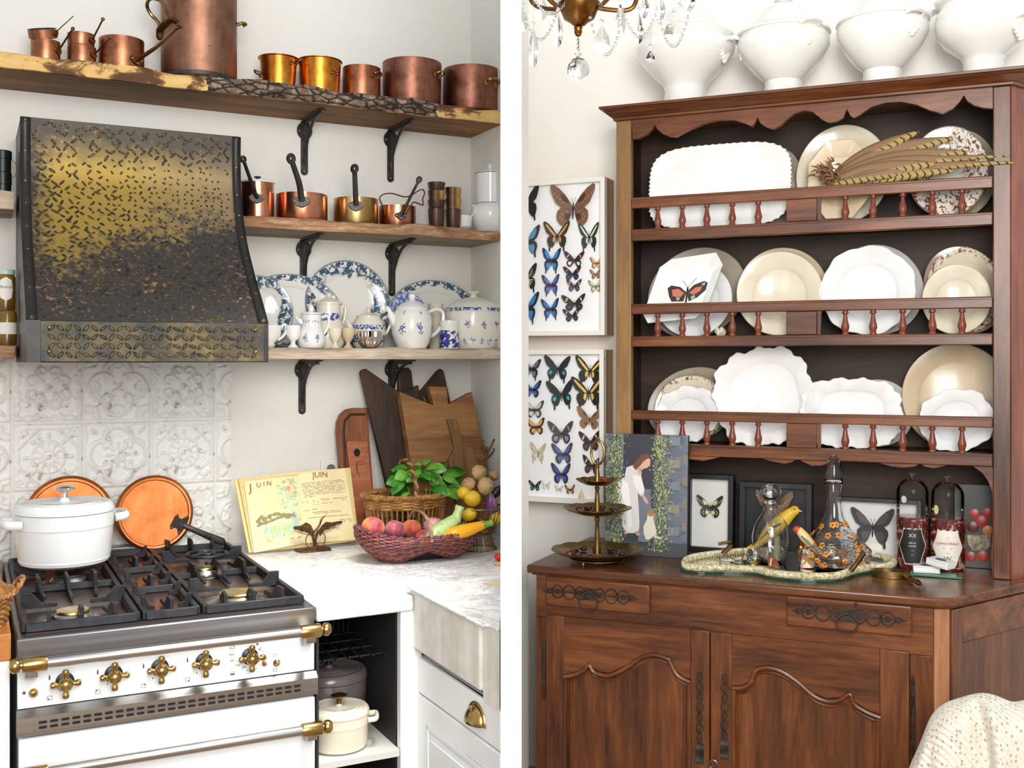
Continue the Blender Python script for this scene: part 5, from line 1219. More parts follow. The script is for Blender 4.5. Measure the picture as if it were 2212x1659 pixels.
W1 = plain('willow_tan', '#b98a4e', .55, 0, '#8a5c2c', 40); W2 = plain('willow_honey', '#a9763c', .55, 0, '#7a4d22', 40); W3 = plain('willow_dark', '#7a4a26', .55, 0, '#4f2d18', 40)
# tall oval basket behind
tb = L.onZ(876, 1177, CZ); bw = 84 * L.mpp(876, tb[1]); bd = .115; z_r = L.onY(873, 1072, tb[1])[1] - CZ
T = thing('wicker_basket', L, tb[0], tb[1], CZ + .0008, 'oval tan wicker basket with twisted handle holding basil', 'basket', rz=-.06)
def tub(u, v, e=0):                                     # v 0 bottom .. 1 rim
    a = 2 * pi * u; k = .82 + .18 * v; return ((bw * k + e) * cos(a), (bd * k + e) * sin(a), z_r * v)
m = MB()
for i in range(46): m.tube([tub(i / 46, v) for v in (0, .33, .66, .98)], .0033, 5)
m.build('stakes', W2, T)
strands(T, lambda u, v: tub(u, .02 + .1 * v), 5, .003, [W3, W2], 'base_weave', .003, 23)
strands(T, lambda u, v: tub(u, .45 + .05 * v), 2, .0022, [W3], 'waist_weave', .003, 23)
strands(T, lambda u, v: tub(u, .80 + .18 * v), 6, .0042, [W1, W2], 'upper_weave', .003, 23)
rope([tub(i / 70, 1.04, .002) for i in range(70)], .0055, .0055, 22, T, 'rim_braid', [W1, W2, W1])
m = MB(); m.lathe([(0, 0.004), (1, .004), (1.0, .006), (0, .006)], 40, sx=bw * .82, sy=bd * .82); m.v = [Vector((p.x, p.y, .002 + (p.z - .004))) for p in m.v]; m.build('base', W3, T)
hx_ = .0
rope([(hx_ + .0 , -bd * 1.02 * cos(a) , z_r + .115 * sin(a)) for a in [pi * i / 40 for i in range(41)]], .0048, .0045, 9, T, 'handle', [W1, W3], closed=False)
# basil
T = thing('basil_plant', L, tb[0] + .06, tb[1], CZ + .028, 'bushy fresh green basil bunch standing in the wicker basket', 'plant')
M_BASIL = plain('basil_leaf', '#4f9a2c', .38, 0, '#2f7420', 30, Subsurface_Weight=0.0); M_BASIL2 = plain('basil_leaf_light', '#86bf52', .35, 0, '#5d9c34', 30)
def leaf_mesh(ln, wd, mat, seed):
    r_ = random.Random(seed)
    def f(u, v):
        w_ = wd * sin(pi * min(.985, u * .97 + .02)) ** .75 * (1 - .25 * u); s_ = (v - .5) * 2
        return (ln * u, w_ * s_, -.0 + .012 * sin(pi * u) * (1 - abs(s_) ** 1.5) * ln / .05 * .6 - .012 * u * u * ln / .05 + .004 * abs(s_) * .0)
    o = MB().grid(f, 8, 5).build('leaf', mat, smooth=180); me = o.data; bpy.data.objects.remove(o); return me
lm = [leaf_mesh(.066, .026, M_BASIL, 1), leaf_mesh(.058, .024, M_BASIL2, 2), leaf_mesh(.048, .02, M_BASIL, 3)]
rn = random.Random(5)
m = MB()
for k in range(9):
    a = rn.uniform(0, 6.28); m.tube([(.012 * cos(a), .012 * sin(a), .0), (.03 * cos(a), .03 * sin(a), .1), (.05 * cos(a), .04 * sin(a), .16)], .0018, 5)
m.build('stems', plain('basil_stem', '#7fa35a', .5), T)
for k in range(58):
    th = rn.uniform(0, 2 * pi); ph = rn.uniform(-.35, 1.45)
    R0 = .054 + .02 * rn.random()
    c = Vector((R0 * 1.35 * cos(ph) * cos(th), R0 * .95 * cos(ph) * sin(th), .162 + R0 * .95 * sin(ph)))
    o = bpy.data.objects.new('leaf', lm[rn.choice((0, 0, 1, 1, 2))]); COL.objects.link(o); o.parent = T; o.location = c
    o.rotation_euler = (rn.uniform(-1.1, 1.1), -ph * .35 + rn.uniform(-.1, .9), th + rn.uniform(-.5, .5))
# red willow frame basket
cb = L.onZ(906, 1206, CZ); rw = 131 * L.mpp(906, cb[1]); rd = .105; zr = L.onY(906, 1168, cb[1] - rd)[1] - CZ
T = thing('willow_basket', L, cb[0], cb[1], CZ + .0005, 'low red-brown willow basket with two rounded lobes, filled with fruit', 'basket', rz=-.03)
RW = [plain('red_willow', '#7a3f3c', .5, 0, '#56282a', 50), plain('plum_willow', '#64343a', .5, 0, '#40202a', 50), plain('rust_willow', '#96593f', .5, 0, '#6e3a2a', 50), plain('pink_willow', '#8d4f50', .5, 0, '#67353a', 50)]
def frame(u, v, e=0):                                   # v 0 foot .. 1 rim
    a = 2 * pi * u; cx2 = cos(a); k = .62 + .38 * sin(pi / 2 * min(1, v * 1.15)); lob = abs(cx2)
    zb_ = .028 * (1 - min(1, lob * 1.6)) ** 1.2; zt = zr + .028 * lob ** 2.2
    return ((rw * k + e) * (1.0 if True else 0) * (abs(cx2) ** .85) * (1 if cx2 >= 0 else -1), (rd * (k - .0) + e) * sin(a) * (1 + .1 * lob), zb_ + .003 + (zt - zb_) * v)
strands(T, lambda u, v: frame(u, v), 17, .0033, RW, 'weave', .0034, 44, 5, 132)
m = MB(); m.grid(lambda u, v: frame(u, v, -.004), 60, 8, cu=True); m.add([frame(i / 60, 0, -.004) for i in range(60)], [tuple(range(60))]); m.build('inner_wall', plain('plum_dark', '#3a1d20', .8), T)
m = MB()
for i in range(44): m.tube([frame(i / 44, v, .0015) for v in (0, .25, .5, .75, 1.02)], .0024, 5)
m.build('ribs', RW[2], T)
rope([frame(i / 110, 1.03) for i in range(110)], .0038, .0036, 42, T, 'rim_braid', [RW[1], RW[3]])
m = MB(); m.tube([(.0, -rd * 1.0 * cos(a), zr - .008 + .078 * sin(a) ** .8) for a in [pi * i / 24 for i in range(25)]], .0048, 8); m.build('handle', plain('peeled_stick', '#b98a7c', .5, 0, '#8a5a52', 40), T)
# fruit in it
def peach_mat(nm, c, c2, c3):
    t = NT(nm); n_ = t.noise(22, 3, .5); return t.out(t.ramp(n_, (.36, srgb(c2)), (.5, srgb(c)), (.68, srgb(c3))), .5, 0, t.noise(300, 2), .1, .0005, Sheen_Weight=.3)
PM = [peach_mat('peach_red', '#b8404a', '#8d2c3c', '#e8923a'), peach_mat('peach_plum', '#a03a4c', '#7a2a3e', '#b96a78'), peach_mat('peach_gold', '#c4562f', '#a03a34', '#e09a3a'), peach_mat('peach_pale', '#cf7f7a', '#b4505a', '#e3b0a4')]
def peach(px, py, rp, y, mat, label):
    x, z = L.onY(px, py, y); r = rp * L.vpp(px, y)
    m = MB()
    def f(u, v):
        a = 2 * pi * u; ph = pi * v; cl = 1 - .1 * math.exp(-(min(a, 2 * pi - a) / .25) ** 2) * sin(ph); q = r * cl * (1 - .06 * math.exp(-(ph / .35) ** 2) * 3)
        return (q * sin(ph) * cos(a), q * sin(ph) * sin(a), q * cos(ph) * .95)
    m.grid(f, 32, 16, cu=True); o = m.build('peach', mat, smooth=180)
    put(o, L, x, y, z, label, 'peach', 'peaches in the red willow basket', rz=rnd2.uniform(-2.4, -.8), rx=rnd2.uniform(-.5, .5))
rnd2 = random.Random(4); yb_ = cb[1]
peach(806, 1140, 25.5, yb_ + .005, PM[0], 'largest red peach with golden patch at the basket end by the book')
peach(854, 1144, 22, yb_ - .012, PM[1], 'dusky purple-red peach between the golden patched one and the handle')
peach(889, 1141, 20.5, yb_ + .045, PM[2], 'orange flushed peach just behind the basket handle')
peach(917, 1163, 20, yb_ + .0, PM[0], 'red peach low in the basket touching the handle')
peach(937, 1137, 22, yb_ + .045, PM[3], 'pale pink peach leaning on the light green courgette')
def courgette(p0, p1, r0, r1, y0, y1, mat, stem_mat, label, tip):
    a = Vector(PX(*p0, y0)); b_ = Vector(PX(*p1, y1)); T = thing('courgette', L, *a, label, 'courgette'); d = b_ - a; n_ = 12
    m = MB(T); q = [.25, .62, .85, .96, 1, 1, .98, .95, .9, .85, .8, .74]; m.tube([a + d * (i / (n_ - 1)) for i in range(n_)], [(r0 + (r1 - r0) * i / (n_ - 1)) * q[i] for i in range(n_)], 18); m.build('skin', mat, T)
    e = b_; d.normalize(); L2 = Vector(PX(*tip, y1)) - e
    m = MB(T); m.tube([e - d * .004, e + L2 * .25, e + L2 * .6, e + L2], [r1 * .85, r1 * .6, r1 * .52, r1 * .62], 7); m.build('stem', stem_mat, T, smooth=25)
M_CPALE = plain('pale_courgette', '#b9cf8e', .35, 0, '#a1bd74', 60, .5, .6); M_CYEL = plain('yellow_courgette', '#f0b51c', .3, 0, '#e8a00c', 12); M_STEMG = plain('courgette_stem', '#8fb04e', .5, 0, '#4f8a34', 25); M_STEMP = plain('pale_stem', '#c8d59a', .5, 0, '#8fb25a', 25)
courgette((922, 1168), (984, 1122), .027, .024, yb_ - .068, yb_ - .05, M_CPALE, M_STEMP, 'pale green courgette with thick upright stem in the red basket', (994, 1093))
courgette((945, 1165), (1003, 1136), .016, .013, yb_ + .03, yb_ + .05, M_CPALE, M_STEMP, 'second pale courgette mostly hidden behind the yellow one', (1007, 1121))
courgette((958, 1162), (1044, 1134), .025, .018, yb_ - .085, yb_ - .09, M_CYEL, M_STEMG, 'bright yellow courgette lying over the basket edge', (1062, 1129))
# wire basket with lemons, garlic and aubergines
wb = L.onZ(1034, 1186, CZ); ww = 49 * L.mpp(1034, wb[1]); zr2 = L.onY(1034, 1096, wb[1])[1] - CZ
T = thing('wire_basket', L, wb[0], wb[1], CZ + .0008, 'rusty gold wire basket of lemons, garlic and aubergines by the corner', 'basket')
M_WIRE = plain('gold_wire', '#b09a63', .4, .8, '#7a5c34', 60)
m = MB()
for i in range(30):
    a = 2 * pi * i / 30; m.tube([(ww * k * cos(a), ww * k * sin(a), zr2 * v) for k, v in ((.72, 0), (.58, .16), (.5, .32), (.62, .45), (.86, .72), (1, 1))], .0014, 5)
m.build('wires', M_WIRE, T)
for k, v in ((1, 1), (.62, .45), (.72, .003)):
    m = MB(); m.tube([(ww * k * cos(a), ww * k * sin(a), zr2 * v + .001) for a in [2 * pi * i / 40 for i in range(40)]], .0026, 6, closed=True); m.build('hoop', M_WIRE, T)
M_LEM = plain('lemon_skin', '#e8c22e', .4, 0, '#d6a81e', 14, bump=.25, bscale=260)
def lemon(px, py, rp, y, label, rz, sc=1.25):
    x, z = L.onY(px, py, y); r = rp * L.vpp(px, y)
    o = MB().lathe([(0, -r * sc), (r * .16, -r * sc * .98), (r * .3, -r * sc * .9), (r * .75, -r * .75), (r * .97, -r * .3), (r, 0), (r * .95, r * .35), (r * .7, r * .8), (r * .28, r * sc * .9), (r * .14, r * sc), (0, r * sc)], 24).build('lemon', M_LEM, smooth=180)
    put(o, L, x, y, z, label, 'lemon', 'lemons in the wire basket', rz=rz, rx=1.35)
lemon(1001, 1065, 14, wb[1] - .01, 'small lemon at the rim of the wire basket nearest the basil', .6, 1.15); lemon(1020, 1077, 18, wb[1] - .03, 'plump lemon resting on the wire basket rim', -1.2)
lemon(1014, 1112, 15, wb[1] - .045, 'lemon inside the wire basket low behind the wires', .9, 1.2); lemon(1070, 1118, 14, wb[1] - .04, 'lemon inside the wire basket under the violet aubergine', .3, 1.2)
M_GAR = plain('garlic_skin', '#c9a878', .55, 0, '#a8834f', 12); M_GROOT = plain('garlic_root', '#6b4a2c', .9)
def garlic(px, py, rp, y, label, rx, rz):
    x, z = L.onY(px, py, y); r = rp * L.vpp(px, y); T = thing('garlic_bulb', L, x, y, z, label, 'garlic', 'garlic bulbs tied in a bunch', rx=rx, rz=rz)
    MB().lathe([(0, -r * .72), (r * .3, -r * .74), (r * .75, -r * .5), (r, -.02 * r), (r * .85, r * .45), (r * .4, r * .75), (r * .2, r * 1.0), (r * .14, r * 1.25), (0, r * 1.27)], 36, wob=lambda a, q, z_: (q * (1 + .06 * abs(sin(4.5 * a)) * (1 if q > .3 * r else 0)), z_)).build('bulb', M_GAR, T)
    MB().at(0, 0, -r * .78).lathe([(0, 0), (r * .34, 0), (r * .3, r * .1), (0, r * .1)], 12).build('roots', M_GROOT, T)
garlic(1012, 1046, 15, wb[1] - .0, 'garlic bulb turned sideways, beside the small lemon', 1.0, -.9); garlic(1035, 1021, 17, wb[1] + .01, 'topmost garlic bulb of the bunch', 1.2, .1)
garlic(1049, 1050, 19, wb[1] - .03, 'biggest garlic bulb, root end facing out', 1.45, .15); garlic(1066, 1028, 12, wb[1] + .04, 'small garlic bulb tucked at the back of the bunch', .6, 1.0)
T = thing('dry_twig_bundle', L, *PX(1052, 1015, wb[1] + .02), 'dry brown braided stems standing up from the garlic bunch', 'dry stems')
for pts in ([(1050, 1012), (1050, 980), (1052, 965)], [(1052, 985), (1044, 960), (1045, 950)], [(1052, 980), (1062, 962), (1068, 948)], [(1053, 990), (1066, 975), (1066, 968)], [(1050, 985), (1040, 970), (1039, 962)]):
    m = MB(T); m.tube([PX(a, b_, wb[1] + .02) for a, b_, _ in spline([(a, b_, 0) for a, b_ in pts], 4)], [.0045] * 4 + [.003] * 5, 6); m.build('stem', plain('dry_stem', '#6e4a2e', .9, 0, '#4a2f1e', 60), T)
M_AUB = plain('violet_aubergine', '#7a3f78', .22, 0, '#c9a6bd', 40, .52, .75, stretch=(1, 1, .2)); M_AUB2 = plain('dark_aubergine', '#33193a', .2)
def aubergine(px, py, rp, hp, y, mat, label, rx=.3, ry=0):
    x, z = L.onY(px, py, y); r = rp * L.vpp(px, y); h = hp * L.vpp(px, y); T = thing('aubergine', L, x, y, z, label, 'aubergine', rx=rx, ry=ry)
    MB().lathe([(0, -h), (r * .5, -h * .94), (r * .9, -h * .6), (r, -h * .2), (r * .85, h * .3), (r * .55, h * .75), (r * .35, h * .95), (0, h)], 24).build('skin', mat, T)
    MB().lathe([(0, h * 1.0), (r * .5, h * .86), (r * .42, h * .98), (r * .14, h * 1.06), (r * .12, h * 1.25), (0, h * 1.26)], 10, wob=lambda a, q, z_: (q * (1 + .25 * cos(5 * a)), z_)).build('calyx', plain('calyx_green', '#5d6b45', .6), T)
aubergine(1061, 1093, 14.5, 27, wb[1] - .035, M_AUB, 'streaked violet aubergine in the wire basket', .2, -.15); aubergine(1073, 1062, 11, 22, wb[1] + .0, M_AUB2, 'dark purple aubergine behind the violet one', .5, .9)
# little dish with tomatoes, at the worktop end
tx, ty = L.onZ(1077, 1222, CZ)
T = thing('tan_dish', L, tx, ty, CZ + .0006, 'small tan dish with tomatoes at the edge of the worktop', 'dish')
MB().lathe([(0, 0), (.008, 0), (.012, .006), (.0145, .013), (.0135, .013), (.011, .007), (0, .002)], 24).build('bowl', plain('tan_glaze', '#d9b98a', .35), T)
T = thing('tomato', L, tx, ty, CZ + .026, 'small red tomato in the tan dish', 'tomato')
MB().ball((0, 0, 0), (.0125, .0125, .0115), 18, 12).build('skin', plain('tomato_red', '#c81f1c', .2), T); MB().at(0, 0, .0112).lathe([(0, 0), (.005, 0), (.001, .002), (0, .003)], 8).build('stalk', M_STEMG, T)
# wicker basket left of the hob
lx, ly = L.onZ(0, 1352, .939)
T = thing('straw_basket', L, .046, -.9, .9385, 'woven straw basket on the orange wooden top left of the cooker', 'basket')
rb = .046
def sb(u, v, e=0): a = 2 * pi * u; k = .62 + .38 * v; return ((rb * k + e) * cos(a) * 1.0, (rb * 1.6 * k + e) * sin(a), .07 * v)
strands(T, lambda u, v: sb(u, v), 12, .0034, [W1, W2], 'weave', .002, 24, 5, 60); rope([sb(i / 60, 1.05) for i in range(60)], .004, .004, 16, T, 'rim_braid', [W1, W2])
m = MB(); m.add([sb(i / 40, .02) for i in range(40)], [tuple(range(40))]); m.build('base', W3, T)
rope([(rb * .95 + .022 * sin(a), -.04 * cos(a), .07 + .03 * sin(a)) for a in [pi * i / 20 for i in range(21)]], .0036, .0034, 4, T, 'handle', [W1, W2], closed=False)
m = MB(); m.grid(lambda u, v: (rb * 1.02 * (1 - v) * cos(2 * pi * u), rb * 1.6 * (1 - v) * sin(2 * pi * u), .072 + .035 * sin(pi / 2 * v)), 30, 6, cu=True); m.build('woven_lid', W2, T)
# ================================================================ sitting room: oak dresser
YB, YH = -.585, -.26                                   # front of the base, front of the rack
DZ = .88
K = .625                                                # the canted sides open outwards by this much per metre of depth
W_OAK = wood('dark_oak', '#371a0b', '#6a3a1b', '#8d552e', 'X', 1.0, .34, .15)
W_OAKV = wood('dark_oak_upright', '#351a0b', '#643719', '#86502b', 'Z', 1.0, .34, .15)
W_OAKT = wood('polished_oak_top', '#381e12', '#643c24', '#835234', 'X', .9, .22, .1)
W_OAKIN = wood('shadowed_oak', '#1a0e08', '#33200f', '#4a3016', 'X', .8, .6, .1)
W_OAKL = wood('light_worn_oak', '#6b4a28', '#8f6a3e', '#a8834f', 'Z', 1.0, .45)
M_IRONR = plain('rusty_iron', '#4a4038', .5, .5, '#2c2622', 40, bump=.3, bscale=200)
DR = thing('oak_dresser', R, -.55, -.3, 0, 'carved dark oak dresser with plate rack, turned galleries and panelled doors', 'dresser')
T = DR
def RX(px, y): return R.onY(px, 777, y)[0]
def RQ(px, py, y): return R.onY(px, py, y)
bxl, bxr = RX(1158, YB), RX(2018, YB)
def cant(x, y, y0): return x + (y - y0) * K
# ---- base
chx, chy = RX(2051, YB + .012), YB + .014
side_back = cant(chx, -.012, chy)
m = MB(T); m.slab([(bxl, YB + .012), (bxr - .004, YB + .012), (chx - .006, chy + .012), (side_back, -.012), (bxl, -.012)], .02, DZ - .03); m.build('carcass', W_OAKV, T, smooth=0)
m = MB(T); ov = .016
topo = [(bxl - .028, YB - ov + .004), (bxr + .004, YB - ov), (chx + .012, chy - ov * .4), (cant(chx + .022, -.006, chy), -.006), (bxl - .02, -.006)]
m.slab(topo, DZ - .026, DZ); m.build('top_board', W_OAKT, T, bevel=.006, seg=3)
m = MB(T); m.slab([(bxl - .012, YB - .006), (bxr, YB - .006), (chx + .004, chy - .004), (cant(chx + .01, -.008, chy), -.008), (bxl - .01, -.008)], DZ - .031, DZ - .0262); m.build('top_moulding', W_OAK, T, bevel=.002)
zf = RQ(1500, 1362, YB)[1]                              # door tops
zdl = RQ(1182, 1328, YB)[1]; zdr = RQ(1960, 1402, YB)[1]; zdt = (zdl + zdr) / 2
m = MB(T); m.bx(bxl + .001, bxr - .002, YB, YB + .0115, zdt - .01, DZ - .032); m.build('frieze_board', W_OAK, T, bevel=.001)
m = MB(T); m.bx(bxl, RX(1180, YB), YB - .001, YB + .0115, .02, zdt - .011); m.build('end_stile', W_OAKV, T, bevel=.002)
m = MB(T); m.bx(RX(1966, YB), bxr, YB - .001, YB + .0115, .02, zdt - .011); m.build('end_stile', W_OAKV, T, bevel=.002)
m = MB(T); m.add([(bxr, YB, .02), (chx, chy, .02), (chx, chy, DZ - .033), (bxr, YB, DZ - .033), (bxr - .004, YB + .012, .02), (chx - .006, chy + .011, .02), (chx - .006, chy + .011, DZ - .033), (bxr - .004, YB + .012, DZ - .033)], [(0, 1, 2, 3), (4, 7, 6, 5), (0, 4, 5, 1), (1, 5, 6, 2), (2, 6, 7, 3), (3, 7, 4, 0)]); m.build('chamfered_corner', wood('pale_corner_oak', '#8f5a3c', '#b07c58', '#c29272', 'Z', 1, .35), T)  # corner strip coloured paler than the oak beside it
# canted side: frame and panel
L_side = hypot(side_back - chx, -.012 - chy); ux, uy = (side_back - chx) / L_side, (-.012 - chy) / L_side
def sidebox(name, a0, a1, z0, z1, o0, o1, mat):
    m = MB(T); P = lambda a, o: (chx + ux * a + uy * o, chy + uy * a - ux * o)
    q = [P(a0, o0), P(a1, o0), P(a1, o1), P(a0, o1)]; m.slab(q, z0, z1); return m.build(name, mat, T, bevel=.002)
sidebox('side_stile', .0, .05, .02, DZ - .033, .0, .010, W_OAKV); sidebox('side_rail', .051, L_side, DZ - .13, DZ - .033, .0, .009, W_OAK); sidebox('side_panel', .051, L_side, .05, DZ - .131, -.002, .004, W_OAKV)
# drawers
def drawer(p0, p1, ph, knob):
    (x0, zt0), (x1, zt1) = RQ(*p0, YB - .014), RQ(*p1, YB - .014); zt = (zt0 + zt1) / 2; h = ph * R.vpp(p0[0], YB)
    m = MB(T); m.bx(x0, x1, YB - .014, YB - .0005, zt - h, zt); d = m.build('drawer', W_OAK, T, bevel=.006, seg=3)
    xc, zc = (x0 + x1) / 2 + knob, zt - h * .48; w = (x1 - x0) * .44; y = YB - .0165
    # pierced plate: a chain of loops and bars
    m = MB(T)
    def loop(cx, cz, rx, rz, r=.0032): m.tube([(cx + rx * cos(a), y, cz + rz * sin(a)) for a in [2 * pi * i / 14 for i in range(14)]], r, 5, closed=True, flat=.6)
    for s_ in (-1, 1):
        loop(xc + s_ * w * .22, zc, w * .10, h * .22); loop(xc + s_ * w * .22, zc, w * .05, h * .08); loop(xc + s_ * w * .46, zc, w * .13, h * .25); loop(xc + s_ * w * .72, zc, w * .12, h * .22); loop(xc + s_ * w * .72, zc, w * .05, h * .07); loop(xc + s_ * w * .9, zc, w * .06, h * .08)
        m.add([(xc + s_ * w * .95, y, zc - .004), (xc + s_ * w * 1.06, y, zc), (xc + s_ * w * .95, y, zc + .004), (xc + s_ * w * .95, y + .002, zc)], [(0, 1, 2), (0, 3, 1), (1, 3, 2)])
        m.bx(min(xc, xc + s_ * w * .96), max(xc, xc + s_ * w * .96), y - .0002, y + .0018, zc - .0025, zc + .0025)
    m.bx(xc - w * .14, xc + w * .14, y - .001, y + .002, zc - h * .2, zc + h * .2)
    m.build('handle_plate', M_IRONR, d)
    m = MB(T); rr = h * .30; m.tube([(xc + rr * 1.1 * cos(a), y - .010 - .006 * (1 - sin(a)) * .5, zc - h * .22 + rr * sin(a)) for a in [2 * pi * i / 22 for i in range(22)]], .003, 7, closed=True); m.ball((xc, y - .007, zc + rr * .3), (.006, .006, .006), 8, 6); m.build('ring_pull', M_IRONR, d)
    return d
drawer((1178, 1246), (1403, 1263), 62, -.02); drawer((1699, 1287), (1970, 1309), 65, 0)
m = MB(T); x, z = RQ(1849, 1306, YB - .014); m.prism([(x - .006, z), (x - .003, z + .006), (x + .003, z + .006), (x + .006, z), (x + .002, z - .008), (x - .002, z - .008)], YB - .0155, YB - .0141); m.build('keyhole', M_IRONR, T)
# doors
def door(x0p, x1p, ztop, stl, arch, arm):
    x0, x1 = RX(x0p, YB), RX(x1p, YB); s0, s1 = RX(stl[0], YB), RX(stl[1], YB)
    m = MB(T); m.bx(x0, x1, YB - .004, YB + .011, .07, ztop); d = m.build('door', W_OAKV, T)
    yf = YB - .014
    for a, b_ in ((x0, s0), (s1, x1)): m = MB(T); m.bx(a, b_, yf, YB - .0042, .07, ztop); m.build('stile', W_OAKV, d, bevel=.003)
    ar = [(RQ(a, b_, yf)) for a, b_ in arch]; ar = [(s0 + .0004, ar[0][1])] + [q for q in ar if s0 < q[0] < s1] + [(s1 - .0004, ar[-1][1])]
    m = MB(T); m.prism([(s0 + .0004, ztop), (s1 - .0004, ztop)] + ar[::-1], yf, YB - .0042); m.build('arched_rail', W_OAK, d)
    sp = spline([(a, b_, 0) for a, b_ in ar], 5)
    m = MB(T); m.tube([(a, yf - .001, b_ - .008) for a, b_, _ in sp], .0085, 8, flat=.8); m.tube([(a, YB - .005, b_ - .024) for a, b_, _ in sp], .005, 6); m.build('arch_moulding', W_OAK, d)
    for xx_, sg, zt in ((s0, 1, ar[0][1]), (s1, -1, ar[-1][1])):
        m = MB(T); m.tube([(xx_ + sg * .004, yf + .002, .08), (xx_ + sg * .004, yf + .002, zt - .006)], .0075, 8); m.tube([(xx_ + sg * .02, YB - .005, .08), (xx_ + sg * .02, YB - .005, zt - .025)], .0045, 6); m.build('panel_moulding', W_OAKV, d)
    return d
arL = [(1221, 1456), (1248, 1449), (1262, 1441), (1273, 1431), (1281, 1443), (1293, 1450), (1317, 1453), (1352, 1437), (1387, 1414), (1416, 1409), (1443, 1417), (1447, 1422), (1461, 1449), (1477, 1461), (1493, 1467)]
arR = [(1584, 1480), (1606, 1479), (1622, 1468), (1631, 1445), (1640, 1438), (1663, 1436), (1693, 1446), (1727, 1470), (1757, 1496), (1786, 1508), (1814, 1506), (1836, 1493), (1845, 1514), (1870, 1531), (1900, 1543)]
d1 = door(1182, 1534, zdt, (1221, 1494), arL, 0); d2 = door(1537, 1964, zdt - .002, (1583, 1901), arR, 0)
def strap(px, py0, py1, par, mirror):
    x, zt = RQ(px, py0, YB - .016); zb = RQ(px, py1, YB - .016)[1]; y = YB - .0165; m = MB(T); n_ = 9; h = (zt - zb) / n_
    for k in range(n_):
        zc = zt - h * (k + .5); w = .010 if k % 2 else .0075
        if k < n_ - 2:
            m.tube([(x + w * cos(a), y, zc + h * .48 * sin(a)) for a in [2 * pi * i / 12 for i in range(12)]], .0022, 5, closed=True, flat=.7); m.ball((x, y, zc), (.003, .0015, .004), 6, 4)
        else: m.bx(x - .012, x + .012, y - .001, y + .002, zc - h * .5, zc + h * .5)
    m.bx(x - .0015, x + .0015, y, y + .0018, zb, zt); m.build('lock_plate', M_IRONR, par)
strap(1511, 1452, 1650, d1, 1); strap(1565, 1456, 1640, d2, -1)
x, z = RQ(1541, 1652, YB - .02); m = MB(T); m.tube([(x + .012 * cos(a), YB - .02, z + .014 * sin(a)) for a in [2 * pi * i / 16 for i in range(16)]], .0022, 6, closed=True); m.build('key_ring', M_STEEL_DK, d2)
for px, a, b_ in ((1973, 1458, 1640), (1175, 1378, 1512)):
    x, z1 = RQ(px, a, YB - .008); z0 = RQ(px, b_, YB - .008)[1]; m = MB(T); n_ = 12; m.tube([(x, YB - .006, z0 + (z1 - z0) * i / n_) for i in range(n_ + 1)], [.001, .005, .004, .006, .0045, .0065, .0065, .0065, .0045, .006, .004, .005, .001], 8); m.build('hinge_pin', M_IRONR, T)
# ---- plate rack
hx0_, hx1_ = RX(1331, YH), RX(2184, YH); pil, pir = RX(1363, YH), RX(2145, YH)
zc_top = RQ(1331, 262, YH)[1]; ZTOP = RQ(1760, 186, YH - .04)[1]
m = MB(T); m.bx(hx0_, pil, YH, YH + .03, DZ + .0005, zc_top); m.build('left_post', W_OAKL, T, bevel=.003)
m = MB(T); m.bx(pir, hx1_, YH, YH + .03, DZ + .0005, zc_top); m.build('right_post', W_OAKV, T, bevel=.003)
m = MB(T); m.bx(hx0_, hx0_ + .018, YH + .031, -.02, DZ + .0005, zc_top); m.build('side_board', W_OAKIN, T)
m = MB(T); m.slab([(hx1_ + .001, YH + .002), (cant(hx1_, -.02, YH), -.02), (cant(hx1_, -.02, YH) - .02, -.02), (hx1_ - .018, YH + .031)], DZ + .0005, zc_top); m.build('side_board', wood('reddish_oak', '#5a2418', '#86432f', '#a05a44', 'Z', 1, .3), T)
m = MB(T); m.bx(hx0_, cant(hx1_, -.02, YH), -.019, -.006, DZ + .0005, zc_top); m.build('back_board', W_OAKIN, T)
# cornice
def cor(z0, z1, o0, o1, nm):
    m = MB(T)
    A = lambda o, z: [(hx0_ - o, YH - o, z), (hx1_ + o * .9, YH - o, z), (cant(hx1_ + o * 1.2, -.01, YH), -.01, z), (hx0_ - o, -.01, z)]
    a, b_ = A(o0, z0), A(o1, z1); m.add(a + b_, [(3, 2, 1, 0), (4, 5, 6, 7), (0, 1, 5, 4), (1, 2, 6, 5), (2, 3, 7, 6), (3, 0, 4, 7)]); m.build(nm, W_OAK, T, bevel=.002)
hh = ZTOP - zc_top
cor(zc_top + .0005, zc_top + hh * .22, .008, .010, 'cornice_bead'); cor(zc_top + hh * .2205, zc_top + hh * .62, .012, .034, 'cornice_cove'); cor(zc_top + hh * .621, zc_top + hh * .78, .030, .038, 'cornice_step'); cor(zc_top + hh * .781, ZTOP, .046, .048, 'cornice_top')
def zz(z): return (1300 + z[0] / 2.4254, 180 + z[1] / 2.4254)
fz = [(160, 292), (195, 287), (235, 265), (260, 240), (277, 215), (290, 240), (315, 262), (350, 277), (385, 278), (430, 255), (480, 232), (540, 208), (610, 193), (690, 190), (750, 208), (785, 224), (800, 205), (815, 175), (828, 205), (855, 225), (895, 237), (935, 220), (970, 185), (1010, 155), (1060, 140), (1105, 148), (1150, 185), (1190, 201), (1230, 195), (1262, 175), (1283, 132), (1300, 165), (1320, 175), (1360, 155), (1410, 122), (1490, 99), (1570, 95), (1650, 110), (1720, 140), (1785, 155), (1840, 130), (1875, 95), (1897, 60), (1915, 90), (1950, 112), (2000, 126), (2050, 130)]
q = [RQ(*zz(a), YH) for a in fz]; q = [(min(max(x, pil + .0005), pir - .0005), z) for x, z in q]
m = MB(T); m.prism([(pil + .0005, zc_top), (pir - .0005, zc_top)] + q[::-1], YH + .004, YH + .024); m.build('scalloped_frieze', W_OAK, T)
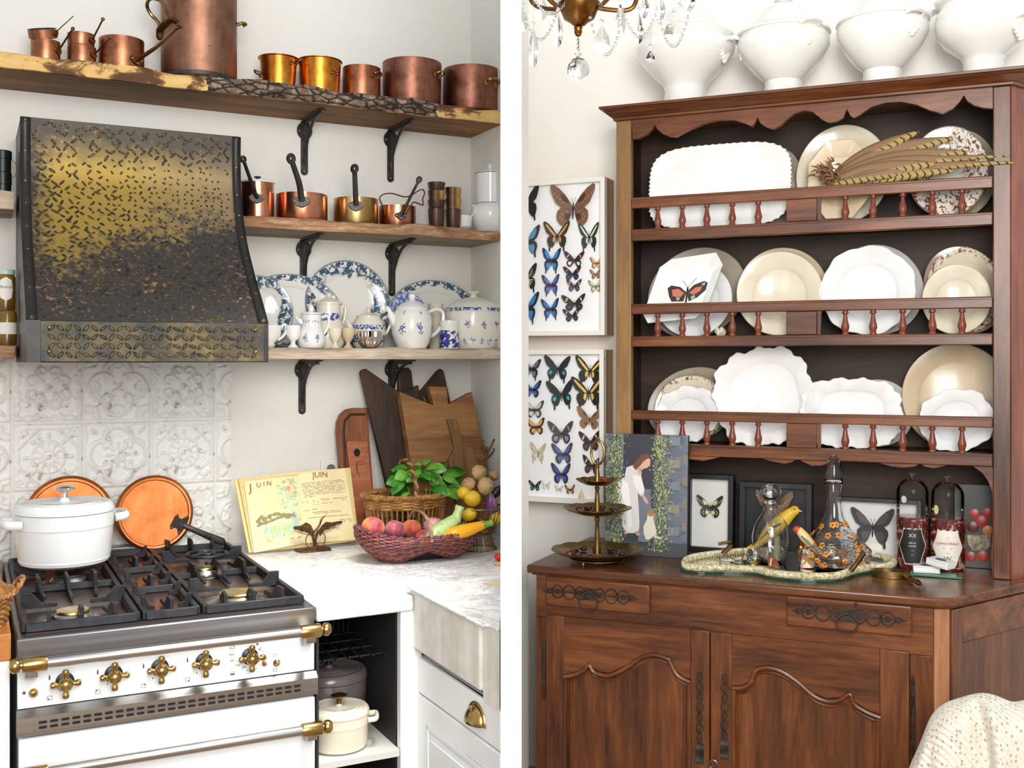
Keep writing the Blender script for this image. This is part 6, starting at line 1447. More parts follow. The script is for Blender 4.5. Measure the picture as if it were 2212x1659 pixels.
# galleries
lev = []
for (tl, tlb, bl, blb), (tr_, trb, br_, brb) in (((427.5, 450, 495, 520), (378, 406, 458, 487)), ((657.5, 679, 727.5, 750), (639, 665, 718.5, 744)), ((886.5, 907, 958, 986), (900.5, 924, 979, 1003))):
    zs4 = [(RQ(1363, a, YH)[1] + RQ(2140, b_, YH)[1]) / 2 for a, b_ in ((tl, tr_), (tlb, trb), (bl, br_), (blb, brb))]; lev.append(zs4)
sp_px = (1421, 1474, 1527, 1582, 1638, 1826, 1886, 1950, 2014, 2078)
cb0, cb1 = RX(1698, YH), RX(1764, YH)
for k, (z3, z2, z1, z0) in enumerate(lev):
    for nm, a, b_ in (('gallery_rail', z2, z3), ('shelf_rail', z0, z1)):
        m = MB(T); m.bx(pil + .0005, pir - .0005, YH + .002, YH + .026, a, b_); rl = m.build(nm, W_OAK, T, bevel=.003)
        m = MB(T); m.bx(pil + .001, pir - .001, YH - .0012, YH + .0018, b_ - .008, b_ - .003); m.build('bead', W_OAK, rl, bevel=.001)
    m = MB(T); m.bx(cb0, cb1, YH + .004, YH + .022, z1 + .0005, z2 - .0005); m.build('centre_block', W_OAK, T, bevel=.002)
    m = MB(T); m.bx(cb1 + .002, cb1 + .012, YH + .006, YH + .02, z1 + .0005, z2 - .0005); m.build('centre_slip', W_OAKV, T)
    hsp = z2 - z1
    for px in sp_px:
        m = MB(); m.lathe([(0, 0), (.0105, 0), (.0105, hsp * .06), (.0085, hsp * .1), (.009, hsp * .14), (.0125, hsp * .28), (.012, hsp * .38), (.0085, hsp * .56), (.0062, hsp * .76), (.0058, hsp * .84), (.0105, hsp * .88), (.0105, hsp * .93), (.0085, hsp * .95), (.0085, hsp), (0, hsp)], 14)
        m.build('spindle', wood('spindle_oak', '#4a1e10', '#7a3a24', '#95533a', 'Z', 2, .3), T, loc=Vector((RX(px, YH + .013), YH + .013, z1)) - Vector(T['_o']))
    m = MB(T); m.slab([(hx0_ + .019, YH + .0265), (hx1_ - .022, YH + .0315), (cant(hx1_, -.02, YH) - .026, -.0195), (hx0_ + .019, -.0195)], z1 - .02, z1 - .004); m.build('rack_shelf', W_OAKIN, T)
SH = [z[2] - .004 for z in lev]
def z2p(z): return (1450 + z[0] / 2.9029, 960 + z[1] / 2.9029)
ap = [(-250, 118), (-180, 108), (-100, 100), (0, 90), (110, 92), (200, 104), (270, 88), (360, 66), (450, 65), (550, 85), (640, 108), (710, 121), (755, 112), (790, 86), (822, 108), (880, 134), (940, 134), (1000, 112), (1080, 97), (1180, 92), (1280, 110), (1380, 138), (1450, 146), (1520, 140), (1562, 120), (1592, 140), (1650, 150), (1740, 128), (1820, 120), (1890, 136), (1950, 178), (1990, 235), (2012, 300)]
q = [RQ(*z2p(a), YH) for a in ap]; zt = lev[2][3] - .0005
q = [(min(max(x, pil + .0005), pir - .0005), z) for x, z in q]
m = MB(T); m.prism([(pil + .0005, zt), (pir - .0005, zt), (pir - .0005, q[-1][1])] + q[::-1], YH + .003, YH + .025); m.build('lower_apron', W_OAK, T)
br_ = [(2012, 302), (2022, 340), (2034, 400), (2036, 450), (2032, 500), (2022, 570), (2010, 640), (2006, 720), (2012, 790), (2030, 860)]
q = [RQ(*z2p(a), YH) for a in br_]; q = [(min(x, pir - .001), max(z, DZ + .0006)) for x, z in q]
m = MB(T); m.prism([(pir - .0004, q[0][1]), (pir - .0004, DZ + .0006)] + q[::-1], YH + .003, YH + .025); m.build('bracket_piece', W_OAKV, T)
# ---- dishes in the plate rack
def sup(n_, ratio=1): return lambda a, r, z: (r * (1 / (abs(cos(a)) ** n_ + abs(sin(a)) ** n_) ** (1 / n_)), z)
def scal(k, amp, r_in=.8, n_=2):
    s_ = sup(n_)
    def f(a, r, z):
        q, _ = s_(a, r, z); return (q * (1 + amp * abs(cos(k * a / 2)) - amp * .5 if r > r_in else q / max(q, 1e-6)), z) if r > r_in else (q, z)
    return f
def ruffle(k, amp, dz, n_=2, r_in=.75):
    s_ = sup(n_)
    def f(a, r, z):
        q, _ = s_(a, r, z); w = max(0, (r - r_in) / (1 - r_in)); return (q * (1 + amp * w * cos(k * a) + amp * .5 * w * cos(2.3 * k * a + 1)), z + dz * w * cos(k * a))
    return f
def octo(k=8, rot=pi / 8):
    def f(a, r, z):
        b_ = ((a + rot) % (2 * pi / k)) - pi / k; return (r * cos(pi / k) / cos(b_), z)
    return f
brown = lambda nm, base='#efe7d8', r0=.6: (lambda rx, ry: plate_mat(nm, base, '#7a4a40', rx, ry, r0, .985, 11, .53, 3, wash=0, edge=True))
gp = 'pale dishes standing in the plate rack'
def rk(lv, *a, **k):
    k.setdefault('zsup', SH[lv] + .0005); k.setdefault('lean', .17); return plate(R, *a, **k)
# top level
rk(0, 1553, 402, 152, 92, -.175, M_PORC, 'large bright white oblong platter with beaded scalloped edge', wob=scal(64, .035, .93, 4), well=.8, depth=.022, seg=192, cat='platter')
rk(0, 1690, 392, 45, 86, -.09, M_GREYW, 'greyish oval plate peeping out beside the white oblong platter')
rk(0, 1820, 366, 101, 110, -.1, M_CREAMW, 'big round cream charger behind the feathers', well=.7, cat='plate')
rk(0, 1815, 385, 75, 94, -.165, plain('ivory_glaze', '#ead9bd', .2, 0, '#dcc4a0', 8), 'octagonal ivory dish in front of the round cream charger', wob=octo(), well=.62, seg=64, depth=.026)
rk(0, 2066, 368, 88, 100, -.085, M_GREYW, 'plain grey plate tucked behind the brown flowered one', depth=.016)
rk(0, 2047, 366, 88, 102, -.14, brown('brown_transfer', r0=.25), 'white plate printed with brown flowers beside the feather tips', depth=.016)
# middle level
rk(1, 1505, 622, 108, 96, -.07, M_GREYW, 'large grey-brown oval dish leaning behind the butterfly dish', ang=.5, cat='platter')
rk(1, 1500, 636, 82, 80, -.12, M_PORC, 'oval white dish between the grey one and the butterfly dish', ang=.5)
sqd = [(1425, 578), (1450, 560), (1546, 545), (1561, 572), (1531, 664), (1507, 690), (1405, 701), (1394, 682)]
yq = -.18; qq = [R.onY(a, b_, yq) for a, b_ in sqd]; xc, zc = sum(p[0] for p in qq) / 8, sum(p[1] for p in qq) / 8
T = thing('octagonal_dish', R, xc, yq, zc, 'white eight-sided dish decorated with an orange butterfly', 'dish', rx=-.17)
m = MB(); n_ = 8
o_ = [(x - xc, z - zc) for x, z in qq]; ins = [(x * .74, z * .74) for x, z in o_]
m.add([(x, -.012, z) for x, z in o_] + [(x, .004, z) for x, z in ins] + [(x, -.009, z) for x, z in o_] + [(x * .97, .008, z * .97) for x, z in ins], [(i, (i + 1) % 8, 8 + (i + 1) % 8, 8 + i) for i in range(8)] + [tuple(range(8, 16))] + [(16 + i, 16 + (i + 1) % 8, 24 + (i + 1) % 8, 24 + i) for i in range(8)] + [tuple(range(24, 32))] + [(i, (i + 1) % 8, 16 + (i + 1) % 8, 16 + i) for i in range(8)]); m.build('dish', M_PORC, T, smooth=20)
sc = R.vpp(1485, yq)
def DQ(px, py): return ((px - 1478) * sc, (625 - py) * sc)
for col, polys in (('#3a2a26', [[(1484, 632), (1470, 620), (1450, 616), (1442, 622), (1446, 640), (1452, 652), (1478, 652)], [(1484, 632), (1500, 616), (1522, 608), (1530, 612), (1526, 628), (1508, 644), (1490, 652)]]), ('#c9735c', [[(1480, 634), (1466, 624), (1452, 626), (1454, 640), (1470, 644)], [(1490, 634), (1504, 622), (1518, 620), (1514, 630), (1500, 638)]]), ('#8fb0a8', [[(1462, 642), (1468, 640), (1470, 648), (1464, 651)], [(1494, 642), (1502, 638), (1504, 645), (1496, 650)], [(1518, 613), (1525, 611), (1524, 617), (1517, 619)]])):
    m = MB()
    for k, pl in enumerate(polys): m.prism([DQ(*p) for p in pl], .0022 if col == '#3a2a26' else .0012, .0035)
    m.build('painted_butterfly', plain('enamel' + col, col, .3), T, smooth=0)
m = MB(); m.tube([(*DQ(1484, 655)[:1], .001, DQ(1484, 655)[1]), (DQ(1487, 622)[0], .001, DQ(1487, 622)[1])], .003, 6); m.tube([(DQ(a, b_)[0], .0025, DQ(a, b_)[1]) for a, b_ in ((1487, 622), (1480, 612), (1475, 606))], .0007, 4); m.tube([(DQ(a, b_)[0], .0025, DQ(a, b_)[1]) for a, b_ in ((1487, 622), (1495, 612), (1506, 600))], .0007, 4); m.build('painted_body', plain('enamel#2a2220', '#2a2220', .3), T)
rk(1, 1690, 630, 97, 97, -.085, M_BEIGE, 'cream-beige oval plate standing behind a slightly smaller ivory one', ang=.55)
rk(1, 1684, 634, 92, 92, -.14, M_CREAMW, 'ivory soup plate in front of a beige oval plate', ang=.5, well=.62, depth=.028)
rk(1, 1894, 620, 98, 100, -.08, plain('blue_grey_glaze', '#c6c4c2', .22), 'pale blue-grey oval plate behind the wavy white dish', ang=.5)
rk(1, 1874, 625, 104, 97, -.14, M_PORC, 'wavy-edged bright white dish in the middle of the rack', ang=.45, wob=ruffle(7, .018, .002, r_in=.7), well=.62, depth=.026, seg=96)
rk(1, 2083, 634, 86, 98, -.075, brown('brown_rim1', '#e5d9bd', .72), 'cream plate with brown patterned rim near the right post', ang=.4)
rk(1, 2066, 643, 75, 76, -.14, M_CREAMW, 'small cream plate in front of the brown-rimmed plate', well=.6, depth=.022)
xk, zk = R.onY(1556, 714, -.15)
T = thing('shell_ornament', R, xk, -.15, SH[1] + .0005, 'tiny cream shell flower ornament on the middle rack shelf', 'ornament')
for k in range(6):
    a = k * 1.05; MB().ball((.011 * cos(a), .008 * sin(a), .016 + .006 * (k % 2)), (.009, .009, .013), 10, 6).build('petal', M_CREAMW, T)
MB().ball((0, 0, .01), (.012, .01, .01), 10, 6).build('core', M_BEIGE, T)
# lower level
rk(2, 1496, 862, 99, 78, -.07, M_GREYW, 'dark grey oval dish behind the leaf-edged white one', ang=.35, cat='platter')
rk(2, 1492, 872, 78, 72, -.11, brown('brown_rim2', '#e9ddc6', .75), 'brown-rimmed plate between the grey dish and the white leaf dish', ang=.3)
rk(2, 1484, 878, 72, 60, -.155, M_PORC, 'white leaf-edged dish standing nearest the painting', wob=ruffle(9, .04, .004, 2), ang=.3, seg=108, well=.6)
rk(2, 1662, 870, 90, 92, -.09, brown('brown_rim3', '#e9ddc6', .72), 'brown-rimmed plate mostly hidden by the tall ruffled white dish')
rk(2, 1650, 855, 107, 104, -.15, M_PORC, 'tall white ruffled dish with frilled upper edge', wob=ruffle(13, .03, .005, 2.6), ang=.25, well=.7, seg=156, depth=.03)
rk(2, 1896, 850, 78, 72, -.075, plain('celadon_glaze', '#c3cbc0', .22), 'small pale green-grey plate behind the ruffled oblong dish', ang=.3)
rk(2, 1838, 894, 109, 74, -.15, M_PORC, 'low white oblong dish with ruffled edge below the pale green plate', wob=ruffle(14, .025, .004, 3), well=.66, seg=168, depth=.026, cat='platter')
rk(2, 2064, 860, 118, 114, -.075, M_BEIGE, 'huge beige round charger near the right post', well=.68)
rk(2, 2066, 896, 82, 66, -.155, M_PORC, 'white shell-edged dish in front of the beige charger', wob=ruffle(8, .03, .004, 2.2), ang=.25, seg=96, well=.62)
# ---- pheasant feathers
t = NT('pheasant_feather'); x_, y_, z_ = t.sep()
bars = t.ramp(t.m('PINGPONG', t.m('ADD', t.m('MULTIPLY', x_, 46), t.m('MULTIPLY', t.m('ABSOLUTE', z_), 30)), .5), (.09, 1), (.16, 0))
mid = t.ramp(t.m('ABSOLUTE', z_), (.010, 1), (.014, 0))
FEA = t.out(t.mix(t.m('MULTIPLY', bars, mid), t.mix(mid, srgb('#8a6a4c'), srgb('#a8904f')), srgb('#33261c')), .6, 0, t.noise(200, 3, v=t.vmap((.3, 1, 3))), .3, .001)
FEB = plain('brown_fluff', '#8a5f3e', .8, 0, '#5e3c26', 60, bump=.6, bscale=150)
yf = -.215; o0 = PX(1800, 400, yf, R)
T = thing('pheasant_feathers', R, *o0, 'bunch of barred brown pheasant tail feathers lying on the rack', 'feathers')
def feather(p0, p1, w, yo, sag=0, mat=FEA):
    a, b_ = Vector(PX(*p0, yf + yo, R)) - Vector(o0), Vector(PX(*p1, yf + yo - .03, R)) - Vector(o0); ln = (b_ - a).length; n_ = 22; m = MB()
    def f(u, v):
        s_ = (v - .5) * 2; ww = w * (sin(pi * min(1, u * .9 + .06)) ** .6) * (1 - .55 * u); return (ln * u, -.004 * (1 - s_ * s_) + .004 * sin(u * 5), ww * s_ + sag * sin(pi * u))
    m.grid(f, n_, 7); o = m.build('feather', mat, T, smooth=180, solid=.0006); d = (b_ - a).normalized(); o.location = a
    o.rotation_euler = (0, -math.asin(d.z), atan2(d.y, d.x)); return o
for p0, p1, w, yo, sg in (((1800, 392), (2090, 330), .045, .012, .02), ((1805, 384), (2060, 300), .040, .02, .02), ((1800, 385), (1985, 285), .036, .028, .012), ((1805, 390), (2080, 345), .036, .0, .018), ((1810, 398), (2060, 370), .032, -.006, .01), ((1800, 400), (2190, 352), .02, -.014, .018), ((1810, 395), (2180, 338), .018, -.01, .022), ((1803, 396), (2020, 355), .04, -.002, .012)): feather(p0, p1, w, yo, sg)
rn = random.Random(9)
for k in range(46):
    c = Vector(PX(1795 + rn.gauss(0, 16), 378 + rn.gauss(0, 14), yf + rn.uniform(-.02, .02), R)) - Vector(o0); m = MB()
    a = rn.uniform(1.3, 4.6); l_ = rn.uniform(.018, .04); m.tube([(0, 0, 0), (l_ * .5 * cos(a), -.004, l_ * .5 * sin(a)), (l_ * cos(a + .4), -.002, l_ * sin(a + .4))], [.005, .004, .0006], 5); m.build('down_tuft', FEB, T, loc=c)
# ================================================================ things on the dresser top
def RZ(px, py, z=DZ): return R.onZ(px, py, z)
# ---- butterflies: body with four wings, wings carry their own colour patches
FW = [(0, .06), (.14, .26), (.34, .5), (.62, .74), (.88, .88), (.99, .84), (.97, .66), (.86, .42), (.74, .2), (.5, .04), (.22, -.03), (0, -.03)]
HT = [(0, .0), (.25, -.02), (.52, .03), (.68, -.1), (.71, -.3), (.64, -.5), (.57, -.62), (.58, -.86), (.52, -.93), (.47, -.86), (.45, -.66), (.3, -.66), (.17, -.5), (.06, -.24)]
HR = [(0, .0), (.25, -.02), (.5, .03), (.66, -.1), (.7, -.3), (.64, -.48), (.5, -.62), (.33, -.66), (.18, -.52), (.06, -.24)]
_wing = {}
def wing_mesh(kind, base, patch, spot, mode):
    key = (kind, base, patch, spot, mode)
    if key in _wing: return _wing[key]
    sh = {'F': FW, 'T': HT, 'R': HR}[kind]; m = MB(); n_ = len(sh); cx = sum(p[0] for p in sh) / n_; cz = sum(p[1] for p in sh) / n_
    def poly(pts, y0, y1): m.prism(pts, y0, y1)
    poly(sh, -.018, 0); nf = len(m.f); mats = [0] * nf
    def patch_(pts, mi, y): 
        k0 = len(m.f); m.prism(pts, y, -.016); mats.extend([mi] * (len(m.f) - k0))
    def scaled(f, dx, dz): return [(cx + (x - cx) * f + dx, cz + (z - cz) * f + dz) for x, z in sh]
    if mode == 'inner': patch_(scaled(.62, -.08, -.0), 1, -.026)
    elif mode == 'band':
        q = [(.10, -.02), (.2, .0), (.55, .33), (.82, .66), (.76, .72), (.44, .42), (.12, .1)] if kind == 'F' else [(.1, -.05), (.26, -.06), (.3, -.3), (.2, -.42), (.12, -.25)]
        patch_(q, 1, -.026)
    elif mode == 'tip':
        if kind == 'F': patch_([(.45, .5), (.55, .58), (.72, .25), (.62, .2)], 1, -.026)
        else: patch_(scaled(.5, .02, -.02), 2, -.026)
    elif mode == 'spot' and kind != 'F': patch_([(.34, -.16), (.5, -.1), (.62, -.22), (.58, -.36), (.42, -.36)], 1, -.026)
    elif mode == 'veins':
        for k in range(4): a = .25 + k * .17; patch_([(.1 + k * .03, .02), (.14 + k * .03, .03), (.5 + .42 * cos(a + .6), .8 * sin(a) + .02), (.46 + .42 * cos(a + .6), .8 * sin(a))] if kind == 'F' else [(.1, -.06), (.14, -.04), (.6 - k * .13, -.12 - k * .14), (.55 - k * .13, -.16 - k * .14)], 1, -.026)
    elif mode == 'dots':
        for k in range(5): u = .3 + .13 * k; px_, pz = (u + .12, u * .78 - .02) if kind == 'F' else (.25 + .3 * sin(k * .8), -.12 - .1 * k); patch_([(px_ + .045 * cos(b_), pz + .045 * sin(b_)) for b_ in [2 * pi * i / 7 for i in range(7)]], 1, -.026)
        patch_(scaled(.38, -.16, -.02), 2, -.025)
    o = m.build('wing', plain('wing' + base, base, .55, bump=.15, bscale=400), smooth=0); me = o.data
    me.materials.append(plain('wing' + (patch or base), patch or base, .5)); me.materials.append(plain('wing' + (spot or patch or base), spot or patch or base, .5))
    bpy.data.objects.remove(o); _wing[key] = me
    if len(me.polygons) == len(mats): me.polygons.foreach_set('material_index', mats)
    else:                                                # faces were dropped: fall back on depth
        for p in me.polygons: p.material_index = 1 if p.center.y < -.0205 else 0
    return me
BODY = MB().ball((0, -.05, .0), (.045, .05, .1), 8, 6).ball((0, -.05, -.22), (.035, .04, .2), 8, 6).ball((0, -.05, .14), (.035, .04, .04), 8, 6).tube([(0, -.05, .16), (.1, -.05, .4)], .007, 4).tube([(0, -.05, .16), (-.1, -.05, .4)], .007, 4)
_b = BODY.build('butterfly', plain('insect_body', '#2e2722', .7)); BODYM = _b.data; bpy.data.objects.remove(_b)
ROLL = random.Random(21)
def butterfly(par, loc, half, base, patch=None, spot=None, mode='inner', tail=True, asp=1.0, roll=None, what=None, hb=None):
    o = bpy.data.objects.new('butterfly', BODYM); COL.objects.link(o); o.parent = par; o.location = loc; o.scale = (half, half, half * asp)
    o.rotation_euler = (0, ROLL.uniform(-.09, .09) if roll is None else roll, 0)
    if what: o['label'] = what
    for nm, kd in (('forewing', 'F'), ('hindwing', 'T' if tail else 'R')):
        me = wing_mesh(kd, base if nm == 'forewing' or not hb else hb, patch, spot, mode)
        for sg in (1, -1):
            w = bpy.data.objects.new(nm, me); COL.objects.link(w); w.parent = o; w.scale = (sg, 1, 1); w.location = (sg * .03, -.02 if nm == 'forewing' else 0, 0)
            w.rotation_euler = (0, 0, -sg * .18)
    return o
# ---- oil painting on canvas
YP = -.30; (pxa, pza), (pxb, pzb) = R.onY(1306, 1200, YP), R.onY(1484, 942, YP)
T = thing('canvas_painting', R, (pxa + pxb) / 2, YP, DZ + .0008, 'unframed oil painting of a woman in white and a dog by ivy walls', 'painting', rx=-.05)
pw, phh = pxb - pxa, pzb - DZ
MB().bx(-pw / 2, pw / 2, 0, .016, 0, phh).build('canvas', plain('canvas_side', '#2a2622', .7), T, bevel=.001)
def pq(px, py): return ((px - 1395) / 178 * pw, (1203 - py) / 261 * phh)
t = NT('painted_stone'); n1 = t.noise(20, 4, .7); M_PST = t.out(t.ramp(n1, (.3, srgb('#3b4250')), (.55, srgb('#6d7480')), (.75, srgb('#8f8a7a'))), .45, 0, n1, .2, .001)
MB().bx(-pw / 2 + .0005, pw / 2 - .0005, -.0012, -.0001, .0005, phh - .0005).build('painted_ground', M_PST, T, smooth=0)
PY = [0]
def patch_p(nm, pts, col, lay, rough=.45):
    m = MB(); m.prism([pq(*p) for p in pts], -.0012 - .0004 * lay, -.0012 - .0004 * (lay - 1)); return m.build(nm, plain('oil' + col, col, rough, bump=.25, bscale=160), T, smooth=0)
patch_p('painted_doorway', [(1345, 942), (1412, 942), (1412, 1190), (1345, 1190)], '#3a3a44', 1)
patch_p('painted_door', [(1380, 1060), (1406, 1060), (1406, 1180), (1380, 1180)], '#6f7684', 2)
patch_p('painted_path', [(1303, 1175), (1484, 1172), (1484, 1202), (1303, 1202)], '#454a4c', 2)
rn = random.Random(8)
for px0, px1, n_ in ((1306, 1350, 1100), (1405, 1438, 900), (1425, 1455, 260)):
    for col in ('#5f7048', '#93a35c', '#31402f', '#c3c477'):
        m = MB()
        for k in range(n_ // 4):
            a, b_ = rn.gauss((px0 + px1) / 2, (px1 - px0) / 4.4), rn.uniform(944, 1192); a = min(max(a, 1307), 1482); x, z = pq(a, b_); r_ = rn.uniform(.0012, .0028); r0 = rn.uniform(0, 6)
            m.add([(x + r_ * cos(r0 + q), -.0024 - .0001 * (k % 3), z + r_ * 1.4 * sin(r0 + q)) for q in (0, 1.2, 2.3, 3.5, 4.8)], [(0, 1, 2, 3, 4)])
        m.build('painted_ivy', plain('oil' + col, col, .5), T, smooth=0)
for k, (a, b_, w_, h_, c) in enumerate([(1455 + (i % 2) * 6, 955 + 24 * i, 24, 18, ('#7a7f86', '#5f6a78', '#8b8574', '#6a7078')[i % 4]) for i in range(10)] + [(1478, 968 + 24 * i, 10, 18, ('#6a6f78', '#82796a')[i % 2]) for i in range(9)] + [(1313, 985 + 30 * i, 10, 20, '#7a7a70') for i in range(6)]): patch_p('painted_stone', [(a - w_ / 2, b_ - h_ / 2 + 1), (a + w_ / 2, b_ - h_ / 2), (a + w_ / 2, b_ + h_ / 2), (a - w_ / 2, b_ + h_ / 2)], c, 1)
patch_p('painted_dress', [(1352, 1015), (1370, 1008), (1384, 1028), (1386, 1038), (1392, 1060), (1391, 1072), (1386, 1077), (1378, 1070), (1380, 1100), (1382, 1135), (1381, 1150), (1372, 1156), (1356, 1157), (1346, 1145), (1341, 1120), (1336, 1088), (1329, 1060), (1334, 1046), (1348, 1036)], '#d9d6d2', 3)
patch_p('painted_dress_fold', [(1345, 1042), (1356, 1050), (1362, 1090), (1366, 1140), (1358, 1150), (1352, 1110), (1340, 1065)], '#f0eeea', 4)
patch_p('painted_sleeve', [(1366, 1030), (1382, 1034), (1391, 1060), (1387, 1072), (1378, 1066), (1368, 1050)], '#eceae4', 5)
patch_p('painted_head', [(1388, 992), (1396, 990), (1404, 996), (1404, 1006), (1398, 1014), (1390, 1016), (1383, 1022), (1378, 1014)], '#d9ab94', 4)
patch_p('painted_hair', [(1366, 1012), (1374, 998), (1386, 986), (1398, 984), (1405, 992), (1398, 994), (1390, 1000), (1382, 1010), (1372, 1020)], '#6b4a36', 5)
patch_p('painted_arm', [(1386, 1072), (1391, 1072), (1398, 1082), (1402, 1090), (1397, 1092), (1390, 1084)], '#d2a08a', 4); patch_p('painted_shoulder', [(1372, 1014), (1384, 1016), (1386, 1028), (1378, 1030)], '#d9ab94', 4)
patch_p('painted_feet', [(1350, 1152), (1356, 1156), (1356, 1160), (1348, 1159)], '#c98f7c', 4); patch_p('painted_feet', [(1372, 1152), (1380, 1152), (1386, 1160), (1376, 1161)], '#c98f7c', 4)
patch_p('painted_dog', [(1400, 1112), (1408, 1104), (1413, 1110), (1412, 1124), (1419, 1148), (1418, 1158), (1410, 1162), (1404, 1168), (1396, 1168), (1394, 1160), (1392, 1158), (1391, 1140), (1398, 1126)], '#dcd6c4', 4); patch_p('painted_dog_face', [(1400, 1108), (1408, 1102), (1413, 1110), (1411, 1118), (1402, 1118)], '#a9793f', 5); patch_p('painted_dog_tail', [(1414, 1158), (1430, 1162), (1434, 1158), (1430, 1165), (1414, 1163)], '#d0cbbc', 4)
# ---- three-tier cake stand
yc = RZ(1290, 1213)[1]; xc = R.onY(1290, 777, yc)[0]
T = thing('cake_stand', R, xc, yc, DZ + .0005, 'three-tier aged brass sweet stand with oval ring handle', 'cake stand')
TI = plain('bronze_brass', '#9a7a44', .32, 1, '#4f3a22', 14, .4, .75)
def tier(py_rim, py_low, hw, nm):
    z1 = R.onY(1290, py_rim, yc)[1] - DZ; z0 = R.onY(1290, py_low, yc)[1] - DZ; r = rad(R, 1290, yc, hw); h = z1 - z0
    return MB().lathe([(0, z0), (r * .55, z0), (r * .62, z0 + h * .15), (r * .9, z0 + h * .7), (r, z1), (r * .985, z1 + .0015), (r * .88, z0 + h * .75), (r * .6, z0 + h * .22), (0, z0 + h * .12)], 64, wob=lambda a, q, z: (q * (1 + .02 * abs(cos(6 * a)) * (q > r * .8)), z + (.003 * abs(cos(6 * a)) if q > r * .8 else 0))).build(nm, TI, T), z0, r
t1, za, ra = tier(1188, 1204, 99, 'lower_tray'); t2, zb_, rb_ = tier(1098, 1110, 74, 'middle_tray'); t3, zc_, rc_ = tier(1037, 1047, 46, 'upper_tray')
def post(py0, py1, nm):
    z0, z1 = R.onY(1290, py0, yc)[1] - DZ, R.onY(1290, py1, yc)[1] - DZ; h = z1 - z0
    MB().at(0, 0, z0).lathe([(0, 0), (.0115, 0), (.0105, h * .1), (.0075, h * .55), (.006, h * .8), (.0085, h * .84), (.0085, h * .9), (.005, h * .93), (.005, h), (0, h)], 16).build(nm, M_BRASS_OLD, T)
post(1196, 1110, 'lower_post'); post(1104, 1047, 'middle_post'); post(1040, 1004, 'upper_post')
z0 = R.onY(1297, 978, yc)[1] - DZ; m = MB(); m.tube([(.022 * cos(a) + .002, 0, z0 + .038 * sin(a)) for a in [2 * pi * i / 28 for i in range(28)]], .0045, 8, closed=True); m.ball((.002, 0, z0 + .044), (.008, .004, .006), 8, 6); m.build('ring_handle', M_BRASS_OLD, T)
for a in (.4, 2.5, 4.4): MB().at(ra * .5 * cos(a), ra * .5 * sin(a), 0).lathe([(0, 0), (.006, 0), (.004, .006), (.006, za * .8), (0, za)], 10).build('foot', M_BRASS_OLD, T)
MB().lathe([(0, za - .004), (ra * .6, za - .004), (ra * .6, za - .0005), (0, za - .0005)], 40).build('base_plate', M_BRASS_OLD, T)
gch = 'wrapped chocolates on the sweet stand'; rn = random.Random(12)
CH = [plain('chocolate', '#3d2420', .3, 0, '#241412', 30), plain('foil_brown', '#7a4a34', .25, .6), plain('foil_red', '#b03a20', .25, .6), plain('plum_foil', '#4a2c34', .25, .5)]
def sweet(tx, ty, tz, mi, sc, label, kind=0):
    m = MB()
    if kind == 0: m.ball((0, 0, .008 * sc), (.013 * sc, .011 * sc, .008 * sc), 12, 8)
    else: m.box(0, 0, .006 * sc, .026 * sc, .018 * sc, .012 * sc)
    o = m.build('chocolate', CH[mi], bevel=.002 if kind else 0); put(o, R, xc + tx, yc + ty, DZ + tz, label, 'chocolate', gch, rz=rn.uniform(0, 3))
for k in range(11):
    a = k * .57 + .2; sweet(ra * .55 * cos(a), ra * .55 * sin(a), za + .008, 0 if k % 3 else 3, 1.0, 'dark chocolate among many on the lowest tray of the sweet stand', k % 2)
sweet(-ra * .42, -ra * .62, za + .012, 1, 1.4, 'round bronze foil chocolate on the lowest tray')
for k in range(8):
    a = k * .8; sweet(rb_ * .55 * cos(a), rb_ * .55 * sin(a), zb_ + .006, 0 if k % 2 else 3, .9, 'dark chocolate among several on the middle tray of the sweet stand', k % 2)
for k in range(5):
    a = k * 1.25 + .5; sweet(rc_ * .55 * cos(a), rc_ * .55 * sin(a), zc_ + .005, 3, .85, 'plum wrapped chocolate on the uppermost tray', 1)
sweet(rc_ * .5, -rc_ * .45, zc_ + .012, 2, 1.05, 'shiny red foil chocolate on the uppermost tray', 1)
# ---- black specimen frames standing at the back
def specimen(pxs, pys, y, bw_, mat_in, label, depth=.05, lean=.05, bf=None):
    (x0, zt), (x1, _) = R.onY(pxs[0], pys, y), R.onY(pxs[1], pys, y); w = x1 - x0; h = zt - DZ
    T = thing('specimen_frame', R, (x0 + x1) / 2, y, DZ + .0008, label, 'frame', rx=-lean)
    for a in ((-w / 2, -w / 2 + bw_, 0, h), (w / 2 - bw_, w / 2, 0, h), (-w / 2 + bw_, w / 2 - bw_, 0, bw_), (-w / 2 + bw_, w / 2 - bw_, h - bw_, h)): MB().bx(a[0], a[1], 0, depth, a[2], a[3]).build('frame_bar', M_BLACK, T, bevel=.001)
    MB().bx(-w / 2 + bw_, w / 2 - bw_, depth * .5, depth * .9, bw_, h - bw_).build('backing', mat_in, T, smooth=0)
    MB().bx(-w / 2 + bw_, w / 2 - bw_, .002, .0032, bw_, h - bw_).build('glass_pane', M_PANE, T, smooth=0)
    T['_w'] = w; T['_h'] = h; return T
M_MAT = plain('white_mount', '#dcdad6', .7)
y1 = -.16; T = specimen((1480, 1582), 1024, y1, .016, M_MAT, 'narrow black frame with a spotted black and yellow butterfly')
sc_ = R.vpp(1530, y1); butterfly(T, (.000, .02, T['_h'] - (1097 - 1024) * sc_), 29 * sc_, '#2c2a20', '#cfc58a', '#d8d0a0', 'dots', False, 1.1, 0, 'spotted black and yellow swallowtail')
y1 = -.13; T = specimen((1596, 1752), 1041, y1, .018, M_BLACK, 'wide black shadow box with a brown moth behind the scent bottle', .06)
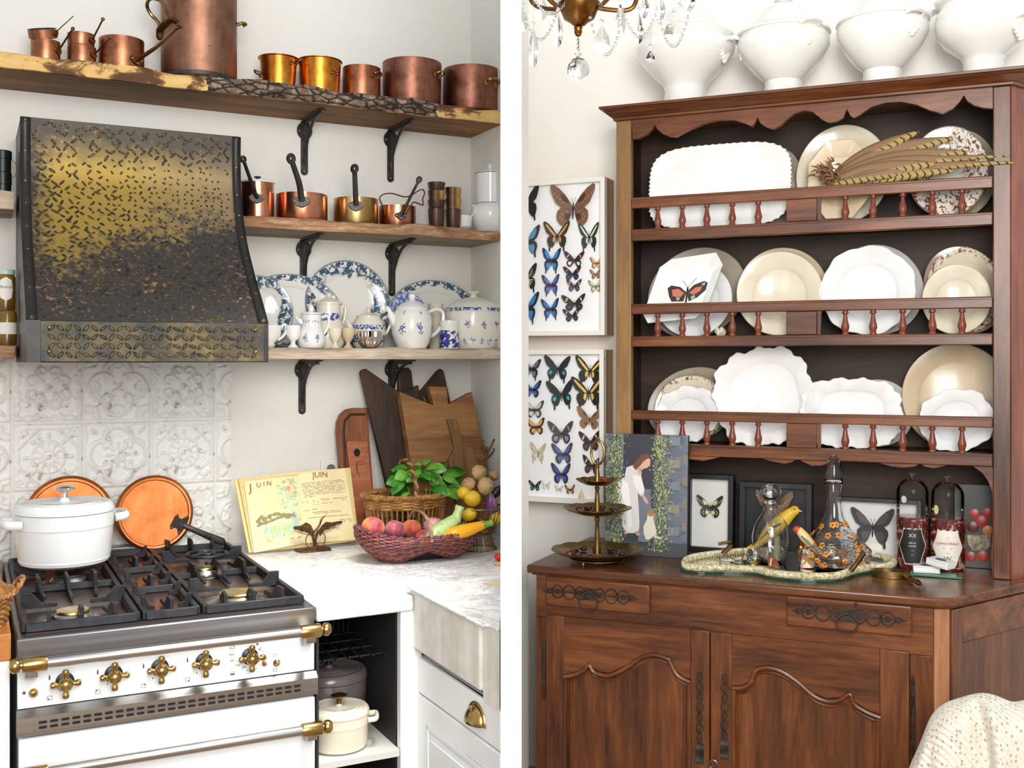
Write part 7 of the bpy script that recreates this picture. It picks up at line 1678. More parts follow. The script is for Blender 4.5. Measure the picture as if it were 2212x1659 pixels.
sc_ = R.vpp(1668, y1); butterfly(T, (-.004, .026, T['_h'] - (1100 - 1041) * sc_), 40 * sc_, '#7a5c46', '#a9876a', '#5a4334', 'dots', False, 1.2, 0, 'brown moth')
y1 = -.12; T = specimen((1806, 1990), 1074, y1, .013, M_MAT, 'large black frame with a dark red-edged butterfly on white', .05)
sc_ = R.vpp(1885, y1); butterfly(T, (-.018, .02, T['_h'] - (1138 - 1074) * sc_), 45 * sc_, '#2f2a2a', '#4a4444', '#b5563f', 'inner', True, 1.1, 0, 'large dark swallowtail with red margins')
MB().bx(-.03, .01, .0242, .0248, .035, .055).build('specimen_label', M_LABEL, T)
# ---- still life propped at the far end
y1 = -.10; (x0, zt), (x1, _) = R.onY(2062, 1046, y1), R.onY(2190, 1046, y1)
T = thing('still_life', R, (x0 + x1) / 2, y1, DZ + .0008, 'small dark still life of red fruit in a decorated bowl', 'painting', rx=-.04)
w, h = x1 - x0, zt - DZ; MB().bx(-w / 2, w / 2, 0, .01, 0, h).build('panel', plain('dark_oil', '#20211d', .3, 0, '#37352a', 9), T, bevel=.001)
sc_ = R.vpp(2100, y1)
def fq(px, py): return ((px - 2126) * sc_, (1228 - py) * sc_)
for k, (a, b_, r_, c) in enumerate(((2108, 1112, 11, '#a8352c'), (2134, 1108, 11, '#a8352c'), (2122, 1128, 13, '#9c2c28'), (2104, 1140, 12, '#5e1c1c'), (2134, 1146, 11, '#c07a3a'), (2100, 1204, 11, '#9c3226'), (2124, 1202, 12, '#b03a2a'))):
    x, z = fq(a, b_); MB().at(x, -.0003 - .0002 * k, z, rx=pi / 2).lathe([(0, 0), (r_ * sc_, 0), (r_ * sc_ * .8, .0012), (0, .0016)], 18).build('painted_fruit', plain('oil' + c, c, .35), T)
MB().prism([fq(*p) for p in ((2092, 1158), (2140, 1156), (2138, 1180), (2128, 1190), (2104, 1190), (2095, 1178))], -.0008, -.0001).build('painted_bowl', plain('bowl_oil', '#b7a583', .4, 0, '#3d3a30', 60), T, smooth=0)
# ---- mirror tray with spun glass rim
ZTRAY = DZ + .0008; to = [(1469, 1222), (1475, 1213), (1500, 1206), (1560, 1198), (1640, 1192), (1760, 1190), (1850, 1195), (1905, 1205), (1935, 1213), (1940, 1221), (1925, 1229), (1880, 1233), (1846, 1240), (1815, 1250), (1770, 1252), (1710, 1249), (1660, 1243), (1630, 1236), (1570, 1233), (1510, 1233), (1475, 1229)]
pts = [RZ(a, b_, ZTRAY + .008) for a, b_ in to]; tcx, tcy = sum(p[0] for p in pts) / len(pts), sum(p[1] for p in pts) / len(pts)
T = thing('mirror_tray', R, tcx, tcy, ZTRAY, 'kidney-shaped mirrored tray with rim of twisted gold-flecked glass', 'tray')
sp = spline([(a - tcx, b_ - tcy, 0) for a, b_ in pts], 5, True)
MB().slab([(a, b_) for a, b_, _ in sp], 0, .005).build('green_glass_edge', plain('green_glass_edge', '#1d5a4c', .1, 0, '#0f3a30', 20), T)
MB().slab([(a * .97, b_ * .97) for a, b_, _ in sp], .0052, .0065).build('mirror', plain('mirror_silver', '#d9d6cc', .04, 1), T)
t = NT('spun_glass'); n1 = t.noise(90, 3); M_SPUN = t.out(t.ramp(n1, (.35, srgb('#b89f5e')), (.5, srgb('#e6dcae')), (.65, srgb('#f6f2dc'))), .15, 0, n1, .3, .002, Coat_Weight=.6, Transmission_Weight=.25)
sp3 = spline([(a - tcx, b_ - tcy, 0) for a, b_ in pts], 26, True); n_ = len(sp3)
for j in range(4):
    m = MB(); tw = []
    for i in range(n_):
        p = Vector(sp3[i]) * .955; tg = (Vector(sp3[(i + 1) % n_]) - Vector(sp3[i - 1])).normalized(); nb = Vector((-tg.y, tg.x, 0)); a = 2 * pi * (62 * i / n_ + j / 4); tw.append(p + nb * .0085 * cos(a) + Vector((0, 0, .0155 + .0085 * sin(a))))
    m.tube(tw, .0036, 6, closed=True); m.build('twisted_rim', M_SPUN, T)
for pq_, out in (([(1562, 1196), (1574, 1184), (1580, 1176)], 0), ([(1838, 1232), (1852, 1215), (1866, 1194)], 1)):
    m = MB(T); q = [RZ(a, 1205 if not out else 1236, DZ + .02) for a, b_ in pq_]
    yy_ = RZ(pq_[0][0], 1206 if not out else 1236, DZ + .02)[1]; m.tube([PX(a, b_, yy_, R) for a, b_ in pq_], [.008, .007, .0085], 10); m.build('tray_handle', M_BRASS_OLD, T)
m = MB(T); yy_ = RZ(1575, 1206, DZ + .02)[1]; m.tube([PX(1552, 1175, yy_, R), PX(1580, 1170, yy_, R)], .005, 8); m.build('tray_handle', M_BRASS_OLD, T)
ZIN = ZTRAY + .0068
def gl(name, px, py_b, pts, label, cat, mat=None, fr=R, zb=None, **k):
    y = R.onZ(px, py_b, ZIN if zb is None else zb)[1]; T = vessel(name, px, y, pts, mat or M_GLASS, label, cat, fr=R, zb=ZIN if zb is None else zb, **k); T['_y'] = y; return T
# scent bottle
T = gl('scent_bottle', 1665, 1212, [(22, 1212), (30, 1206), (40, 1185), (43, 1160), (38, 1135), (27, 1115), (18, 1104), (16, 1095), (20, 1092), (21, 1088)], 'round clear glass scent bottle with mushroom stopper on the tray', 'bottle', open_=True)
y = T['_y']; finial(T, 1665, y, [(12, 1090), (11, 1080), (14, 1077), (22, 1070), (24, 1062), (20, 1053), (10, 1048), (3, 1045)], M_GLASS, 'stopper', R)
# decanter
T = gl('decanter', 1801, 1222, [(62, 1222), (76, 1214), (83, 1198), (80, 1186), (60, 1165), (36, 1140), (22, 1115), (17, 1090), (16, 1065), (20, 1044), (21, 1042)], 'wide-based clear glass decanter with enamelled orange flowers', 'decanter', open_=True)
y = T['_y']; finial(T, 1797, y, [(14, 1041), (20, 1038), (20, 1030), (18, 1012), (12, 992), (5, 983), (1, 980)], M_GLASS, 'stopper', R)
pr = fitp(R, 1801, y, [(62, 1222), (76, 1214), (83, 1198), (80, 1186), (60, 1165), (36, 1140), (22, 1115), (17, 1090), (16, 1065)]); pr = [(r, z - pr[0][1]) for r, z in pr]
def rz_(z):
    for (r0, z0), (r1, z1) in zip(pr[:-1], pr[1:]):
        if z0 <= z <= z1: return r0 + (r1 - r0) * (z - z0) / (z1 - z0)
    return pr[-1][0]
def surf_blob(mb, a, z, s_, k=6):
    r = rz_(z) + .0012; c = Vector((r * cos(a), r * sin(a), z)); e = Vector((-sin(a), cos(a), 0)); up = Vector(((rz_(z + .004) - rz_(z - .004)) * cos(a), (rz_(z + .004) - rz_(z - .004)) * sin(a), .008)).normalized(); nrm = e.cross(up)
    mb.add([c + (e * cos(q) + up * sin(q)) * s_ for q in [2 * pi * i / k for i in range(k)]] + [c + nrm * .001], [(i, (i + 1) % k, k) for i in range(k)])
rn = random.Random(2); mo, mbw = MB(), MB()
for fl_ in range(60):
    a = rn.uniform(0, 2 * pi); z = rn.choice((.022, .03, .05, .07, .1, .13)) + rn.uniform(-.006, .006)
    for q in range(5): surf_blob(mo, a + .006 / rz_(z) * cos(q * 1.257), z + .006 * sin(q * 1.257), .0042)
for k in range(420): z = abs(rn.gauss(.045, .016)) + .012; surf_blob(mbw, rn.uniform(0, 6.28), min(z, .1), rn.uniform(.0015, .0034), 5)
mo.build('enamel_flowers', plain('orange_enamel', '#dd8a28', .3), T)['kind'] = 'stuff'; mbw.build('enamel_leaves', plain('brown_enamel', '#6b4424', .4), T)['kind'] = 'stuff'
for k in range(9):
    m = MB(); a0 = k * .698; m.tube([((rz_(z) + .0015) * cos(a0 + .5 * sin(z * 90)), (rz_(z) + .0015) * sin(a0 + .5 * sin(z * 90)), z) for z in [.014 + .0035 * i for i in range(18)]], .0011, 5); m.build('enamel_line', plain('brown_enamel', '#6b4424', .4), T)
# ---- little figures on the tray
def chain(mb, pts, y, rr, seg=14, flat=1): mb.tube([PX(a, b_, y, R) for a, b_, _ in spline([(a, b_, 0) for a, b_ in pts], 4)], rr, seg, flat=flat)
def interp(vals, n_): return [vals[min(int(i * (len(vals) - 1) / (n_ - 1)), len(vals) - 2)] * (1 - (i * (len(vals) - 1) / (n_ - 1)) % 1) + vals[min(int(i * (len(vals) - 1) / (n_ - 1)), len(vals) - 2) + 1] * ((i * (len(vals) - 1) / (n_ - 1)) % 1) if i < n_ - 1 else vals[-1] for i in range(n_)]
YEL = plain('yellow_ceramic', '#ecc94a', .2, 0, '#e0b030', 12); yb2 = RZ(1665, 1206, ZIN)[1] + .055
T = thing('ceramic_bird', R, *PX(1680, 1207, yb2, R), 'yellow ceramic canary behind the scent bottle', 'figurine')
bp = [(1612, 1186), (1636, 1174), (1660, 1152), (1684, 1132), (1702, 1114), (1715, 1104), (1722, 1104)]; m = MB(T); n_ = (len(bp) - 1) * 4 + 1
chain(m, bp, yb2, interp([.004, .012, .024, .027, .021, .0165, .008], n_)); m.build('body', YEL, T)
m = MB(T); m.ball(PX(1716, 1103, yb2 - .002, R), (.0165, .0165, .0165), 16, 10); m.build('head', YEL, T)
m = MB(T); m.tube([PX(1724, 1103, yb2 - .006, R), PX(1733, 1105, yb2 - .008, R)], [.0055, .0008], 8); m.build('beak', plain('pink_beak', '#d99a7e', .3), T)
m = MB(T); m.ball(PX(1716, 1100, yb2 - .0165, R), .003, 8, 6); m.build('eye', M_BLACK, T)
m = MB(T); m.tube([PX(1690, 1130, yb2 - .024, R), PX(1668, 1140, yb2 - .026, R), PX(1640, 1166, yb2 - .018, R)], [.006, .009, .002], 8, flat=.4); m.build('wing', plain('dark_wing', '#4a4438', .3), T)
m = MB(T); m.lathe([(0, 0), (.03, 0), (.026, .012), (.012, .02), (.01, .075), (0, .075)], 18); m.v = [p + Vector((0, 0, 0)) + m.o for p in m.v]; m.build('base', plain('green_base', '#9aa75a', .3, 0, '#c9c7a0', 20), T)
ys = RZ(1744, 1226, ZIN)[1]
T = thing('ceramic_bird', R, *PX(1744, 1226, ys, R), 'small ceramic bird with red head and blue wings on a white perch', 'figurine')
zb0 = ZIN - T['_o'][2]; bp = [(1718, 1145), (1726, 1146), (1738, 1160), (1752, 1176), (1764, 1188), (1778, 1200)]; n_ = 21
m = MB(T); chain(m, bp, ys, interp([.007, .0125, .016, .014, .008, .002], n_)); m.build('body', plain('orange_ceramic', '#e2a23c', .25, 0, '#e8c890', 20), T)
m = MB(T); m.ball(PX(1722, 1144, ys - .001, R), (.013, .0125, .0115), 14, 8); m.build('head', plain('red_ceramic', '#c8442c', .25), T)
m = MB(T); m.tube([PX(1732, 1158, ys - .014, R), PX(1745, 1170, ys - .016, R), PX(1766, 1192, ys - .008, R)], [.006, .0085, .002], 8, flat=.45); m.build('wing', plain('blue_ceramic', '#4f8fc4', .25, 0, '#3d9c8c', 20), T)
m = MB(T); m.tube([PX(1766, 1190, ys, R), PX(1780, 1202, ys, R)], [.006, .003], 8, flat=.5); m.build('tail', plain('blue_ceramic', '#4f8fc4'), T)
m = MB(T); m.tube([PX(1746, 1224, ys, R), PX(1744, 1205, ys, R), PX(1742, 1185, ys, R)], [.0245, .018, .011], 12); m.build('perch', plain('white_flower_ceramic', '#ece4d4', .25, 0, '#e0b9a0', 30), T)
for k in range(7): m = MB(T); m.ball(PX(1730 + 4.6 * k, 1182 + (k * 37 % 40), ys - .018, R), .0045, 8, 6); m.build('ceramic_flower', plain('petal%d' % (k % 3), ('#e8c04a', '#d98a74', '#7aa35c')[k % 3], .3), T)
ym = RZ(1668, 1225, ZIN)[1]
T = thing('enamel_moth', R, *PX(1668, 1224, ym, R), 'tiny brown butterfly brooch standing on the tray edge', 'brooch')
m = MB(T); q = [PX(a, b_, ym, R) for a, b_ in ((1659, 1222), (1658, 1205), (1664, 1199), (1674, 1206), (1684, 1222), (1672, 1224))]; m.add(q + [(a, b_ + .004, c) for a, b_, c in q], [tuple(range(6)), tuple(range(11, 5, -1))] + [(i, (i + 1) % 6, 6 + (i + 1) % 6, 6 + i) for i in range(6)]); m.build('wing', plain('moth_brown', '#8d4a22', .4, 0, '#5a2c16', 60), T)
m = MB(T); m.tube([PX(1664, 1222, ym - .002, R), PX(1666, 1206, ym - .002, R)], .0022, 6); m.build('body', plain('cream_stripe', '#e6d2a8', .4), T)
yk_ = RZ(1625, 1216, ZIN)[1]
T = thing('crystal_stopper', R, *PX(1622, 1216, yk_, R), 'faceted clear crystal stopper lying on the tray', 'stopper')
m = MB(T); m.ball(PX(1623, 1199, yk_, R), .0215, 8, 5); m.build('faceted_ball', M_GLASS, T, smooth=0); m = MB(T); m.tube([PX(1603, 1208, yk_, R), PX(1586, 1210, yk_, R), PX(1556, 1206, yk_ + .01, R)], [.009, .006, .009], 6); m.build('shaft', M_GLASS, T, smooth=0)
# ---- candles with glass domes
t = NT('oxblood_marble'); n1 = t.noise(34, 5, .7, dist=1); M_OX = t.out(t.ramp(n1, (.4, srgb('#3a1416')), (.55, srgb('#6e2a26')), (.62, srgb('#c9b0a8')), (.66, srgb('#7a3430'))), .15, 0, Coat_Weight=.5)
def candle(px0, px1, pyt, pyb, lab, label, words, dome_px, dome_t, dlabel, dot):
    px = (px0 + px1) / 2; y = RZ(px, pyb - 2)[1]; hw = (px1 - px0) / 2
    T = vessel('candle', px, y, [(hw * .97, pyb), (hw, pyb - 6), (hw, pyt + 3), (hw * 1.0, pyt)], M_OX, label, 'candle', fr=R, zb=DZ + .0008)
    r, h = T['_r'], T['_h']; fa = facing(px, y, 0, 0, R)
    sh = [(-1, 0), (-.72, .55), (-.62, .95), (.62, .95), (.72, .55), (1, 0), (.72, -.5), (.5, -1), (-.5, -1), (-.72, -.5)]; dn = []
    for i in range(10):
        a, b_ = sh[i], sh[(i + 1) % 10]
        for q in range(3): dn.append((a[0] + (b_[0] - a[0]) * q / 3, a[1] + (b_[1] - a[1]) * q / 3))
    for sc_, mt, of, nm in ((1.0, plain('label_border', '#cbbfae', .5), .0006, 'label_border'), (.93, lab, .001, 'paper_label')):
        m = MB(); k = len(dn); vs = []
        for g_ in range(5):
            for a, b_ in dn: vs.append(((r + of) * cos(fa + a * .95 * sc_ * g_ / 4), (r + of) * sin(fa + a * .95 * sc_ * g_ / 4), h * .46 + b_ * h * .36 * sc_ * g_ / 4))
        m.add(vs, [(g_ * k + i, g_ * k + (i + 1) % k, (g_ + 1) * k + (i + 1) % k, (g_ + 1) * k + i) for g_ in range(4) for i in range(k)]); lb = m.build(nm, mt, T)
    for wd, sz, dz_, mt in words: text(wd, sz, mt, lb, ((r + .0022) * cos(fa), (r + .0022) * sin(fa), h * (.46 + dz_)), (pi / 2, 0, fa + pi / 2), ext=.0003)
    zt = T['_o'][2] + h + .0006
    D = thing('glass_dome', R, T['_o'][0], T['_o'][1], zt, dlabel, 'glass dome'); rd_ = rad(R, px, y, dome_px / 2); zz_ = R.onY(px, dome_t, y)[1] - zt
    hb = max(zz_ - rd_, .01); prf = [(rd_, 0), (rd_, hb)] + [(rd_ * cos(a), hb + rd_ * sin(a) * .98) for a in [pi / 2 * i / 12 for i in range(1, 12)]] + [(.0005, hb + rd_ * .98)]
    MB().lathe(prf, 40).build('bell', M_PANE2, D, smooth=60)
    MB().at(0, 0, hb + rd_ * .985).lathe([(0, 0), (.004, 0), (.004, .005), (.0095, .011), (.0095, .016), (.005, .021), (0, .022)], 16).build('knob', M_GLASS, D)
    if dot:
        fa2 = fa + dot[0]; m = MB(); m.add([((rd_ + .0006) * cos(fa2 + .009 / rd_ * cos(q)), (rd_ + .0006) * sin(fa2 + .009 / rd_ * cos(q)), dot[1] + dot[3] * sin(q)) for q in [2 * pi * i / 16 for i in range(16)]], [tuple(range(16))]); m.build('sticker', plain('sticker' + dot[2], dot[2], .5), D)
t = NT('dome_glass'); tr = t.n('ShaderNodeBsdfTransparent'); gl_ = t.n('ShaderNodeBsdfGlossy'); gl_.inputs['Roughness'].default_value = .03
fr2 = t.n('ShaderNodeLayerWeight'); fr2.inputs[0].default_value = .18; mx = t.n('ShaderNodeMixShader'); t.t.links.new(fr2.outputs['Fresnel'], mx.inputs[0]); t.t.links.new(tr.outputs[0], mx.inputs[1]); t.t.links.new(gl_.outputs[0], mx.inputs[2]); t.t.links.new(mx.outputs[0], t.t.nodes['Material Output'].inputs[0]); M_PANE2 = t.mat
WH = plain('label_white_print', '#d8d4c8', .6); RDI = plain('label_red_print', '#b5403a', .6); GRI = plain('label_grey_print', '#5a5652', .6)
candle(1936, 2006, 1117, 1228, plain('black_label', '#1c211e', .5), 'marbled oxblood candle with black shield label under a glass dome', [('XX', .016, .2, WH), ('ABD EL', .007, .06, WH), ('KADER', .007, .0, WH), ('----', .008, -.08, WH), ('----', .008, -.16, WH)], 70, 1032, 'clear glass dome with round silver sticker on the black-label candle', (-.55, .055, '#c9c9cc', .0115))
candle(2008, 2086, 1120, 1231, plain('cream_label', '#e6e0d2', .5), 'marbled oxblood candle with cream shield label under a glass dome', [('----', .008, .2, GRI), ('----', .007, .15, GRI), ('CONQUERANT', .0095, .08, RDI), ('*       *', .009, -.02, GRI), ('----', .007, -.1, GRI), ('W', .022, -.22, GRI)], 72, 1038, 'clear glass dome with yellow oval sticker on the cream-label candle', (-.75, .026, '#e3dd8a', .0145))
# ---- soap boxes on a green glass plate
gx, gy = RZ(2022, 1243)
T = thing('glass_plate', R, gx, gy, DZ + .0006, 'thin green glass plate holding two white boxes', 'plate'); MB().box(0, 0, .003, .145, .075, .005).build('sheet', plain('green_sheet', '#2f6b55', .08), T, bevel=.001)
def soap(dx, dy, dz, rz_, w, label, ry=0):
    T = thing('card_box', R, gx + dx, gy + dy, DZ + .0064 + dz, label, 'box', rz=rz_, ry=ry); MB().box(0, 0, .011, w, .045, .021).build('carton', plain('white_card', '#efece6', .5), T, bevel=.0015)
    bl = plain('navy_print', '#3a4a78', .5); m = MB()
    for a in ((-w / 2 + .004, w / 2 - .004, -.0185, -.018), (-w / 2 + .004, w / 2 - .004, .018, .0185), (-w / 2 + .004, -w / 2 + .0045, -.0185, .0185), (w / 2 - .0045, w / 2 - .004, -.0185, .0185)): m.bx(a[0], a[1], a[2], a[3], .02155, .0218)
    for a in ((-w / 2 + .003, w / 2 - .003, .004, .0045), (-w / 2 + .003, w / 2 - .003, .0175, .018)): m.bx(a[0], a[1], -.0229, -.0226, a[2], a[3])
    m.build('printed_border', bl, T, smooth=0); MB().at(0, 0, .0217).lathe([(0, 0), (.016, 0), (.016, .0003), (0, .0003)], 24, sx=1.1, sy=.8).build('printed_seal', bl, T, smooth=0)
soap(-.028, .008, 0, .1, .075, 'white card box lying flat beneath the tilted one'); soap(.012, -.012, .0235, -.55, .07, 'tilted white card box with blue oval seal', ry=.12)
# ---- magnifying glass
mgx, mgy = RZ(1922, 1247)
T = thing('magnifying_glass', R, mgx, mgy, DZ + .0006, 'brass magnifying glass lying on the dresser top', 'magnifying glass')
MB().at(0, 0, .011).lathe([(.036, -.01), (.04, -.01), (.04, .01), (.036, .01), (.036, -.01)], 40, sx=1.25, sy=.8).build('rim', M_BRASS_OLD, T); MB().at(0, 0, .011).lathe([(0, -.003), (.036, -.001), (.036, .001), (0, .003)], 32, sx=1.25, sy=.8).build('lens', M_GLASS, T)
e0, e1 = RZ(1948, 1247), RZ(1992, 1272); m = MB(T); a, b_ = Vector((*e0, DZ + .012)), Vector((*e1, DZ + .012)); n_ = 10; m.tube([a + (b_ - a) * i / (n_ - 1) for i in range(n_)], [.005, .008, .009, .0095, .0095, .009, .006, .009, .007, .003], 12); m.build('handle', M_BRASS, T)
# ================================================================ butterfly cases on the wall
M_CASE = plain('white_case', '#f4f1e8', .5); M_CASEIN = plain('case_paper', '#fdfdfd', .8); M_CASEWOOD = plain('case_wood', '#b98a62', .5, 0, '#a3734c', 20, stretch=(1, 1, .05))
def case(pxl, pxr, pyt, pyb, dep, label):
    xl, _ = R.onY(pxl, 777, -.01); xr = R.onY(pxr, 777, -dep)[0]; zt = R.onY(pxr, pyt, -dep)[1]; zb = R.onY(pxr, pyb, -dep)[1]; w = xr - xl; h = zt - zb; bw_ = .017
    T = thing('butterfly_case', R, (xl + xr) / 2, 0, zb, label, 'display case'); X0, X1 = -w / 2, w / 2
    for a in ((X0, X0 + bw_, 0, h), (X1 - bw_, X1, 0, h), (X0 + bw_, X1 - bw_, 0, bw_), (X0 + bw_, X1 - bw_, h - bw_, h)): MB().bx(a[0], a[1], -dep, -dep + .03, a[2], a[3]).build('front_frame', M_CASE, T, bevel=.001)
    MB().bx(X0, X1, -dep + .0302, -dep + .05, 0, h).build('case_back', M_CASEWOOD, T, smooth=0); MB().bx(X0, X1, -dep + .0502, -.0006, 0, h).build('case_body', plain('case_wood_light', '#c89c74', .5), T, smooth=0)
    MB().bx(X0 + bw_, X1 - bw_, -dep + .0255, -dep + .0298, bw_, h - bw_).build('lining_paper', M_CASEIN, T, smooth=0)
    MB().bx(X0 + bw_, X1 - bw_, -dep + .002, -dep + .003, bw_, h - bw_).build('glass_pane', M_PANE, T, smooth=0)
    T['_x'] = (xl + xr) / 2; T['_z'] = zb; T['_d'] = dep; return T
def pin(T, px, py, half, *a, **k):
    y = -T['_d'] + .0185; x, z = R.onY(px, py, y); return butterfly(T, (x - T['_x'], y, z - T['_z']), half * R.vpp(px, y) * .98, *a, **k)
T = case(1121, 1306, 380.5, 724, .11, 'upper white display case of blue and brown butterflies on the wall')
BK = '#1f1d1e'
for a in ((1137, 440, 35, BK, None, None, 'inner', True, 1.25), (1239, 450, 52, '#7a5a44', '#b5714a', '#4a3428', 'dots', False, 1.15), (1204, 510, 31, '#3a3028', '#dfa050', None, 'band', True, 1.2), (1273, 512, 24, '#22241f', '#cfe0b8', None, 'band', True, 1.5), (1138, 523, 36, '#4a3c34', '#5aa0c4', None, 'inner', True, 1.1), (1192, 563, 22, '#1e2430', '#2f8fd0', None, 'inner', True, 1.45), (1241, 562, 24, '#2a2420', '#e0a070', '#efe6d8', 'tip', False, .95), (1289, 569, 15, '#8a6a3e', '#d8b878', None, 'inner', False, 1.1), (1237, 592, 21, '#1c1a20', '#d8542c', '#2c4f9c', 'tip', False, .95), (1287, 593, 13, '#6a6058', '#c07a58', None, 'inner', False, 1.1), (1137, 602, 30, '#26221c', '#e8dfae', None, 'veins', True, 1.2), (1191, 616, 21, '#3a3444', '#5f72c8', None, 'inner', True, 1.3), (1241, 618, 18, '#4a3c36', '#d6c4b0', '#5a6a8c', 'tip', False, 1.0), (1287, 619, 16, '#8a8468', '#d6cfae', None, 'inner', False, 1.1), (1139, 664, 29, '#20242e', '#2f86cc', None, 'inner', True, 1.4), (1190, 668, 21, '#222838', '#3a78d0', None, 'inner', True, 1.3), (1241, 656, 28, '#2a2622', '#e0c48a', '#2f4a78', 'tip', False, .85), (1236, 682, 20, '#2a2622', '#d9b888', '#3a4a68', 'tip', False, .95)): pin(T, *a)
T = case(1121, 1304, 755, 1092, .11, 'lower white display case with yellow-banded and teal butterflies')
for a in ((1148, 797, 23, '#22201f', '#6d7a86', None, 'inner', True, 1.2), (1205, 797, 31, '#23302f', '#3f9cc0', None, 'spot', True, 1.1), (1275, 801, 34, '#1e1c18', '#e6c04e', None, 'band', True, 1.1), (1150, 842, 23, '#1e1c22', '#3f66c0', None, 'inner', False, 1.1), (1213, 852, 32, '#1f2c2c', '#3fb0b4', None, 'spot', True, 1.15), (1272, 848, 38, '#1e1c18', '#e6c04e', None, 'band', True, 1.1), (1155, 886, 24, '#4a443e', '#d9d2c4', '#e39a44', 'inner', False, 1.05), (1159, 923, 22, '#3a2c20', '#e6a548', None, 'inner', False, 1.1), (1274, 906, 30, '#8d6844', '#a9825a', '#5a4630', 'dots', False, 1.05), (1213, 937, 30, '#4f4a48', '#8f90b8', None, 'tip', False, 1.1), (1276, 955, 25, '#2a201a', '#e6d8a4', '#6a3a2e', 'tip', False, 1.15), (1163, 978, 19, '#c9bd98', '#efe8cf', '#4a4434', 'veins', True, 1.4), (1217, 982, 25, '#4a4446', '#5f68b0', None, 'inner', False, 1.2), (1279, 1006, 22, '#241c1a', '#d8cda4', '#7a2e2a', 'tip', False, 1.2), (1213, 1025, 23, '#2a2c3a', '#4458a8', None, 'inner', False, 1.3), (1156, 1050, 15, '#1c2426', '#3aa08c', None, 'tip', False, 1.0), (1181, 1048, 11, '#d8d8c8', '#f0efe4', '#3a4a78', 'inner', False, 1.1), (1208, 1056, 10, '#d9b8b0', '#e8d4cc', None, 'inner', False, .9), (1232, 1058, 12, '#3a2a20', '#e69a3c', None, 'inner', False, 1.1), (1130, 939, 10, '#a07a68', '#8a6454', None, 'inner', False, 1.1), (1131, 966, 10, '#3a4448', '#6ab0b4', None, 'band', False, 1.4), (1131, 1003, 11, '#3a2c28', '#d6cfc4', None, 'band', False, 1.6), (1131, 1036, 11, '#33282a', '#8a4a34', None, 'band', False, 1.6)): pin(T, *a)
x, z = R.onY(1257, 1068, -.0918); m = MB(); m.lathe([(0, -.02), (.012, -.02), (.01, -.005), (.004, .012), (.0005, .022)], 12); m.build('shell', plain('pale_shell', '#ecd9a4', .4), T, loc=(x - T['_x'], -.095, z - T['_z']))
# ================================================================ soup tureens on top of the dresser
M_IRONST = plain('white_ironstone', '#f3f2ee', .12, 0, '#ecebe4', 5, Coat_Weight=.4)
def tureen(px, y, body, lid, label, ears, rz=0):
    zp_ = HY - (ZTOP - CAMH) / R.vpp(px, y); body = [(body[0][0], zp_)] + body[1:]
    T = vessel('soup_tureen', px, y, body, M_IRONST, label, 'tureen', fr=R, zb=ZTOP + .0006, seg=64, group=None, open_=not lid)
    if lid: finial(T, px, y, lid, M_IRONST, 'lid', R)
    r = T['_r']; o = T['_o']
    for off, zpx, sz in ears:
        a = facing(px, y, 0, 0, R) + off; zc = R.onY(px, zpx, y)[1] - o[2]
        rr = rad(R, px, y, ears_r)
        m = MB(); e = Vector((-sin(a), cos(a), 0)); n_ = Vector((cos(a), sin(a), 0)); up = Vector((0, 0, 1)); c = n_ * (rr * .93) + up * zc
        m.tube([c + e * (-.034) * sz + up * .012, c + e * (-.028) * sz + n_ * .018 + up * .02, c + n_ * .026 + up * .024, c + e * .028 * sz + n_ * .018 + up * .02, c + e * .034 * sz + up * .012], [.006, .008, .009, .008, .006], 8); h = m.build('handle', M_IRONST, T)
        m = MB()
        for k in range(7): q = k / 6; m.ball(c + e * (.03 * (q - .5) * 2) * sz * (1 - .3 * abs(q - .5)) - up * (.012 + .028 * (1 - abs(q - .5) * 2)) - n_ * .006, (.010, .010, .014), 8, 6)
        m.build('moulded_leaf', M_IRONST, h)
y = -.185; ears_r = 104
ears_r = 104; tureen(1480, y, [(46, 200), (44, 196), (48, 186), (66, 168), (90, 142), (106, 118), (108, 108), (103, 98), (98, 94), (104, 88), (106, 84)], [(106, 84), (104, 80), (90, 74), (72, 60), (60, 40), (40, 26), (14, 22), (8, 14), (16, 6), (10, 0)], 'white lidded tureen behind the chandelier crystals', [(1.1, 118, 1)])
ears_r = 102; tureen(1692, y, [(42, 190), (40, 185), (40, 178), (62, 158), (86, 130), (100, 104), (100, 90), (94, 76), (92, 72)], [(103, 77), (102, 72), (90, 66), (66, 60), (58, 46), (46, 22), (32, 13), (12, 11), (9, 6), (20, 2), (10, -2)], 'white domed tureen with scrolled ears, next along from the chandelier', [(.62, 86, 1), (-1.6, 90, 1)])
ears_r = 102; tureen(1906, y, [(44, 168), (42, 160), (42, 154), (62, 138), (84, 108), (100, 78), (101, 64), (96, 52), (92, 46)], [(103, 52), (102, 46), (86, 40), (62, 34), (54, 18), (42, -6), (30, -14), (10, -18)], 'white tureen with leafy ear, between the domed one and the open one', [(.75, 66, 1), (1.5, 50, 1)])
ears_r = 108; tureen(2124, y, [(44, 145), (44, 136), (50, 124), (84, 100), (104, 74), (109, 52), (106, 34), (98, 20), (98, 14), (110, 10), (112, 4)], None, 'largest white footed tureen at the end of the dresser top', [(.95, 74, 1)])
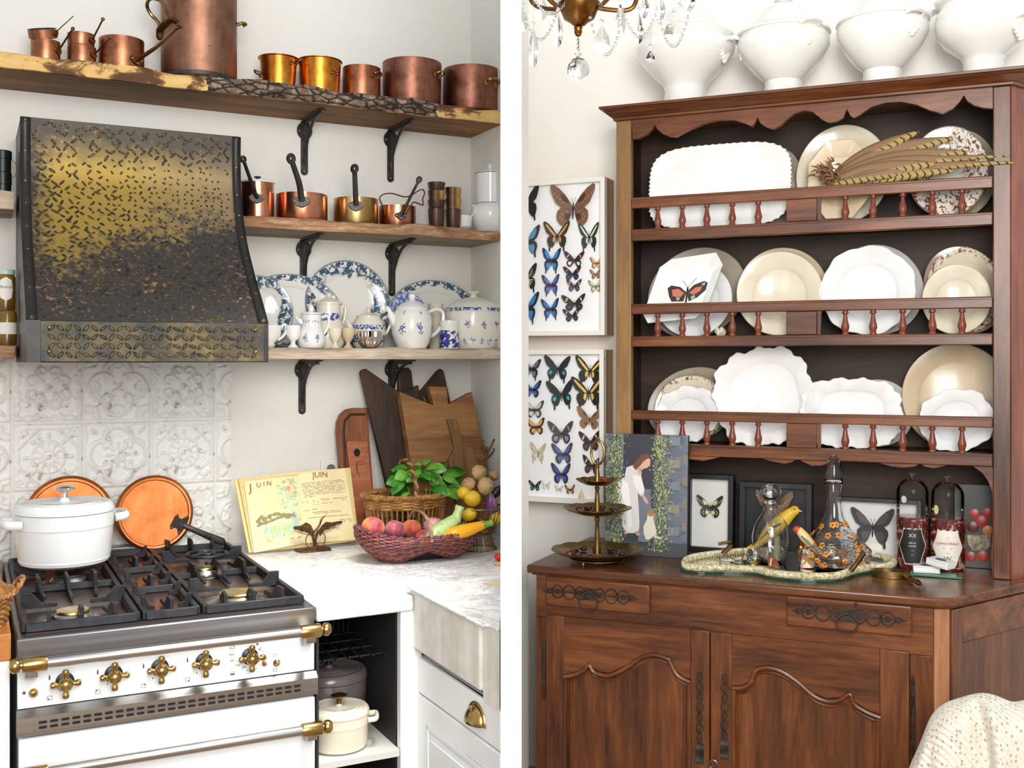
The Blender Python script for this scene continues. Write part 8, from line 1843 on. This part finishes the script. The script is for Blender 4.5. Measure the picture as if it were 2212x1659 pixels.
# ================================================================ chandelier
t = NT('lead_crystal'); M_CRY = t.out((1, 1, 1), .0, 0, Transmission_Weight=1.0, IOR=1.5)
YC = -1.15
c0 = PX(1250, 40, YC, R)
T = thing('chandelier', R, *PX(1250, -60, YC, R), 'brass chandelier hung with clear crystal drops and beads', 'chandelier')
def ch(px, pts): return fitp(R, px, YC, pts)
o_ = Vector(T['_o'])
def cl(nm, px, pts, mat, seg=28, par=None, wob=None):
    q = ch(px, pts); x = R.onY(px, 777, YC)[0]; m = MB(T); m.at(x, YC, 0); m.lathe([(0, q[0][1])] + q + [(0, q[-1][1])], seg, wob); return m.build(nm, mat, par or T)
M_CHB = plain('chandelier_bronze', '#8f6430', .3, 1, '#5e3d1e', 20)
bw = cl('bowl', 1251, [(6, 56), (14, 54), (20, 48), (33, 40), (40, 24), (44, 16), (46, 8), (38, 4), (20, -10), (16, -60)], M_CHB); cl('finial', 1249, [(2, 79), (6, 77), (7, 73), (9, 70), (8, 64), (10, 60), (6, 55)], M_CHB)
cl('crystal_ball', 1249, [(3, 174), (14, 170), (22, 158), (23, 150), (21, 140), (13, 129), (5, 126), (4, 122), (8, 117), (4, 112)], M_CRY, 40, wob=lambda a, r, z: (r * (1 + .05 * abs(cos(8 * a))), z))
m = MB(T); m.tube([PX(1249, 112, YC, R), PX(1249, 80, YC, R)], .0011, 5); m.build('wire', M_STEEL_DK, T)
for k in range(3): m = MB(T); m.ball(PX(1249, 88 + 9 * k, YC, R), .0055, 8, 6); m.build('crystal_bead', M_CRY, T)
for tx, ty, yo in ((1368, 15, .04), (1180, -10, -.06), (1320, -12, .12), (1150, 6, .08)):
    m = MB(T); m.tube([Vector(a) for a in spline([PX(1270 if tx > 1250 else 1230, 8, YC, R), PX((tx + 1250) / 2, 20, YC + yo / 2, R), PX(tx, ty, YC + yo, R), PX(tx + (12 if tx > 1250 else -12), -60, YC + yo, R)], 6)], .006, 8); m.build('arm', M_CHB, T)
rn = random.Random(17)
def drop(px, py0, py1, hw, yo):
    """flat pear-shaped crystal on a short bead chain"""
    x, zt = R.onY(px, py0, YC + yo); zb = R.onY(px, py1, YC + yo)[1]; h = zt - zb; w = hw * R.vpp(px, YC + yo); m = MB(T); m.at(x, YC + yo, zb, rz=rn.uniform(-.6, .6))
    pf = [(0, 0), (.55, .08), (.95, .28), (1, .42), (.78, .66), (.4, .86), (.12, 1.0)]; n_ = len(pf)
    m.add([(a * w, 0, b_ * h) for a, b_ in pf] + [(-a * w, 0, b_ * h) for a, b_ in pf[1:]] + [(0, -.006, h * .42), (0, .006, h * .42)], [])
    ring = list(range(n_)) + list(range(2 * n_ - 2, n_ - 1, -1)); ap_ = 2 * n_ - 1
    m.add([], []); base = len(m.v) - (2 * n_ + 1); k = len(ring)
    m.f += [(base + ring[i], base + ring[(i + 1) % k], base + ap_) for i in range(k)] + [(base + ring[(i + 1) % k], base + ring[i], base + ap_ + 1) for i in range(k)]
    m.build('crystal_drop', M_CRY, T, smooth=0)
    m = MB(T); m.ball((x, YC + yo, zt + .012), .005, 8, 6); m.tube([(x, YC + yo, zt), (x, YC + yo, R.onY(px, -30, YC + yo)[1])], .0008, 4); m.build('crystal_bead', M_CRY, T)
for a in ((1152, 60, 148, 12, .0), (1130, 20, 70, 10, .05), (1170, -10, 45, 14, .1), (1205, 30, 104, 14, -.08), (1200, -20, 30, 12, .1), (1300, 56, 118, 18, -.1), (1340, 10, 80, 12, -.05), (1380, 30, 96, 14, .0), (1392, -8, 40, 16, .08), (1425, -10, 46, 14, .02), (1455, 38, 100, 22, .05), (1490, -20, 24, 14, .1), (1405, 110, 138, 10, .0)): drop(*a)
for x0, x1, py, sag, yo in ((1128, 1205, 20, 66, .0), (1275, 1345, 38, 80, -.05), (1345, 1420, 20, 60, .0), (1420, 1490, 20, 80, .05), (1150, 1230, -10, 40, -.05)):
    m = MB(T)
    for k in range(19):
        u = k / 18; m.ball(PX(x0 + (x1 - x0) * u, py + sag * 4 * u * (1 - u), YC + yo, R), .0042, 7, 5)
    m.build('bead_string', M_CRY, T)
# ================================================================ knitted throw over an armchair
YA = -.98
t = NT('cream_knit'); v = t.vmap((1, 1, 1), rot=(0, 0, .3)); n1 = t.noise(8, 3)
wv = t.wave(30, 1.2, 2, t.vmap((1, 1, 1)), 'DIAGONAL'); ho = t.voro(95, t.vmap((1, 1, .8)), rnd=.5)
hol = t.m('MULTIPLY', t.ramp(ho, (.16, 1), (.28, 0)), t.ramp(t.noise(5, 2), (.42, 0), (.5, 1)))
M_KNIT = t.out(t.mix(t.m('MULTIPLY', hol, .45), t.mix(n1, srgb('#e6dfd0'), srgb('#dad1be')), srgb('#94835f')), .9, 0, t.m('SUBTRACT', t.m('MULTIPLY', wv, .5), hol), .8, .006, Sheen_Weight=.3)
xk, zk = R.onY(2120, 1502, YA); xl = R.onY(1960, 1659, YA)[0]
ox = R.onY(2180, 777, YA)[0]
T = thing('armchair', R, ox, YA, 0, 'upholstered armchair hidden beneath the cream knitted throw', 'armchair')
M_UPH = plain('oatmeal_upholstery', '#d9cfba', .9); zt0 = zk - .035
m = MB(); m.bx(-.12, .40, -.035, .035, .22, zt0 - .03); m.build('backrest', M_UPH, T, bevel=.03, seg=4)
m = MB(); m.bx(-.12, .40, -.5, -.036, .22, .38); m.build('seat', M_UPH, T, bevel=.03, seg=3)
for a, b_ in ((-.09, -.46), (.37, -.46), (-.09, .0), (.37, .0)): m = MB(); m.bx(a - .02, a + .02, b_ - .02, b_ + .02, 0, .219); m.build('leg', W_OAKV, T)
out = [(1925, 1760), (1950, 1700), (1964, 1659), (1985, 1612), (1997, 1582), (2008, 1555), (2022, 1536), (2045, 1520), (2075, 1510), (2100, 1503), (2125, 1500), (2150, 1505), (2172, 1514), (2190, 1519), (2212, 1516), (2240, 1510), (2290, 1530), (2330, 1580)]
spn = spline([(*R.onY(a, b_, YA), 0) for a, b_ in out], 5); nS = len(spn)
th = NT
def throw(u, v):
    """over the chair back: u along the outline, v from the back skirt over the top to the front skirt"""
    x, z, _ = spn[round(u * (nS - 1))]; s_ = (v - .38) / .62 if v > .38 else (v - .38) / .38
    rr = .075; q = s_
    if abs(q) < .3: y_ = YA - rr * sin(q / .3 * pi / 2); zz_ = z - rr * (1 - cos(q / .3 * pi / 2)) * .8
    else: y_ = YA - (1 if q > 0 else -1) * (rr + .06 * (abs(q) - .3)); zz_ = z - rr * .8 - (abs(q) - .3) * (.42 if q > 0 else .2)
    w_ = .012 * sin(u * 21 + v * 9) * min(1, abs(q) * 2) + .02 * math.exp(-((u - .62 - .22 * (v - .4)) / .05) ** 2) * (q > .1) - .022 * math.exp(-((u - .52 - .3 * (v - .4)) / .035) ** 2) * (q > .1)
    return (x - w_ * .2, y_ - w_, zz_ + w_ * .3)
m = MB(); m.grid(throw, nS, 40); o = m.build('knitted_throw', M_KNIT, smooth=180, solid=.008)
base = Vector((ox, YA, .0)); o.data.transform(Matrix.Translation(-base)); put(o, R, ox, YA, 0, 'cream open-knit throw draped over the armchair back in front of the dresser', 'throw')
# ---- drop the builders' notes
for o in bpy.data.objects:
    for k in [k for k in o.keys() if k.startswith('_')]: del o[k]
